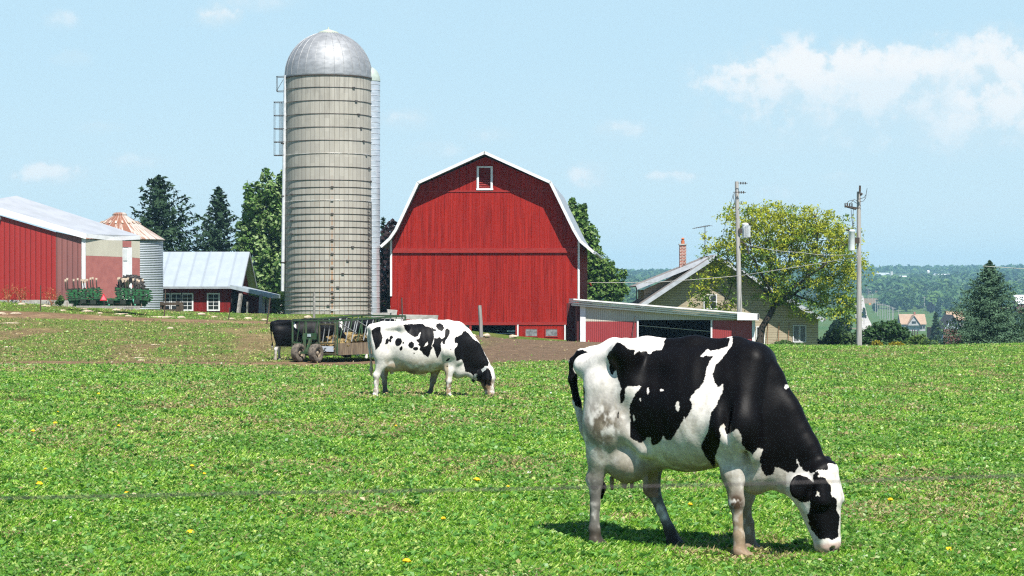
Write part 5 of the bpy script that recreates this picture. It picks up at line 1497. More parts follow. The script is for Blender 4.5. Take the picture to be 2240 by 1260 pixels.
def mid_cow():
    Yc = 38.6; X0 = (930 - 1120) * Yc / FPX; gz = hz(X0, Yc)
    fr = Frame(X0, Yc, 4, gz)
    def q(zx, zy, y=0.0):
        return fr(790 + zx / 6.3, 690 + (zy + 8) / 6.3, y)
    S = SDF((-1.15, -.5, -.01), (1.55, .5, 1.58), .0145)
    hd = build_mid(S, q)
    P, Fq = S.mesh(); N = vnormals(P, Fq)
    P, Fq = refine(P, Fq); N = vnormals(P, Fq)
    P = skin_relief(P, N, .8); px0, py0 = fr.pix(P); px, py = jit(P, px0, py0, 1.1, seed=8)
    zx, zy = (px - 790) * 6.3, (py - 690) * 6.3 - 8
    ux, uy = (px0 - 790) * 6.3, (py0 - 690) * 6.3 - 8
    b = inpoly(zx, zy, [(582, 118), (690, 110), (850, 106), (890, 143), (920, 140), (965, 165), (1002, 222), (1003, 310), (990, 350), (968, 412), (985, 440), (960, 470), (945, 520), (925, 582), (892, 545), (860, 530), (835, 490), (803, 460), (820, 430), (784, 400), (800, 370), (768, 350), (760, 320), (800, 312), (826, 215), (800, 240), (780, 285), (740, 295), (680, 258), (625, 215), (600, 175)])
    b &= ~inpoly(zx, zy, [(868, 425), (885, 380), (912, 355), (925, 385), (900, 410)])
    b |= inpoly(zx, zy, [(1010, 300), (1050, 310), (1078, 290), (1110, 318), (1116, 350), (1100, 380), (1102, 470), (1085, 520), (1062, 560), (1045, 584), (1030, 540), (1018, 490), (1000, 440), (972, 410), (1000, 370)])
    b |= inpoly(zx, zy, [(1160, 190), (1185, 166), (1222, 195), (1222, 240), (1195, 300), (1168, 330), (1150, 392), (1120, 380), (1110, 318), (1150, 290), (1155, 230)])
    b |= inpoly(zx, zy, [(1040, 110), (1088, 95), (1120, 120), (1150, 170), (1105, 217), (1060, 190), (1030, 150)]) | inpoly(zx, zy, [(962, 150), (1030, 183), (1035, 212), (990, 212)])
    for c, r, a in (((690, 400), (40, 46), 20), ((750, 450), (38, 24), 0), ((515, 360), (46, 56), 25), ((580, 370), (10, 13), 0), ((550, 445), (20, 32), 20), ((415, 295), (24, 26), 0), ((403, 338), (17, 26), 0), ((358, 350), (24, 43), 15), ((730, 515), (6, 16), 0), ((648, 275), (6, 14), 0), ((1232, 462), (6, 9), 0), ((1195, 600), (32, 14), -40), ((1185, 690), (10, 10), 0)):
        b |= inell(zx, zy, c, r, a)
    b |= inpoly(zx, zy, [(140, 205), (205, 153), (268, 148), (271, 225), (297, 290), (285, 350), (250, 420), (196, 472), (185, 400), (160, 300)])
    b |= inpoly(zx, zy, [(1405, 212), (1440, 208), (1492, 250), (1530, 300), (1640, 380), (1760, 640), (1750, 700), (1560, 860), (1530, 800), (1482, 775), (1430, 762), (1430, 720), (1405, 640), (1385, 600), (1350, 612), (1315, 622), (1308, 570), (1283, 520), (1290, 450), (1320, 418), (1330, 378), (1288, 370), (1288, 310), (1310, 284), (1336, 280), (1385, 258)])
    near = N[:, 1] < .3
    fb_ = fbm(P[:, 0] * 3 + 1, P[:, 1] + 2, P[:, 2] * 3, seed=27) > .56
    b = np.where(near | (P[:, 2] > 1.3) | (ux > 1400), b, fb_ & (P[:, 2] > .6))
    isf = ux > 1560
    fc = inpoly(zx, zy, [(1580, 820), (1700, 730), (1752, 715), (1782, 765), (1806, 850), (1792, 940), (1770, 1002), (1740, 1018), (1700, 1000), (1670, 990), (1645, 1027), (1610, 952), (1600, 900), (1600, 862)])
    b = np.where(isf & (uy > 690), fc | (b & (uy < 800) & (ux < 1700)), b)
    for (ec, e) in hd['ears']:
        pass
    col = np.where(b[:, None], BLACK * 1.5, WHITE).astype(float)
    z = P[:, 2]; wm = (~b).astype(float)
    n1 = fbm(P[:, 0] * 8, P[:, 1] * 8, z * 8, seed=52, octv=4); n2 = fbm(P[:, 0] * 22, P[:, 1] * 22, z * 16, seed=62, octv=3)
    col = lerpc(col, np.array([.40, .31, .20]), sstep(.82, .55, z) * sstep(.28, .55, n1) * .9 * wm * (ux > 320) * (ux < 1200))  # belly mud, with darker underside shading painted into the coat
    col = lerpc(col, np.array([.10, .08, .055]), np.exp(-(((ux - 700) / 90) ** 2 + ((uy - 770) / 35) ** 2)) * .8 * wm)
    col = lerpc(col, np.array([.50, .36, .24]), (ux > 330) * (ux < 560) * sstep(.72, .6, z) * (np.abs(P[:, 1]) < .21) * .6 * wm)
    col = lerpc(col, MUD, sstep(.5, .3, z) * sstep(.38, .6, n2) * .7 * wm)
    fl = P[:, 1] > .04  # far legs: dirt low down, plus their shade put into the coat colour
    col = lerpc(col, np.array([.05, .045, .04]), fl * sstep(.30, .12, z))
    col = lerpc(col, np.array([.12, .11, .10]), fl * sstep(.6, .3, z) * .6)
    col = lerpc(col, np.array([.24, .16, .10]), (~fl) * (ux > 1100) * sstep(.36, .2, z) * sstep(.3, .55, n2) * .9)
    tl = (ux < 170) & (np.abs(P[:, 1]) < .06) & (z < .75)
    col = lerpc(col, np.array([.42, .30, .16]), tl * .75)
    hp = (P - np.array(hd['P'](0, 0, 0))) @ hd['d'] / hd['L']
    col = lerpc(col, np.array([.62, .46, .36]), isf * sstep(.86, .94, hp) * .6 * wm)
    e2 = np.minimum(np.linalg.norm(P - hd['eyes'][0], axis=1), np.linalg.norm(P - hd['eyes'][1], axis=1))
    col = lerpc(col, BLACK, sstep(.034, .024, e2))
    root = empty('cow', (X0, Yc, gz), 'mostly white spotted cow in a grey collar grazing between the barn and the closer cow', 'cow', None)
    finish_cow(root, fr, P, Fq, col, hd)
    # collar: a flat band round the neck behind the ears
    c = np.array(q(1655, 765)); ax = np.array(q(1700, 800)) - np.array(q(1580, 640)); ax[1] = 0; ax /= np.linalg.norm(ax)
    u = np.array([ax[2], 0, -ax[0]]); mb = MB(); n = 28; vs = []; fs = []
    for k in range(n):
        a = 2 * PI * k / n
        for rr, w_ in ((1, -.028), (1, .028), (.93, .028), (.93, -.028)):
            p = c + (u * math.cos(a) * .215 + np.array([0, 1, 0]) * math.sin(a) * .118) * rr + ax * w_
            vs.append(p)
    for k in range(n):
        k2 = (k + 1) % n
        for j in range(4): fs.append((k * 4 + j, k * 4 + (j + 1) % 4, k2 * 4 + (j + 1) % 4, k2 * 4 + j))
    vs = fr.world(np.array(vs)); mb.add(vs, fs)
    cl = mb.build('collar', mat('collar_webbing', (.25, .27, .27), (.36, .38, .37), ns=30, rough=.7), root, True)
    tg = MB(); p = fr.world(np.array([q(1548, 880)]))[0]; tg.blob(p, (.035, .03, .05), 6, 8, .1)
    tg.build('neck_tag', mat('tag_plastic', (.02, .02, .022), rough=.5), cl, True)
    return root

def herd():
    """the black cows feeding at the wagon: same kind of skin with the head held forward"""
    spots = [  # px of mid body, Y, theta, pattern seed, label, white amount
        (661, 72.4, -6, 1, 'black cow with white legs standing at the open end of the hay wagon', 'rear'),
        (728, 77.0, -4, 2, 'black cow feeding behind the hay wagon with a white mark on its shoulder', 'mark'),
        (808, 77.8, 187, 3, 'all black cow facing left into the hay behind the wagon trough', 'black'),
        (858, 75.8, 8, 4, 'black cow with a small white back patch beside the far wheels of the wagon', 'mark2'),
        (915, 77.5, 6, 5, 'white backed cow mostly hidden behind the spotted grazing cow', 'white')]
    for px, Y, th, sd, lab, pat in spots:
        X = (px - 1120) * Y / FPX; gz = hz(X, Y)
        fr0 = Frame((930 - 1120) * 39.6 / FPX, 39.6, 4, hz((930 - 1120) * 39.6 / FPX, 39.6))
        fr = Frame(X, Y, th, gz)
        q = lambda zx, zy, y=0.0: fr0(790 + zx / 6.3, 690 + (zy + 8) / 6.3, y)
        S = SDF((-1.15, -.5, -.01), (1.75, .5, 1.58), .026)
        hd = build_mid(S, q, 'feed')
        P, Fq = S.mesh()
        z = P[:, 2]
        n1 = fbm(P[:, 0] * 2.3 + sd * 7, P[:, 1] * 2 + sd, z * 2.3, seed=sd * 13, octv=3)
        col = np.tile(BLACK * 1.3, (len(P), 1))
        def paint(m, c=WHITE): col[:] = lerpc(col, c, m)
        if pat == 'rear':
            paint(sstep(.50, .45, z + (n1 - .5) * .25))
            paint(inell(P[:, 0], z, (-.25, 1.22), (.035, .12), 15))
            col[:] = lerpc(col, MUD, sstep(.45, .1, z) * .7)
        elif pat == 'mark':
            paint(inell(P[:, 0], z, (.32, 1.2), (.05, .22), 14)); paint(z < .5)
        elif pat == 'mark2':
            paint(inell(P[:, 0], z, (.25, 1.45), (.16, .07))); paint((z < .55))
        elif pat == 'white':
            paint(n1 < .6)
        else: paint(z < .45)
        root = empty('cow', (X, Y, gz), lab, 'cow', 'cows feeding at the hay wagon')
        finish_cow(root, fr, P, Fq, col, hd)

near_cow(); mid_cow(); herd()
# ------------------------------------------------------------------ trees
M_LEAF = attr_mat('leaf', rough=.55, spec=.25, transl=.35)
M_NEEDLE = attr_mat('needles', rough=.7, spec=.15, transl=.08)
M_BARK = mat('bark', (.085, .065, .048), (.045, .035, .028), (6, 6, 1.5), 3, .95, bump=.02, bscale=6)

def leaf_quads(P, N, size, aspect=.7, seed=0):
    """kite shaped faces at P, facing roughly N"""
    r = np.random.default_rng(seed); n = len(P)
    N = N / (np.linalg.norm(N, axis=1)[:, None] + 1e-9)
    T = r.normal(size=(n, 3)); T -= N * (T * N).sum(1)[:, None]; T /= np.linalg.norm(T, axis=1)[:, None] + 1e-9
    B = np.cross(N, T); s = (size * r.uniform(.65, 1.35, n))[:, None]
    V = np.stack([P - T * s, P - T * s * .1 + B * s * aspect, P + T * s, P - T * s * .1 - B * s * aspect], 1).reshape(-1, 3)
    F = np.arange(4 * n).reshape(n, 4)
    return V, F

def crown(blobs, n, size, c0, c1, seed, parent, out=.75, name='crown', up=.35, tips=None, density_pow=.5):
    """leaf faces in clumps inside the blobs [(centre, radii)], with gaps; colour varies by clump"""
    r = np.random.default_rng(seed)
    vols = np.array([np.prod(b[1]) ** .7 for b in blobs]); k = r.choice(len(blobs), n, p=vols / vols.sum())
    C = np.array([b[0] for b in blobs])[k]; Rr = np.array([b[1] for b in blobs])[k]
    d = r.normal(size=(n, 3)); d /= np.linalg.norm(d, axis=1)[:, None]
    rad = r.random(n) ** density_pow
    P = C + d * Rr * rad[:, None]
    # clump: pull the leaves to sprigs
    nc = max(20, n // 14)
    sk = r.choice(n, nc, replace=False); S_ = P[sk]
    own = np.empty(n, int)
    for i in range(0, n, 4000):
        own[i:i + 4000] = ((P[i:i + 4000, None, :] - S_[None]) ** 2).sum(2).argmin(1)
    P = S_[own] + (P - S_[own]) * .72
    N = d * out + r.normal(size=(n, 3)) * .55 + np.array([0, 0, up])
    V, F = leaf_quads(P, N, size, .62, seed + 1)
    t = r.random(nc)[own] * .65 + r.random(n) * .35
    col = np.asarray(c0)[None] * (1 - t[:, None]) + np.asarray(c1)[None] * t[:, None]
    if tips is not None:
        tp = (r.random(nc)[own] < .35) | (rad > .93)
        col = np.where((tp & (r.random(n) < .6))[:, None], np.asarray(tips)[None] * r.uniform(.8, 1.15, (n, 1)), col)
    return np_mesh(name, V, F, M_LEAF, parent, cols=np.repeat(col, 4, 0))

def limbs(parent, base, heads, r0, seed, name='trunk', bend=.12, mat_=None):
    rd = random.Random(seed); m = MB()
    for hp, r1 in heads:
        a, b = Vector(base), Vector(hp); L = (b - a).length
        o = Vector((rd.uniform(-1, 1), rd.uniform(-1, 1), 0)) * L * bend
        pts = [a, a.lerp(b, .33) + o * .5 + Vector((0, 0, L * .05)), a.lerp(b, .66) + o, b]
        m.tube(pts, [r1, r1 * .75, r1 * .5, r1 * .22], 7)
    return m.build(name, mat_ or M_BARK, parent, True)

def broadleaf(name, px, base_y, Y, blobs_px, n, size, c0, c1, seed, label, cat='tree', group=None, depth=.8, r0=.22, tips=None, out=.75, bark=None, gz=None, sub=0):
    """blobs_px: (px, py, rx, ry) ellipses of the crown outline, given real depth"""
    K = Y / FPX
    b = at(px, base_y, Y)
    if gz is not None: b.z = gz
    else: b.z = min(b.z, hz(b.x, b.y)) if Y < 2000 else b.z
    root = empty(name, b, label, cat, group)
    r = random.Random(seed); blobs = []
    for (x, y, rx, ry) in blobs_px:
        c = at(x, y, Y + r.uniform(-.35, .35) * rx * K * depth)
        blobs.append((np.array(c), np.array([rx * K, max(rx, ry) * K * depth, ry * K])))
    big = blobs
    if sub:
        g = np.random.default_rng(seed + 50); nb = []
        for c, rr in blobs:
            for k in range(sub):
                d = g.normal(size=3); d /= np.linalg.norm(d)
                nb.append((c + d * rr * g.uniform(.45, .95), rr * g.uniform(.26, .46)))
            nb.append((c, rr * .85)); nb.append((c, rr * .8))
        big = nb
    crown(big, n, size, c0, c1, seed, root, out=out, tips=tips)
    if r0 > 0:
        top = np.mean([q[0] for q in blobs], 0)
        m = MB(); t = Vector((b.x * .6 + top[0] * .4, b.y, b.z + (top[2] - b.z) * .45)); m.tube([b, b.lerp(t, .5) + Vector((r0 * .3, 0, 0)), t], [r0, r0 * .85, r0 * .7], 8)
        for q, rr in blobs: m.tube([t, t.lerp(Vector(q), .5) + Vector((0, 0, .1 * rr[2])), Vector(q)], [r0 * .55, r0 * .35, r0 * .12], 6)
        m.build('trunk', bark or M_BARK, root, True)
    return root

def conifer(name, px, base_y, top_y, half_px, Y, seed, label, c0, c1, n_br=130, droop=.25, size=.16, group=None, power=.9, low=.0, lean=0.0, sparse=.0, per=60, gz=None, asym=None, cat='tree'):
    """whorls of drooping boughs, each a flat spray of needle faces"""
    K = Y / FPX; r = np.random.default_rng(seed)
    b = at(px, base_y, Y); t = at(px + lean, top_y, Y); H = t.z - b.z; Rm = half_px * K
    root = empty(name, b, label, cat, group)
    m = MB(); m.tube([Vector((b.x, b.y, min(b.z - .3, hz(b.x, b.y) - .1 if gz is None else gz))), b.lerp(t, .5), b.lerp(t, .985)], [H * .018 + .03, H * .011 + .02, .012], 7); m.build('trunk', M_BARK, root, True)
    PP, NN, CC = [], [], []
    for i in range(n_br):
        f = low + (1 - low) * ((i + r.random()) / n_br) ** 1.0           # 0 bottom .. 1 tip
        L = Rm * ((1 - f) ** power) * r.uniform(.72, 1.12) + .05 * H * .12
        if r.random() < sparse: L *= r.uniform(.45, .8)
        a = i * 2.39996 + r.normal() * .25
        if asym is not None: L *= 1 + asym * math.cos(a)
        o = np.array(b.lerp(t, f)); dirh = np.array([math.cos(a), math.sin(a), 0])
        n = max(10, int(per * (L / Rm) ** 1.1) + 6)
        s = r.random(n) ** .62
        z = -droop * L * s + (droop * 1.1) * L * s ** 2.6 + r.normal(size=n) * .025 * L          # hangs, then lifts at the tip
        side = np.array([-dirh[1], dirh[0], 0]); w = (r.random(n) - .5) * 2 * (.30 * L * (1 - s * .75) + .03 * L + .03)
        up0 = .30 * f * L * s
        P = o + dirh[None] * (L * s)[:, None] + side[None] * w[:, None]
        P[:, 2] += z + up0 - np.abs(w) * .25
        PP.append(P)
        Nn = np.array([0, 0, 1.0])[None] + dirh[None] * .55 + r.normal(size=(n, 3)) * .6
        NN.append(Nn)
        tone = r.random() * .55 + r.random(n) * .25 + .3 * s
        CC.append(np.asarray(c0)[None] * (1 - np.clip(tone, 0, 1)[:, None]) + np.asarray(c1)[None] * np.clip(tone, 0, 1)[:, None])
    P = np.concatenate(PP); N = np.concatenate(NN); C = np.concatenate(CC)
    V, F = leaf_quads(P, N, size, .36, seed + 1)
    np_mesh('crown', V, F, M_NEEDLE, root, cols=np.repeat(C, 4, 0))
    return root

GREEN0, GREEN1 = (.028, .062, .012), (.085, .165, .028)
DK0, DK1 = (.010, .028, .014), (.028, .058, .024)
def left_trees():
    conifer('spruce_tree', 350, 660, 386, 152, 172, 11, 'taller dark spruce with a ragged forked top left of the maple', DK0, DK1, 260, .24, .25, None, .66, .0, -4, .45, 70, asym=.12)
    conifer('spruce_tree', 478, 660, 410, 108, 176, 12, 'narrower dark spruce standing between the tall spruce and the maple', DK0, DK1, 210, .24, .24, None, .76, .0, 0, .45, 60)
    broadleaf('maple_tree', 590, 700, 152, [(590, 420, 45, 50), (560, 470, 42, 60), (610, 480, 40, 70), (575, 540, 62, 65), (535, 520, 26, 45), (600, 610, 55, 70), (555, 610, 45, 60), (620, 400, 20, 36), (600, 660, 50, 40), (645, 560, 40, 120)], 34000, .15, (.030, .085, .014), (.14, .26, .055), 13, 'bright green maple with wind turned leaves beside the silo', 'tree', None, .8, .3, tips=(.26, .36, .14), sub=9)
    broadleaf('purple_maple', 846, 700, 150, [(842, 540, 20, 44), (850, 600, 24, 60), (838, 640, 24, 55), (858, 500, 16, 26), (870, 590, 26, 90)], 4200, .17, (.020, .010, .012), (.05, .022, .026), 14, 'dark purple leaved tree squeezed between silo and barn', 'tree', None, .8, .2)
    conifer('spruce_tree', 838, 690, 476, 20, 158, 15, 'thin conifer tip showing above the purple tree by the silo', DK0, (.035, .075, .03), 60, .2, .2)
    broadleaf('maple_tree', 1290, 700, 158, [(1265, 480, 26, 46), (1285, 530, 34, 56), (1300, 590, 46, 56), (1330, 610, 36, 46), (1258, 560, 40, 90), (1350, 640, 30, 32), (1295, 650, 60, 44), (1240, 620, 40, 90), (1252, 447, 12, 18), (1275, 462, 12, 20)], 24000, .15, (.026, .075, .012), (.12, .23, .04), 16, 'green leafy tree growing behind the right eave of the barn', 'tree', None, .8, .28, tips=(.19, .29, .07), sub=8)
left_trees()

def locust():
    """the leaning honey locust in front of the house: explicit limbs, airy yellow-green sprays"""
    Y = 125.0; K = Y / FPX
    b = at(1660, 758, Y); b.z = hz(b.x, b.y) - .1
    root = empty('locust_tree', b, 'leaning yellow green locust tree spreading in front of the house', 'tree')
    r = random.Random(4); m = MB()
    def A(px, py, d=0.0): p = at(px, py, Y); return Vector((p.x, p.y + d, p.z))
    fork = A(1697, 662)
    m.tube([b, A(1668, 716, .1), A(1684, 690, .05), fork], [.25, .20, .185, .17], 9)
    L = {'a': [(1697, 662, 0), (1692, 630, -.2), (1684, 590, -.3), (1672, 545, -.4), (1676, 500, -.5), (1690, 470, -.5)],
         'b': [(1697, 662, 0), (1706, 620, .4), (1730, 580, .9), (1738, 530, 1.1), (1740, 480, 1.2)],
         'c': [(1700, 665, 0), (1725, 635, -.6), (1756, 610, -1.0), (1790, 585, -1.3), (1825, 555, -1.5), (1850, 530, -1.6)],
         'd': [(1690, 676, 0), (1722, 655, .5), (1757, 632, .8), (1800, 612, 1.1), (1850, 600, 1.3), (1890, 585, 1.4)],
         'e': [(1692, 655, 0), (1660, 622, .6), (1620, 590, 1.0), (1590, 560, 1.2), (1565, 545, 1.3)],
         'f': [(1692, 650, 0), (1665, 605, -.8), (1640, 560, -1.2), (1632, 510, -1.4), (1640, 475, -1.4)],
         'g': [(1740, 645, .6), (1780, 660, .2), (1830, 680, -.2), (1860, 700, -.4)],
         'h': [(1800, 612, 1.0), (1810, 575, 1.4), (1822, 520, 1.6), (1822, 490, 1.6)],
         'i': [(1590, 575, 1.1), (1560, 610, .6), (1535, 640, .3), (1530, 660, .2)],
         'j': [(1620, 590, 1.0), (1602, 625, .5), (1590, 660, .1), (1565, 690, -.1)],
         'k': [(1756, 610, -1.0), (1780, 550, -1.2), (1782, 500, -1.3), (1775, 470, -1.2)]}
    R0 = dict(a=.11, b=.10, c=.10, d=.10, e=.09, f=.085, g=.06, h=.055, i=.05, j=.05, k=.06)
    tips = []
    for k, pts in L.items():
        P_ = [A(*p) for p in pts]; n = len(P_)
        m.tube(P_, [R0[k] * (1 - .85 * i / (n - 1)) for i in range(n)], 7)
        for i in range(1, n):
            for q in range(5):
                t = r.random(); p = P_[i - 1].lerp(P_[i], t)
                e = p + Vector((r.uniform(-1, 1), r.uniform(-1.1, 1.1), r.uniform(-.35, .95))) * r.uniform(.45, 1.25) * (.65 + .5 * i / n)
                m.tube([p, p.lerp(e, .5) + Vector((0, 0, .08)), e], [.028, .018, .007], 5); tips.append(e)
                for _ in range(2):
                    e2 = e + Vector((r.uniform(-1, 1), r.uniform(-1, 1), r.uniform(-.7, .8))) * .55; m.tube([e, e2], [.009, .004], 4); tips.append(e2)
    m.build('trunk', mat('locust_bark', (.060, .047, .036), (.032, .026, .021), (6, 6, 1.5), 3, .95), root, True)
    g = np.random.default_rng(8)
    T = np.array([tuple(t) for t in tips])
    pxs = 1120 + T[:, 0] * FPX / T[:, 1]; pys = HY - (T[:, 2] - CZ) * FPX / T[:, 1]
    keep = (pxs > 1505) & (pxs < 1908) & (pys > 452); T = T[keep]; pxs = pxs[keep]; pys = pys[keep]
    # fill the outline of the crown with extra sprays
    ex = []
    out = [(1620, 470, 40, 26), (1680, 462, 46, 18), (1740, 470, 52, 18), (1810, 488, 50, 24), (1850, 520, 34, 30), (1700, 505, 90, 40), (1780, 530, 80, 40), (1640, 530, 60, 45), (1585, 545, 26, 20), (1552, 552, 14, 10), (1880, 590, 28, 22), (1845, 575, 40, 30), (1830, 640, 50, 40), (1860, 690, 22, 26), (1575, 592, 18, 22), (1530, 640, 20, 18), (1590, 682, 24, 16), (1780, 680, 50, 26), (1720, 560, 70, 40)]
    for (x, y, rx, ry) in out:
        for _ in range(int(rx * ry / 25)):
            a = g.random() * 2 * PI; q = g.random() ** .5
            ex.append(tuple(A(x + rx * q * math.cos(a), y + ry * q * math.sin(a), g.normal() * 1.1)))
    T = np.concatenate([T, np.array(ex)])
    n = 19; N_ = len(T) * n
    own = np.repeat(np.arange(len(T)), n)
    P = T[own] + g.normal(size=(N_, 3)) * np.array([.17, .17, .11])
    Nn = g.normal(size=(N_, 3)) * .8 + np.array([0, -.2, .5])
    V, F = leaf_quads(P, Nn, .09, .48, 5)
    py = HY - (P[:, 2] - CZ) * FPX / P[:, 1]
    tone = g.random(len(T))[own] * .82 + g.random(N_) * .18
    yel = g.random(len(T))[own] < np.clip(.95 - (py - 450) / 330, .2, .85)
    c = np.array([.07, .13, .014])[None] * (1 - tone[:, None]) + np.array([.20, .33, .03])[None] * tone[:, None]
    y_ = np.array([.27, .32, .02])[None] * (1 - tone[:, None]) + np.array([.42, .44, .035])[None] * tone[:, None]
    c = np.where(yel[:, None], y_, c)
    np_mesh('crown', V, F, M_LEAF, root, cols=np.repeat(c, 4, 0))
locust()

def right_plants():
    conifer('blue_spruce', 2165, 762, 570, 138, 111, 31, 'full blue green spruce at the field edge near the right side', (.016, .042, .024), (.085, .155, .085), 380, .12, .075, None, .95, .0, 0, .15, 150)
    conifer('spruce_tree', 2250, 770, 640, 42, 118, 32, 'small green spruce half hidden behind the big blue spruce', (.022, .055, .024), (.07, .14, .05), 90, .2, .09, None, .8, .0, 0, .2, 70)
    broadleaf('round_bush', 1940, 775, 124, [(1940, 720, 50, 26), (1905, 732, 34, 26), (1972, 735, 34, 24), (1925, 752, 46, 24), (1965, 755, 46, 22), (1890, 752, 20, 20)], 5200, .10, (.022, .058, .016), (.065, .14, .04), 33, 'rounded dark green bush right of the utility pole', 'bush', 'bushes along the field edge', .8, .06, sub=6)
    broadleaf('round_bush', 1835, 778, 128, [(1830, 735, 30, 20), (1858, 745, 24, 20), (1808, 748, 22, 16), (1845, 762, 40, 16)], 3000, .10, (.034, .075, .024), (.10, .17, .055), 34, 'lighter green bush between the house corner and the utility pole', 'bush', 'bushes along the field edge', .8, .06)
    broadleaf('round_bush', 2010, 778, 120, [(2010, 748, 26, 18), (2035, 756, 24, 14), (1990, 756, 18, 12)], 2000, .09, (.05, .10, .018), (.13, .21, .045), 35, 'yellowish green brush left of the big blue spruce', 'bush', 'bushes along the field edge', .8, .05)
    for i, (x, y, rx, ry, lab) in enumerate(((1918, 752, 13, 9, 'yellow flowering weed clump at the foot of the dark round bush'), (1960, 753, 20, 7, 'wider yellow flowering weed clump in front of the dark round bush'))):
        broadleaf('flowering_weed', x, 766, 108, [(x, y, rx, ry), (x + 6, y + 3, rx * .8, ry)], 420, .055, (.20, .19, .012), (.34, .28, .02), 36 + i, lab, 'weed', 'yellow flowering weeds', .8, .012)
    broadleaf('low_shrub', 1720, 766, 118, [(1715, 752, 22, 9), (1740, 756, 26, 7), (1695, 757, 16, 6)], 1700, .07, (.040, .085, .020), (.10, .18, .045), 38, 'low green shrub below the double window of the house', 'shrub', None, .8, .02)
    broadleaf('low_shrub', 134, 672, 108, [(134, 655, 9, 10), (130, 662, 10, 6)], 360, .07, (.035, .08, .018), (.08, .15, .03), 39, 'small leafy weed against the faded corner of the machine shed', 'shrub', None, .8, .02)
    r = np.random.default_rng(3)
    for x, lab in ((18, 'dry russet weed nearest the photo edge at the shed wall'), (45, 'largest dry russet weed against the red shed wall'), (113, 'dry russet weed by the faded panel of the red shed')):
        b = gnd(x, 109.5); root = empty('dry_weed', b, lab, 'weed', 'dry weeds along the machine shed')
        m = MB()
        for k in range(9):
            a = r.random() * 6.3; h = r.uniform(.35, .95); m.tube([b, b + Vector((math.cos(a) * h * .3, math.sin(a) * h * .15, h * .7)), b + Vector((math.cos(a) * h * .5, math.sin(a) * h * .2, h))], [.012, .008, .004], 4)
        m.build('stem', mat('dry_stem', (.30, .13, .06)), root)
        n = 150; P = np.array(b) + r.normal(size=(n, 3)) * np.array([.30, .12, .2]) + np.array([0, 0, .55])
        V, F = leaf_quads(P, r.normal(size=(n, 3)), .045, .5, int(x))
        np_mesh('seed_head', V, F, M_LEAF, root, cols=np.tile(np.array([[.36, .15, .065]]), (4 * n, 1)))
right_plants()
# ------------------------------------------------------------------ hay wagon
M_GREEN = mat('green_paint', (.030, .075, .032), (.060, .062, .036), (1, 1, 1), 9, .6, lo=.4, hi=.75)
M_GREENB = mat('bright_green_paint', (.025, .135, .045), (.025, .06, .03), ns=7, rough=.55)
M_BARG = mat('bare_tube', (.36, .37, .37), (.24, .25, .24), ns=10, rough=.5, metal=.3)
M_TYRE = mat('dusty_tyre', (.16, .135, .105), (.07, .06, .05), (1, 1, 1), 11, .9, bump=.01, bscale=40)
M_TYREB = mat('black_tyre', (.022, .021, .021), (.07, .065, .06), (1, 1, 1), 7, .85)
M_HAY = mat('hay', (.30, .22, .09), (.15, .10, .04), (1, 1, 1), 12, .95, bump=.03, bscale=18)
def wheel(parent, c, axis, Rt, w, Rr, name='wheel', hubc=None):
    """axis: horizontal unit direction the hub looks to"""
    a = math.atan2(axis[1], axis[0])
    t = MB(); h = w / 2
    prof = [(Rr, -h * .75), (Rr + .03, -h * .95), (Rt - .06, -h), (Rt - .015, -h * .8), (Rt, -h * .35), (Rt, h * .35), (Rt - .015, h * .8), (Rt - .06, h), (Rr + .03, h * .95), (Rr, h * .75)]
    t.lathe(prof, c, 28, 'X'); t.rot(c, a)
    o = t.build(name, M_TYRE, parent, True)
    r = MB(); r.lathe([(Rr, -h * .75), (Rr, h * .72), (Rr - .02, h * .72), (Rr * .93, h * .1), (Rr * .45, h * .15), (Rr * .4, h * .6), (Rr * .2, h * .75), (.001, h * .75)], c, 20, 'X'); r.rot(c, a)
    r.build('rim', mat('dusty_rim', (.30, .25, .18), (.14, .11, .085), ns=9), o, True)
    return o
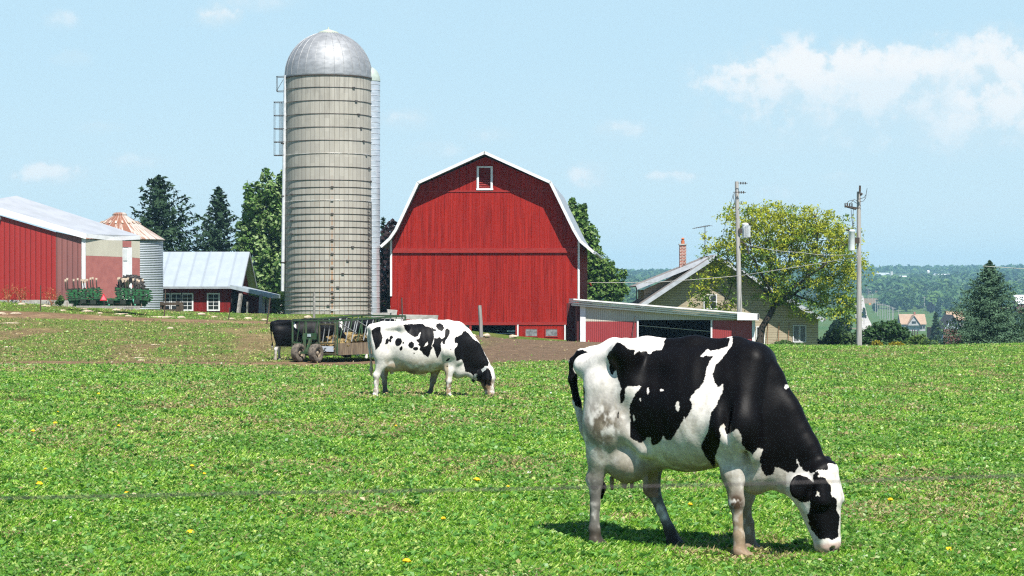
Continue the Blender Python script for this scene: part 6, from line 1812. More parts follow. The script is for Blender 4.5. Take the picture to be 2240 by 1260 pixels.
def hay_wagon():
    C = at(738, 790, 71.0); g = hz(C.x, C.y); C.z = g
    A = R(60); Ld = Vector((math.cos(A), math.sin(A), 0)); Wd = Vector((-math.sin(A), math.cos(A), 0))
    root = empty('hay_wagon', C, 'green hay feeder wagon with slanted bars and muddy wheels beside the black cows', 'wagon')
    zt, zm, zb = .85 - g, .06 - g, -.36 - g
    zt, zm, zb = 1.44, .66, .25
    Q = lambda l, w, z: C + Ld * l + Wd * w + Vector((0, 0, z + .03 * max(0, l) * min(1, z / .6)))
    Ln, W = 4.3, 1.9
    f = MB()
    for a, b in ((Q(0, 0, zt), Q(Ln, 0, zt)), (Q(0, W, zt), Q(Ln, W, zt)), (Q(0, 0, zt + .002), Q(0, W, zt + .002)), (Q(Ln, 0, zt + .001), Q(Ln, W, zt + .001))): f.bar(a, b, .055)
    f.build('top_rail', M_GREEN, root)
    for l, w in ((0, 0), (0, .78), (0, 1.32), (0, W), (Ln, 0), (Ln, W), (Ln * .55, 0), (Ln * .5, W)):
        p = MB(); p.bar(Q(l, w, zb if l else .28), Q(l, w, zt - .03), .06); p.build('post', M_GREEN, root)
    for w, off in ((0, 0), (W, 0)):
        for k in range(11):
            l = .12 + k * .37
            b = MB(); b.tube([Q(l, w, zm + .02), Q(l + .26, w, zt - .02)], .02, 6); b.build('slant_bar', M_BARG if (k % 3) else M_GREEN, root, True)
    for l0, l1 in ((.55, -.1), (1.7, 1.05)):
        b = MB(); b.tube([Q(l0 + .6, -.01, zm + .3), Q(l1 + .1, -.01, zt - .03)], .018, 6); b.build('brace', M_BARG, root, True)
    for w in (.2, .42, .62, 1.0, 1.5, 1.72):
        b = MB(); b.tube([Q(0, w, zm + .03), Q(0, w - .13, zt - .02)], .018, 6); b.build('slant_bar', M_BARG if w < 1 else M_GREEN, root, True)
    # trough boards
    M_TR = mat('trough_boards', (.22, .165, .105), (.11, .08, .055), (4, 4, .6), 3, .9)
    for k in range(8):
        l0, l1 = .04 + k * .53, .04 + k * .53 + .515
        t = MB(); a, b = Q(l0, .0, 0), Q(l1, .0, 0); n = Wd * .05
        t.hexa([a + Vector((0, 0, zb)), b + Vector((0, 0, zb)), b + n + Vector((0, 0, zb)), a + n + Vector((0, 0, zb)), a + Vector((0, 0, zm)), b + Vector((0, 0, zm)), b + n + Vector((0, 0, zm)), a + n + Vector((0, 0, zm))])
        t.build('trough_board', M_DARK if k == 4 else M_TR, root)
    t = MB(); a, b = Q(0.03, W - .05, zb), Q(Ln, W - .05, zb); t.hexa([a, b, b + Wd * .05, a + Wd * .05, a + Vector((0, 0, .4)), b + Vector((0, 0, .4)), b + Wd * .05 + Vector((0, 0, .4)), a + Wd * .05 + Vector((0, 0, .4))])
    t.hexa([Q(.06, .06, zb), Q(Ln - .05, .06, zb), Q(Ln - .05, W - .06, zb), Q(.06, W - .06, zb), Q(.06, .06, zb + .05), Q(Ln - .05, .06, zb + .05), Q(Ln - .05, W - .06, zb + .05), Q(.06, W - .06, zb + .05)])
    t.build('trough_floor', M_TR, root)
    # end gate
    gt = MB()
    for a, b in ((Q(-.04, .06, zb + .05), Q(-.04, .72, zb + .05)), (Q(-.04, .06, zm), Q(-.04, .72, zm)), (Q(-.04, .06, zt - .12), Q(-.04, .72, zt - .12)), (Q(-.04, .06, zb), Q(-.04, .06, zt - .08)), (Q(-.04, .72, zb), Q(-.04, .72, zt - .08))): gt.bar(a, b, .05)
    go = gt.build('end_gate', mat('brown_frame', (.085, .07, .04), (.05, .06, .03), ns=8), root)
    pn = MB(); pn.hexa([Q(-.05, .14, zb + .12), Q(-.05, .64, zb + .12), Q(-.03, .64, zb + .12), Q(-.03, .14, zb + .12), Q(-.05, .14, zm - .1), Q(-.05, .64, zm - .1), Q(-.03, .64, zm - .1), Q(-.03, .14, zm - .1)])
    pn.build('tin_panel', mat('tin_sheet', (.50, .54, .60), (.05, .06, .06), ns=7, rough=.4, lo=.55, hi=.62), go)
    pn = MB(); pn.hexa([Q(.0, 1.55, zb + .1), Q(.0, 1.84, zb + .1), Q(.03, 1.84, zb + .1), Q(.03, 1.55, zb + .1), Q(.0, 1.55, zm - .1), Q(.0, 1.84, zm - .1), Q(.03, 1.84, zm - .1), Q(.03, 1.55, zm - .1)]); pn.build('tin_panel', M_GALV, root)
    fr = MB(); fr.bar(Q(-.02, .78, zm), Q(-.02, W, zm), .05); fr.bar(Q(-.02, .78, zb), Q(-.02, W, zb), .06); fr.build('end_rail', M_GREEN, root)
    # dolly with its two wheels
    d = MB(); d.bar(Q(-.34, 1.03, .35), Q(-.14, 1.03, .80), .08, .10); d.bar(Q(-.12, .80, .90), Q(-.12, 1.30, .90), .03, .22); d.bar(Q(-.12, 1.30, .3), Q(-.12, 1.30, 1.0), .10, .10); d.bar(Q(-.34, .62, .33), Q(-.34, 1.44, .33), .07)
    d.build('axle_frame', M_GREEN, root)
    pl = MB(); pl.bar(Q(-.145, 1.02, .93), Q(-.145, 1.16, .93), .02, .10); pl.build('maker_plate', mat('plate', (.42, .50, .52), (.3, .36, .38), ns=8), root)
    axd = (-Wd)
    for w in (.66, 1.40): wheel(root, tuple(Q(-.34, w, .325)), axd, .325, .26, .17)
    for w in (-.02, W - .1): wheel(root, tuple(Q(Ln * .74, w, .31)), axd, .31, .22, .16)
    # hay: lumps and loose stalks
    r = np.random.default_rng(2); h = MB()
    for k in range(46):
        l, w = r.uniform(.25, Ln - .25), r.uniform(.22, W - .22)
        p = Q(l, w, zm - .26 + r.uniform(0, .12) + .30 * math.exp(-((l - 2.0) / .7) ** 2)); h.blob(p, (.26, .26, .17), 5, 7, .25, k)
    ho = h.build('hay', M_HAY, root)
    n = 2600; P = np.array([tuple(Q(r.uniform(.1, Ln - .1), r.uniform(.1, W - .1), 0)) for _ in range(n)])
    l = (P - np.array(C)) @ np.array(Ld); P[:, 2] = C.z + zm - .12 + r.uniform(-.1, .12, n) + .32 * np.exp(-((l - 2.0) / .75) ** 2)
    V, F = leaf_quads(P, r.normal(size=(n, 3)) + np.array([0, 0, .3]), .07, .16, 3)
    t = r.random((n, 1)); col = np.array([[.36, .27, .11]]) * t + np.array([[.18, .12, .045]]) * (1 - t)
    np_mesh('hay_stalks', V, F, M_LEAF, ho, cols=np.repeat(col, 4, 0))
hay_wagon()

# ------------------------------------------------------------------ folded field cultivator and the big tyre
def cultivator():
    Y = 104.0; K = Y / FPX
    b = at(230, 672, Y); root = empty('cultivator', b, 'folded green field cultivator with worn pointed shanks and a red warning triangle', 'farm implement')
    P = lambda px, py, d=0.0: at(px, py, Y) + Vector((0, d, 0))
    r = random.Random(6)
    M_WORN = mat('worn_steel', (.32, .26, .19), (.19, .15, .11), ns=9, rough=.45, metal=.3)
    M_PIV = mat('dark_clamp', (.015, .022, .016), (.03, .04, .028), ns=9, rough=.6)
    def wing(x0, x1, ys, slope, name):
        f = MB(); c = MB()
        for i, y in enumerate(ys):
            for d in (0, .35, .8):
                xa, xb = x0 + r.uniform(0, 5), x1 - r.uniform(0, 5)
                ya, yb = y + d * 2 + r.uniform(-.6, .6), y + slope + d * 2 + r.uniform(-.6, .6)
                f.bar(P(xa, ya, d), P(xb, yb, d), .085, .052)
            for k in range(9):
                x = x0 + 3 + (x1 - x0 - 6) * (k + r.uniform(.1, .6)) / 9; t = (x - x0) / (x1 - x0); yy_ = y + slope * t
                c.box(P(x, yy_ - .6, -.02 + r.choice((0, .3))), (.10, .14, .16), 0)
                f.box(P(x + 3.5, yy_ + 1.2, -.07), (.13, .06, .09), 0)
        for k in range(5):
            x = x0 + (x1 - x0) * (k + .5) / 5; f.bar(P(x, ys[0], .2), P(x + r.uniform(-2, 2), ys[-1] + 4, .2), .07)
        w = f.build(name, M_GREENB, root); c.build('clamp', M_PIV, w)
        return w
    lw = wing(143, 221, (636, 641, 645.5, 650, 655), -4.5, 'folded_wing')
    rw = wing(250, 331, (631, 636, 640.5, 645.5, 650), 5.0, 'folded_wing')
    def shank(par, px, top, bot, wide=1.0, d=0.0):
        s = MB(); p0, p1, p2 = P(px + .8, bot, d), P(px, (top * .6 + bot * .4), d - .08), P(px - .8, top + 5, d - .02)
        s.tube([p0, p1, p2], [.03, .03, .03], 6); so = s.build('shank', M_IRON, par, True)
        t = MB(); q = P(px - .8, top + 9, d - .05); e = P(px - 1.2, top, d + .04); w_ = .055 * wide
        t.add([q + Vector((-w_ * .5, 0, 0)), q + Vector((w_ * .5, 0, 0)), e + Vector((w_, .02, 0)), e + Vector((-w_, .02, 0)), q + Vector((0, .05, 0)), e + Vector((0, .07, -.02))], [(0, 1, 2, 3), (1, 4, 5, 2), (4, 0, 3, 5), (3, 2, 5), (0, 4, 1)])
        t.build('sweep', M_WORN, so)
    for px, top in ((144, 611), (148, 608), (162, 610), (168, 608), (179, 610), (184, 611), (189, 610), (196, 607), (201, 606), (209, 608)): shank(lw, px, top, 636, 1.0 if px not in (184,) else 2.6, r.choice((0, .3)))
    for px, top in ((257, 607), (262, 606), (269, 609), (274, 608), (281, 607), (290, 609), (301, 610), (305, 612), (313, 610)): shank(rw, px, top, 634, 2.4 if px in (269, 274) else 1.0, r.choice((0, .3)))
    c = MB()
    for y, x0, x1, d in ((655, 200, 262, 0), (658, 146, 325, .5), (662, 150, 320, .15), (667, 155, 315, .6)): c.bar(P(x0, y, d), P(x1, y, d), .11)
    for x in (160, 178, 214, 240, 266, 292, 312): c.bar(P(x, 652, .3), P(x + r.uniform(-3, 3), 671, .3), .09); c.bar(P(x + 6, 655, .1), P(x + 8, 666, .1), .13, .06)
    co = c.build('main_frame', M_GREENB, root)
    for k, x in enumerate((146, 157, 175, 201, 227, 247, 268, 287, 309)):
        s = MB(); s.bar(P(x, 661, .05), P(x + .8, 672, .02), .045, .04); s.build('shank', M_WORN, co)
    for x, y in ((183, 659), (205, 661), (243, 660), (270, 661), (300, 660)):
        s = MB(); s.box(P(x, y, -.05), (.28, .2, .22), 0); s.build('hinge_block', M_PIV, co)
    cy = MB(); cy.tube([P(236, 656, -.1), P(240, 668, -.1)], .05, 8); cy.tube([P(292, 655, -.1), P(297, 668, -.1)], .05, 8); cy.build('cylinder', mat('mint_paint', (.10, .40, .25), (.07, .3, .18), ns=5), co, True)
    sg = MB(); a, b_, t = P(220, 657.5, -.2), P(236.5, 657.5, -.2), P(228.3, 641.5, -.2); sg.prism([a, b_, t], (0, .015, 0)); so = sg.build('warning_triangle', mat('sign_red', (.55, .02, .035), rough=.4), root)
    si = MB(); m_ = (a + b_ + t) / 3; si.prism([m_ + (q - m_) * .66 + Vector((0, -.006, 0)) for q in (a, b_, t)], (0, .004, 0)); si.build('triangle_centre', mat('sign_pink', (.75, .16, .20), (.7, .2, .22), ns=20, rough=.4), so)
    st = MB(); st.bar(P(229, 657, -.19), P(230, 673, -.1), .04); st.build('sign_post', M_IRON, root)
    # timber they rest on
    bm_ = MB(); bm_.bar(P(172, 670.5, -.5), P(311, 671.0, -.5), .18, .09); o = bm_.build('timber_beam', M_WOODG, None, loc=P(240, 672, -.5)); tag(o, 'long pale timber lying in front of the folded green cultivator', 'beam')
    # the tall tractor tyre behind the right wing
    Rt = .86; c0 = P(276, 637.5, 1.3); cen = (c0.x, c0.y, c0.z)
    tr = empty('tractor_tyre', (cen[0], cen[1], cen[2] - Rt), 'tall black lugged tractor tyre standing behind the right half of the cultivator', 'tyre')
    t = MB(); h = .30; Rr = .52
    t.lathe([(Rr, -h * .7), (Rr + .02, -h * .9), (Rt - .1, -h), (Rt - .05, -h * .85), (Rt - .04, 0), (Rt - .05, h * .85), (Rt - .1, h), (Rr + .02, h * .9), (Rr, h * .7)], cen, 36, 'X'); an = R(-128)
    t.rot(cen, an); t.build('carcass', M_TYREB, tr, True)
    l = MB()
    for k in range(22):
        a = 2 * PI * k / 22
        for sgn in (-1, 1):
            a2 = a + (PI / 22 if sgn > 0 else 0)
            def pt(rr, x, aa): return (cen[0] + x, cen[1] + rr * math.cos(aa), cen[2] + rr * math.sin(aa))
            w_ = .032
            ring = [(0, a2 + .20), (h * 1.02, a2)]
            ps = []
            for rr in (Rt - .06, Rt + .005):
                ps += [pt(rr, 0, a2 + .20 - w_), pt(rr, sgn * h * 1.02, a2 - w_), pt(rr, sgn * h * 1.02, a2 + w_), pt(rr, 0, a2 + .20 + w_)]
            l.hexa(ps)
    l.rot(cen, an); l.build('tread', mat('lug_rubber', (.045, .042, .04), (.09, .08, .07), ns=6), tr)
    rm = MB(); rm.lathe([(Rr + .01, -h * .7), (Rr - .02, -h * .4), (Rr - .02, h * .4), (Rr + .01, h * .7)], cen, 30, 'X'); rm.rot(cen, an); rm.build('rim', mat('pale_rim', (.42, .42, .36), (.30, .32, .26), ns=5), tr, True)
cultivator()

# ------------------------------------------------------------------ posts, barrier, slabs, stones
def fpost(p0, p1, Y, r, name, label, cat, mt, group, square=False):
    a, b = at(*p0, Y), at(*p1, Y); a.z = min(a.z, hz(a.x, a.y)) - .05
    m = MB()
    if square: m.bar(a, b, r * 2, r * 2)
    else: m.tube([a, a.lerp(b, .5) + Vector((.01, 0, 0)), b], [r, r * .95, r * .9], 9)
    o = m.build(name, mt, None, not square, loc=a); tag(o, label, cat, group); return b
M_TPOST = mat('rusty_post', (.055, .04, .032), (.09, .055, .035), ns=8, rough=.85)
G1 = 'thin steel fence posts along the farmyard'; G2 = 'weathered wooden fence posts'
tops = [fpost((88, 688), (89, 624), 101, .03, 'steel_post', 'thin rusty post in front of the bright red shed wall', 'fence post', M_TPOST, G1),
        fpost((359, 686), (362, 634), 104, .03, 'steel_post', 'thin dark post in front of the brown timber barrier', 'fence post', M_TPOST, G1),
        fpost((500, 684), (502, 673), 106, .03, 'steel_post', 'short stub of a post below the single shed window', 'fence post', M_TPOST, G1),
        fpost((583, 704), (591, 651), 99, .035, 'steel_post', 'dark post leaning right beside the low lean to roof', 'fence post', M_TPOST, G1),
        fpost((880, 698), (879, 651), 110, .035, 'steel_post', 'dark post with a pale tip standing against the barn corner', 'fence post', mat('green_post', (.03, .05, .04), (.06, .07, .06), ns=6), G1)]
fpost((687, 694), (687, 640), 113, .07, 'wooden_post', 'straight grey wooden post in front of the silo base', 'fence post', M_WOODG, G2)
fpost((1053, 741), (1049, 668), 104, .105, 'wooden_post', 'thick grey wooden post leaning in front of the open barn bay', 'fence post', M_WOODG, G2)
fpost((540, 688), (541, 660), 130, .07, 'wooden_post', 'short pale wooden post in the dark lean to doorway', 'fence post', M_WOODG, G2)
def barrier():
    Y = 121; P = lambda px, py, d=0.0: at(px, py, Y) + Vector((0, d, 0))
    b = at(376, 682, Y); root = empty('timber_barrier', b, 'low brown timber barrier with two stout posts below the shed windows', 'barrier')
    for px, t in ((354, 660), (358.5, 664), (389, 659)):
        m = MB(); m.bar(P(px, 688), P(px, t), .18, .2); m.build('post', M_WOODB, root)
    m = MB(); m.bar(P(351, 665, -.12), P(402, 664, -.12), .06, .16); m.build('rail', M_WOODB, root)
    m = MB(); m.bar(P(351, 678, -.12), P(402, 679, -.12), .06, .12); m.build('rail', M_WOODB, root)
    m = MB(); m.bar(P(393, 673, -.1), P(402, 673, -.1), .08, .3); m.build('rail', M_WOODB, root)
barrier()
def slab(px0, px1, py0, py1, Y, dep, label, rz=0.0, seed=0):
    a, b = at(px0, py1, Y), at(px1, py0, Y); r = random.Random(seed)
    m = MB(); pts = []
    for z in (a.z, b.z):
        for x, y in ((a.x, Y), (b.x, Y), (b.x, Y + dep), (a.x, Y + dep)): pts.append((x + r.uniform(-.06, .06), y, z + r.uniform(-.03, .03)))
    m.hexa(pts); m.rot(((a.x + b.x) / 2, Y, 0), rz); o = m.build('concrete_slab', M_CONC, None, loc=((a.x + b.x) / 2, Y, a.z)); tag(o, label, 'concrete slab', 'broken concrete by the silo')
slab(872, 956, 689, 699, 113, 1.4, 'long flat concrete slab along the foot of the barn wall', .0, 1)
slab(847, 869, 678, 690, 114.5, .8, 'tilted concrete block heaped between silo and barn', .12, 2)
slab(818, 851, 684, 698, 113.5, 1.2, 'low concrete block at the silo corner', -.05, 3)
slab(820, 880, 692, 704, 112.2, .9, 'flat concrete piece behind the wagon rail', .02, 4)
def stones():
    r = random.Random(12)
    M_ST = mat('pale_stone', (.50, .42, .31), (.34, .27, .19), (1, 1, 1), 8, .9, bump=.01, bscale=20)
    pos = [(150, 88, 1.6, .9), (320, 98, 2, .6), (12, 152, 1.8, .7), (110, 150, 2.4, .6), (75, 218, 4, .5), (610, 135, 2.4, .6), (845, 155, 3, .5), (1130, 175, 5.0, .5), (1270, 180, 1.6, .8), (1410, 158, 1.6, .9), (1620, 190, 1.5, .7), (1735, 188, 1.7, .9), (2155, 180, 1.7, 1.0), (590, 120, 1.6, .5), (815, 128, 1.8, .7), (1190, 255, 1.4, .7), (970, 462, 2.2, .5), (990, 478, 1.6, .5), (65, 385, 2.2, .5), (1090, 370, 2, .5), (60, 505, 2.6, .4), (215, 508, 2, .4), (1960, 205, 3, .5), (700, 150, 1.2, .6), (440, 130, 1.3, .5), (1500, 175, 1.3, .6), (1850, 196, 1.4, .7), (900, 168, 1.5, .5)]
    for i, (zx, zy, sx, sz) in enumerate(pos):
        p = ghit(zx / 3.2, 640 + zy / 3.2, 40, 120)
        s = .085 * p.y / 90
        m = MB(); m.blob(p + Vector((0, 0, s * sz * .35)), (s * sx * 1.3, s * 1.3, s * sz), 6, 9, .18, i)
        o = m.build('stone', M_ST, None, True, loc=p); tag(o, 'pale field stone lying on the bare soil and turf of the left slope', 'stone', 'stones on the bare soil')
    for px, py, sx, lab in ((1065, 735, 1.5, 'rounded pale boulder right of the thick leaning post'), (1036, 737, 1.2, 'flat pale rock left of the thick leaning post'), (1122, 736, 2.2, 'pale rubble heap in the open barn bay')):
        p = ghit(px, py + 4, 80, 124); m = MB(); m.blob(p + Vector((0, 0, .1)), (.12 * sx, .14, .11), 6, 9, .16, int(px)); o = m.build('boulder', M_ST, None, True, loc=p); tag(o, lab, 'rock')
stones()

# ------------------------------------------------------------------ the near fence wire and the flowers
def near_wire():
    pts = []
    for px, py in ((-2600, 1180), (0, 1090), (560, 1079), (1120, 1070), (1680, 1058), (2240, 1040), (4600, 950)): pts.append(at(px, py, 1.9))
    m = MB(); m.tube(pts, .0008, 6); o = m.build('fence_wire', mat('fence_wire_steel', (.07, .06, .06), rough=.7), None, True, loc=pts[0])
    tag(o, 'single slack fence wire crossing the pasture close to the viewer', 'wire')
near_wire()
def flowers():
    pos = [(127, 909), (121, 934), (260, 940), (99, 1038), (86, 1072), (278, 1092), (447, 1049), (417, 1182), (216, 868), (970, 1150), (1111, 1077), (890, 1246), (2152, 977), (1985, 972), (2075, 1220), (1948, 1108), (866, 940), (1043, 1062), (420, 1031), (1510, 1118), (2210, 905), (72, 952)]
    M_Y = mat('dandelion_yellow', (.75, .50, .01), (.62, .36, .008), ns=60, rough=.7)
    proto = None
    for i, (px, py) in enumerate(pos):
        p = ghit(px, py, 11, 60); p.z += .055
        if proto is None:
            proto = empty('dandelion', (0, 0, 0), 'small yellow dandelion head in the grass', 'flower', 'yellow dandelions in the grass')
            m = MB(); m.blob((0, 0, .0), (.026, .026, .014), 6, 12, .25, 1); m.build('flower_head', M_Y, proto)
            s = MB(); s.tube([(0, 0, -.07), (0, 0, -.005)], .003, 5); s.build('stem', mat('flower_stem', (.12, .2, .05)), proto)
            o = proto
        else: o = copy_tree(proto)
        o.location = p; o.rotation_euler = (.1 * math.sin(i), .1 * math.cos(i * 2), i)
        s_ = .55 + .7 * ((i * 37) % 10) / 10; o.scale = (s_, s_, s_)
flowers()
# ------------------------------------------------------------------ the valley beyond the field
def box_house(name, px, Y, w, d, hw, hr, label, wall_m, roof_m, gable_front=False, rz=0.0, base=None, win=(), dormer=False, chim=False, cat='house', oh=.5):
    x = (px - 1120) * Y / FPX; z = hz(x, Y) if base is None else base
    root = empty(name, (x, Y, z), label, cat)
    M_ = MB()
    if gable_front:
        M_.prism([(x - w / 2, Y, z - 2), (x + w / 2, Y, z - 2), (x + w / 2, Y, z + hw), (x, Y, z + hr), (x - w / 2, Y, z + hw)], (0, d, 0))
    else:
        M_.prism([(x - w / 2, Y, z - 2), (x - w / 2, Y + d, z - 2), (x - w / 2, Y + d, z + hw), (x - w / 2, Y + d / 2, z + hr), (x - w / 2, Y, z + hw)], (w, 0, 0))
    M_.rot((x, Y, 0), rz); M_.build('wall', wall_m, root)
    r = MB(); t = Vector((0, 0, .3))
    if gable_front:
        k = (hr - hw) / (w / 2)
        for s in (-1, 1):
            a, b = Vector((x, Y - oh, z + hr + .02)), Vector((x + s * (w / 2 + oh), Y - oh, z + hw - k * oh + .02)); L = Vector((0, d + 2 * oh, 0)); r.hexa([a, b, b + L, a + L, a + t, b + t, b + L + t, a + L + t])
    else:
        k = (hr - hw) / (d / 2)
        for s in (0, 1):
            ye = Y - oh if s == 0 else Y + d + oh
            a, b = Vector((x - w / 2 - oh, Y + d / 2, z + hr + .02)), Vector((x - w / 2 - oh, ye, z + hw - k * oh + .02)); L = Vector((w + 2 * oh, 0, 0)); r.hexa([a, b, b + L, a + L, a + t, b + t, b + L + t, a + L + t])
    r.rot((x, Y, 0), rz); r.build('roof', roof_m, root)
    for (dx, zz, ww, hh) in win:
        g = MB(); g.span((x + dx - ww / 2, Y - .12, z + zz), (x + dx + ww / 2, Y - .02, z + zz + hh)); g.rot((x, Y, 0), rz); g.build('window', M_GLASS, root)
    if dormer:
        q = MB(); q.prism([(x - w * .26, Y - 1.2, z + hw * .75), (x + w * .26, Y - 1.2, z + hw * .75), (x, Y - 1.2, z + hr * .93)], (0, d * .5, 0)); q.rot((x, Y, 0), rz); dq = q.build('dormer', wall_m, root)
        q = MB()
        for s in (-1, 1):
            a, b = Vector((x, Y - 1.7, z + hr * .95)), Vector((x + s * w * .30, Y - 1.7, z + hw * .72)); L = Vector((0, d * .5 + .6, 0)); q.hexa([a, b, b + L, a + L, a + t, b + t, b + L + t, a + L + t])
        q.rot((x, Y, 0), rz); q.build('dormer_roof', roof_m, dq)
        q = MB(); q.span((x - .9, Y - 1.32, z + hw * 1.02), (x + .9, Y - 1.22, z + hw * 1.02 + 1.0)); q.build('dormer_window', M_GLASS, dq)
    if chim:
        q = MB(); q.span((x + w * .08, Y + d / 2 - .4, z + hr - .3), (x + w * .08 + .8, Y + d / 2 + .4, z + hr + 1.3)); q.build('chimney', mat('far_brick', (.30, .12, .08)), root)
    return root
M_ORR = mat('tan_shingle', (.36, .25, .17), (.31, .21, .14), ns=.5, rough=.9)
M_GRYW = mat('grey_stone_wall', (.40, .39, .39), (.30, .29, .29), ns=.6)
M_BLUW = mat('blue_white_wall', (.50, .56, .70), (.46, .52, .66), ns=1)
M_BRKF = mat('far_brick_wall', (.20, .09, .07), (.15, .07, .055), ns=1)
M_WHF = mat('far_white', (.74, .75, .76)); M_GRF = mat('far_grey_roof', (.36, .40, .45), (.32, .36, .40), ns=.3); M_REDF = mat('far_red', (.22, .06, .06), (.18, .05, .05), ns=.3)
box_house('farmhouse', 1998, 940, 11.0, 8, 3.4, 7.4, 'grey farmhouse with a broad tan roof and front dormer by the far field', M_GRYW, M_ORR, win=((-4.6, 1.2, 1.0, 1.3), (-2.8, 1.2, .9, 1.3), (3.6, .9, 1.1, 1.9), (4.8, 1.2, .8, 1.2)), dormer=True, chim=True)
g_ = box_house('gable_house', 2083, 470, 4.0, 8, 3.2, 5.9, 'small house with a pale blue gable left of the big blue spruce', M_BLUW, mat('dark_shingle', (.05, .05, .055)), True, base=1.78 - 108 * 470 / FPX, win=((-.42, 4.1, .3, .8), (0, 4.1, .3, .8), (.42, 4.1, .3, .8)))
q = MB(); zz = g_.location.z; xx = g_.location.x; q.span((xx - 2.05, 469.85, zz - 2), (xx + 2.05, 469.96, zz + 2.9)); q.build('brick_front', M_BRKF, g_)
q = MB(); q.span((xx - 3.4, 474, zz - 2), (xx - 2.02, 482, zz + 3.2)); q.build('side_wing', M_BRKF, g_)
box_house('cottage', 2092, 760, 5.5, 7, 2.2, 5.0, 'cottage with a plain tan roof partly behind the big blue spruce', M_GRYW, M_ORR, base=1.78 - 72 * 760 / FPX)
box_house('far_barn', 2243, 1300, 11, 12, 6.5, 11.5, 'red barn with a white roof at the right edge of the valley', M_REDF, M_WHF, base=1.78 - 46 * 1300 / FPX, cat='barn')
bz = lambda py, Y: CZ - (py - HY) * Y / FPX
box_house('far_barn', 1930, 2850, 21, 14, 4.0, 9.5, 'long dark red barn with a blue grey roof on the far ridge', M_REDF, M_GRF, base=bz(612, 2850), cat='barn')
box_house('long_shed', 1972, 2850, 15, 10, 3.0, 4.6, 'short white shed right of the plain far silo', M_WHF, M_WHF, base=bz(611, 2850), cat='shed')
box_house('long_shed', 2069, 2800, 25, 12, 4.6, 5.8, 'long bright white shed on the far ridge', M_WHF, M_WHF, base=bz(609, 2800), cat='shed')
box_house('long_shed', 2046, 2800, 4, 6, 4.0, 6.5, 'small white outbuilding beside the domed far silo', M_WHF, M_WHF, True, base=bz(609, 2800), cat='shed')
for px, y0, y1, Y, r_, dome, lab in ((1950, 611, 594, 2840, 2.1, False, 'plain pale far silo at the end of the dark barn'), (2030.5, 607, 594, 2810, 2.0, True, 'far silo with a white dome on the ridge')):
    x = (px - 1120) * Y / FPX; z0, z1 = bz(y0 + 4, Y), bz(y1, Y)
    root = empty('far_silo', (x, Y, z0), lab, 'silo'); m = MB(); m.lathe([(r_, z0), (r_, z1), (.01, z1 + .1)], (x, Y, 0), 18); m.build('stave_wall', mat('far_concrete', (.48, .46, .44)), root, True)
    if dome: m = MB(); m.lathe([(r_ * 1.05 * math.cos(t), z1 + r_ * math.sin(t)) for t in np.linspace(0, PI / 2, 7)], (x, Y, 0), 18); m.build('dome', M_WHF, root, True)
# road
def road():
    pts = [(1935, 640), (1915, 760), (1900, 900), (1891, 1050), (1884, 1250), (1880, 1500), (1879, 1750)]
    V = []; F = []; n = 0
    dense = []
    for i in range(len(pts) - 1):
        for k in range(12): t = k / 12; dense.append((pts[i][0] * (1 - t) + pts[i + 1][0] * t, pts[i][1] * (1 - t) + pts[i + 1][1] * t))
    for px, Y in dense:
        x = (px - 1120) * Y / FPX
        for dx in (-3.6, 3.6): V.append((x + dx, Y, max(hz(x + dx, Y), hz(x, Y)) + .12))
    F = [(2 * i, 2 * i + 1, 2 * i + 3, 2 * i + 2) for i in range(len(dense) - 1)]
    m = MB(); m.add(V, F); o = m.build('road', mat('gravel_road', (.46, .42, .37), (.38, .35, .31), ns=.1), None); o['kind'] = 'structure'; o['label'] = 'pale country road crossing the valley'
road()
# line of poles by the road
r_ = random.Random(9)
for i, (px, Y) in enumerate(((1895, 1620), (1899, 1560), (1903, 1500), (1908, 1420), (1915, 1300), (1920, 1240), (1925, 1180), (1931, 1180), (1936, 1150), (1942, 1120), (1946, 1100), (1952, 1060), (1955, 1040), (1966, 1000), (2022, 1350), (1996, 560), (2001, 545), (2007, 530))):
    x = (px - 1120) * Y / FPX; z = hz(x, Y); h = 9.0 if Y > 900 else 6.5
    root = empty('far_pole', (x, Y, z), 'distant thin pole in the line beside the country road' if Y > 900 else 'dark bare pole standing in the valley field below the grey farmhouse', 'utility pole', 'poles beside the country road' if Y > 900 else 'bare poles in the valley field')
    m = MB(); m.tube([(x, Y, z - .5), (x, Y, z + h)], [.2, .14], 6); m.build('post', M_POLE if Y > 900 else M_TPOST, root, True)
    if Y > 900: m = MB(); m.bar((x - 1.1, Y, z + h - .5), (x + 1.1, Y, z + h - .5), .14); m.build('crossarm', M_POLE, root)
x = (1903 - 1120) * 1400 / FPX
sgn = empty('road_sign', (x, 1400, hz(x, 1400)), 'tiny orange diamond road sign by the country road', 'road sign'); m = MB(); m.bar((x, 1400, hz(x, 1400)), (x, 1400, hz(x, 1400) + 2), .12); m.build('post', M_POLE, sgn)
m = MB(); zc = hz(x, 1400) + 2.6; m.prism([(x - .9, 1399.9, zc), (x, 1399.9, zc - .9), (x + .9, 1399.9, zc), (x, 1399.9, zc + .9)], (0, .05, 0)); m.build('panel', mat('sign_orange', (.62, .22, .04)), sgn)

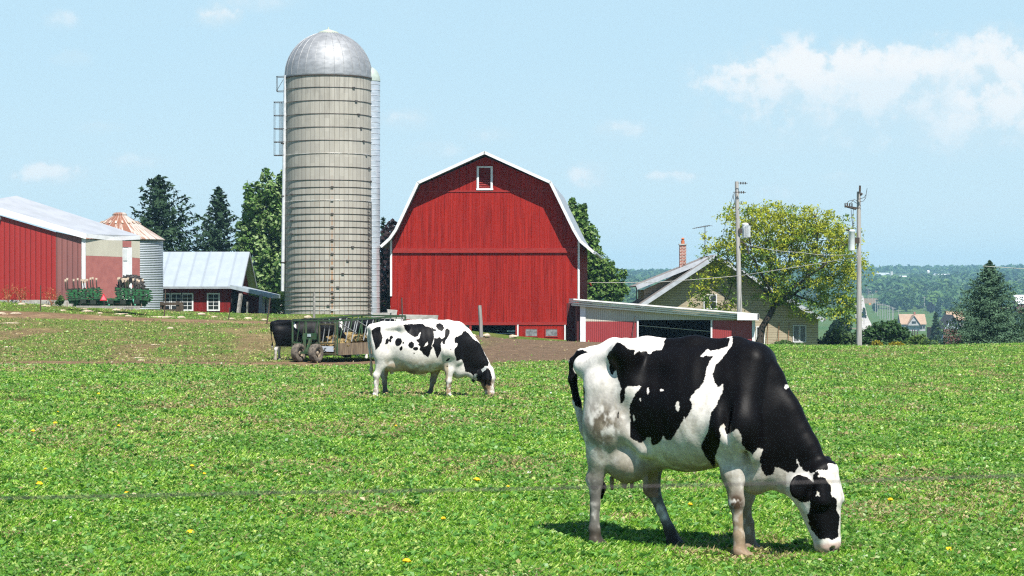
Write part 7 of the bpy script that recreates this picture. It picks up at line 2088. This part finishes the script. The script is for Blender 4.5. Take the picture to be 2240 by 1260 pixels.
# trees one can tell apart in the valley
VT0, VT1 = (.034, .080, .028), (.090, .175, .055)
def vt(px, py, rx, ry, Y, label, c0=VT0, c1=VT1, n=900, seed=0, cat='tree'):
    r = random.Random(seed); bl = [(px, py, rx * .75, ry * .75)]
    for k in range(5):
        a = r.random() * 6.28; bl.append((px + rx * .5 * math.cos(a), py + ry * .45 * math.sin(a), rx * .5, ry * .5))
    Y = ghit(px, py + ry, 300, 2600).y if Y > 300 else Y
    K = Y / FPX
    return broadleaf('valley_tree', px, py + ry, Y, bl, n, max(.35, 2.6 * K), c0, c1, seed, label, cat, 'separate trees in the valley', .8, .35)
vt(1983, 660, 26, 22, 1080, 'large dark tree directly behind the grey farmhouse roof', n=1500, seed=1)
vt(1954, 668, 12, 16, 1100, 'narrow dark tree left of the farmhouse among the poles', (.016, .04, .02), (.04, .085, .04), seed=2)
vt(1916, 672, 9, 11, 1200, 'small dark tree beside the country road', (.016, .04, .02), (.04, .085, .04), 500, 3)
vt(2036, 670, 11, 15, 1050, 'dark purple tree right of the farmhouse', (.014, .012, .02), (.035, .025, .04), 900, 4)
vt(2070, 694, 12, 12, 760, 'round green tree above the pale blue gable', seed=5)
vt(2085, 684, 10, 8, 820, 'small light green tree between the tan cottage and the blue spruce', (.035, .075, .022), (.09, .16, .05), 600, 6)
vt(2080, 662, 22, 20, 1150, 'broad dark tree on the rise left of the blue spruce', n=1200, seed=7)
vt(2010, 668, 14, 8, 1150, 'low silvery green tree above the farmhouse roof', (.05, .085, .05), (.10, .15, .09), 600, 8)
vt(1838, 715, 26, 26, 250, 'dark trees tangled behind the leaning locust crown', (.014, .034, .018), (.045, .09, .035), 1600, 9)
vt(2232, 700, 14, 16, 500, 'bushy tree by the right edge under the far red barn', (.022, .055, .022), (.06, .12, .04), 800, 10)
vt(1975, 704, 20, 7, 860, 'low hedge like bush in front of the grey farmhouse', n=500, seed=11, cat='bush')
vt(2001, 700, 9, 7, 880, 'small tree before the farmhouse door', n=350, seed=12)
conifer('valley_conifer', 2047, 752, 684, 17, 420, 41, 'dark pointed conifer left of the pale blue gable house', (.012, .03, .018), (.035, .07, .035), 60, .15, .35, 'conifers in the valley', .8)
conifer('valley_conifer', 2053, 692, 653, 9, 1040, 42, 'small blue green conifer beside the dark purple tree', (.03, .06, .055), (.07, .13, .12), 40, .15, .7, 'conifers in the valley', .8, gz=-14)
conifer('valley_conifer', 1890, 694, 674, 6, 1000, 43, 'tiny dark conifer next to the road', (.012, .03, .018), (.035, .07, .035), 30, .15, .6, 'conifers in the valley', .8, gz=-14)

def woods():
    """the far woods read as one mass: many leaf faces gathered into crowns over the hills"""
    r = np.random.default_rng(77)
    T = []
    Y = 620.0
    while Y < 3900:
        sp = 9.5 + Y * .0021
        lo, hi_ = (1080 - 1120) * Y / FPX, (2480 - 1120) * Y / FPX
        x = np.arange(lo, hi_, sp); x = x + r.uniform(-.45, .45, len(x)) * sp
        T.append(np.stack([x, np.full(len(x), Y) + r.uniform(-.45, .45, len(x)) * sp, r.random(len(x))], 1)); Y += sp * 1.15
    T = np.concatenate(T); x, y, u = T.T
    z = height(x, y)
    h = (8.0 + 7.0 * r.random(len(x)) ** 1.5) * (.8 + .4 * vnoise(x / 90, y / 90, seed=4)); 
    px = 1120 + x * FPX / y; top = HY - (z + h - CZ) * FPX / y
    cover = fbm(x / 130, y / 220, seed=19, octv=3)
    keep = (y > 1150) & (cover > .30) | (y > 2000)
    keep |= (y > 620) & (y <= 1230) & (cover > .60) & (px < 1860)
    keep &= ~((y > 1180) & (y < 1700) & (px > 1868) & (px < 1935) & (np.abs(px - 1897) < 30) & (y < 1600))
    keep &= ~((px > 1908) & (px < 2100) & (y > 2350) & (y < 2900) & (top < 610.5))
    keep &= ~((px > 2215) & (px < 2290) & (y > 1150) & (y < 1310))
    keep &= ~((fbm(x / 200 + 7, y / 300, seed=91, octv=2) > .66) & (y < 2300))
    x, y, z, h, u = x[keep], y[keep], z[keep], h[keep], u[keep]
    nq = np.clip(110 * (1300 / y) ** 1.0, 30, 120).astype(int)
    own = np.repeat(np.arange(len(x)), nq); n = len(own)
    d = r.normal(size=(n, 3)); d /= np.linalg.norm(d, axis=1)[:, None]; d[:, 2] = np.abs(d[:, 2]) * 1.0 - .12
    rr = (h * (.36 + .12 * u))[own]
    rad = r.random(n) ** .35
    lob = 1 + .25 * np.sin(3 * np.arctan2(d[:, 1], d[:, 0]) + u[own] * 40)
    P = np.stack([x[own] + d[:, 0] * rr * rad * lob, y[own] + d[:, 1] * rr * rad * lob, z[own] + h[own] * .42 + d[:, 2] * h[own] * .58 * rad], 1)
    N = d + r.normal(size=(n, 3)) * .45 + np.array([0, 0, .3])
    s = np.clip(h[own] * .135, .8, 2.6) * (1 + .25 * (y[own] > 2000))
    V, F = leaf_quads(P, N, s, .75, 6)
    kind = r.random(len(x)); t = np.clip(.5 * r.random(n) + .5 * kind[own], 0, 1)[:, None]
    c = np.array([[.040, .095, .032]]) * (1 - t) + np.array([[.10, .20, .062]]) * t
    c = np.where((kind[own] > .86)[:, None], c * np.array([[1.35, 1.2, .9]]), c); c = np.where((kind[own] < .12)[:, None], c * .55, c)
    o = np_mesh('woods', V, F, M_LEAF, None, cols=np.repeat(c, 4, 0)); tag(o, 'green woods covering the far hills', None, None, 'stuff')
woods()

# ------------------------------------------------------------------ the air of the valley
hzb = MB(); hzb.span((-3000, -60, -80), (3300, 5000, 92)); ho = hzb.build('haze', bpy.data.materials.new('haze_air'), None); ho['kind'] = 'stuff'; ho['label'] = 'thin blue summer haze over the valley'
m = ho.data.materials[0]; m.use_nodes = True; m.node_tree.nodes.clear(); nt = NT(m.node_tree)
pv = nt.n('ShaderNodeVolumePrincipled'); pv.inputs['Color'].default_value = HAZE_COL; pv.inputs['Density'].default_value = HAZE_DEN; pv.inputs['Anisotropy'].default_value = .0
out = nt.n('ShaderNodeOutputMaterial'); nt.link(pv.outputs[0], out.inputs['Volume'])
# ------------------------------------------------------------------ grass: leaves of clover, dandelion and blades over the whole pasture
def grass(N=NGRASS):
    r = np.random.default_rng(5)
    iy = r.uniform(1 / 118.0, 1 / 11.6, N)
    Y = 1 / iy
    px = r.uniform(-420, 2660, N)
    x = (px - 1120) * Y / FPX
    # tufts: gather part of the leaves
    tx, ty = x, Y
    dm = dirt_mask(tx, ty); dry = dry_mask(tx, ty)
    clump = fbm(tx * 1.7, ty * 1.2, seed=61, octv=4)
    keep = r.random(N) > np.clip(dm * 1.02, 0, .975)
    keep &= ~((tx > -26) & (ty > 112) & (tx < 16) & (r.random(N) < .0))
    tx, ty, dm, dry, clump = tx[keep], ty[keep], dm[keep], dry[keep], clump[keep]; n = len(tx)
    z = height(tx, ty)
    lod = (ty / 14.0) ** .48
    typ = r.random(n)
    blade = typ < .32
    lush = sstep(.42, .62, clump)
    # blades
    hgt = (.026 + .028 * lush * r.random(n) + .03 * r.random(n)) * lod ** .35
    az = r.random(n) * 2 * PI; lean = r.uniform(.15, 1.15, n)
    dirv = np.stack([np.cos(az) * np.sin(lean), np.sin(az) * np.sin(lean), np.cos(lean)], 1)
    side = np.stack([-np.sin(az), np.cos(az), np.zeros(n)], 1)
    wd = (.0030 + .0028 * r.random(n)) * lod
    base = np.stack([tx, ty, z - .004], 1)
    L = (hgt * 1.35)[:, None]
    b0 = base - side * wd[:, None]; b1 = base + side * wd[:, None]
    midp = base + dirv * L * .55
    tip = base + dirv * L + np.stack([np.cos(az), np.sin(az), -.5 * np.ones(n)], 1) * (L * .25)
    VB = np.stack([b0, b1, midp + side * wd[:, None] * .8, tip], 1)
    # leaves: small tilted kites held above the soil
    ls = (.0075 + .015 * r.random(n) ** 2.4) * lod
    P = base + np.stack([np.zeros(n), np.zeros(n), (.012 + .05 * lush * r.random(n) + .012 * r.random(n)) * lod ** .35], 1)
    Nn = np.stack([r.normal(size=n) * .62, r.normal(size=n) * .62 - .12, np.ones(n) * .85], 1)
    VL, _ = leaf_quads(P, Nn, ls, .62, 9); VL = VL.reshape(n, 4, 3)
    V = np.where(blade[:, None, None], VB, VL).reshape(-1, 3)
    t = r.random(n); t2 = np.clip(lush * .6 + .4 * r.random(n), 0, 1)[:, None]
    g0, g1, g2 = np.array([.078, .235, .016]), np.array([.265, .48, .038]), np.array([.46, .58, .14])
    c = g0 * (1 - t[:, None]) + g1 * t[:, None]
    c = np.where((r.random(n) < .22)[:, None], g2 * (.75 + .5 * r.random(n))[:, None], c)
    deep = np.array([.032, .15, .030]); c = c * (1 - .55 * t2 * (t2 > .6)) + deep * (.55 * t2 * (t2 > .6))
    straw = np.array([.40, .33, .15]) * (.6 + .6 * r.random(n))[:, None]
    pd = np.clip(.025 + .52 * dry + .5 * dm, 0, .9)
    c = np.where((r.random(n) < pd)[:, None], straw, c)
    white = r.random(n) < .0012
    c = np.where((white & ~blade)[:, None], np.array([.7, .7, .62]), c)
    # broad-leaved rosettes (dandelion, plantain) among the grass
    k = 7000; q = 9
    ry = 1 / r.uniform(1 / 90., 1 / 11.6, k); rx = (r.uniform(-420, 2660, k) - 1120) * ry / FPX
    ok = dirt_mask(rx, ry) < .4; rx, ry = rx[ok], ry[ok]; k = len(rx); rz_ = height(rx, ry)
    ow = np.repeat(np.arange(k), q); m_ = k * q
    a = r.random(m_) * 2 * PI; el = r.uniform(.15, .95, m_); L = (.035 + .055 * r.random(m_)) * ((ry / 14.) ** .35)[ow]; wv = L * r.uniform(.16, .30, m_)
    d_ = np.stack([np.cos(a) * np.cos(el), np.sin(a) * np.cos(el), np.sin(el)], 1); s_ = np.stack([-np.sin(a), np.cos(a), r.normal(size=m_) * .25], 1)
    b_ = np.stack([rx[ow], ry[ow], rz_[ow] + .012], 1); md = b_ + d_ * (L * .62)[:, None]; tp = b_ + d_ * L[:, None] * np.array([1.05, 1.05, .75])
    VR = np.stack([b_, md + s_ * wv[:, None], tp, md - s_ * wv[:, None]], 1).reshape(-1, 3)
    tn = (r.random(k)[ow] * .6 + r.random(m_) * .4)[:, None]
    cr = np.array([[.04, .16, .020]]) * (1 - tn) + np.array([[.19, .40, .075]]) * tn
    V = np.concatenate([V, VR]); c = np.concatenate([c, cr]); F = np.arange(len(V)).reshape(-1, 4)
    m = attr_mat('grass_leaf', rough=.42, spec=.38, transl=.40)
    o = np_mesh('grass', V, F, m, None, cols=np.repeat(c, 4, 0)); tag(o, 'short pasture grass and clover', None, None, 'stuff')
grass()
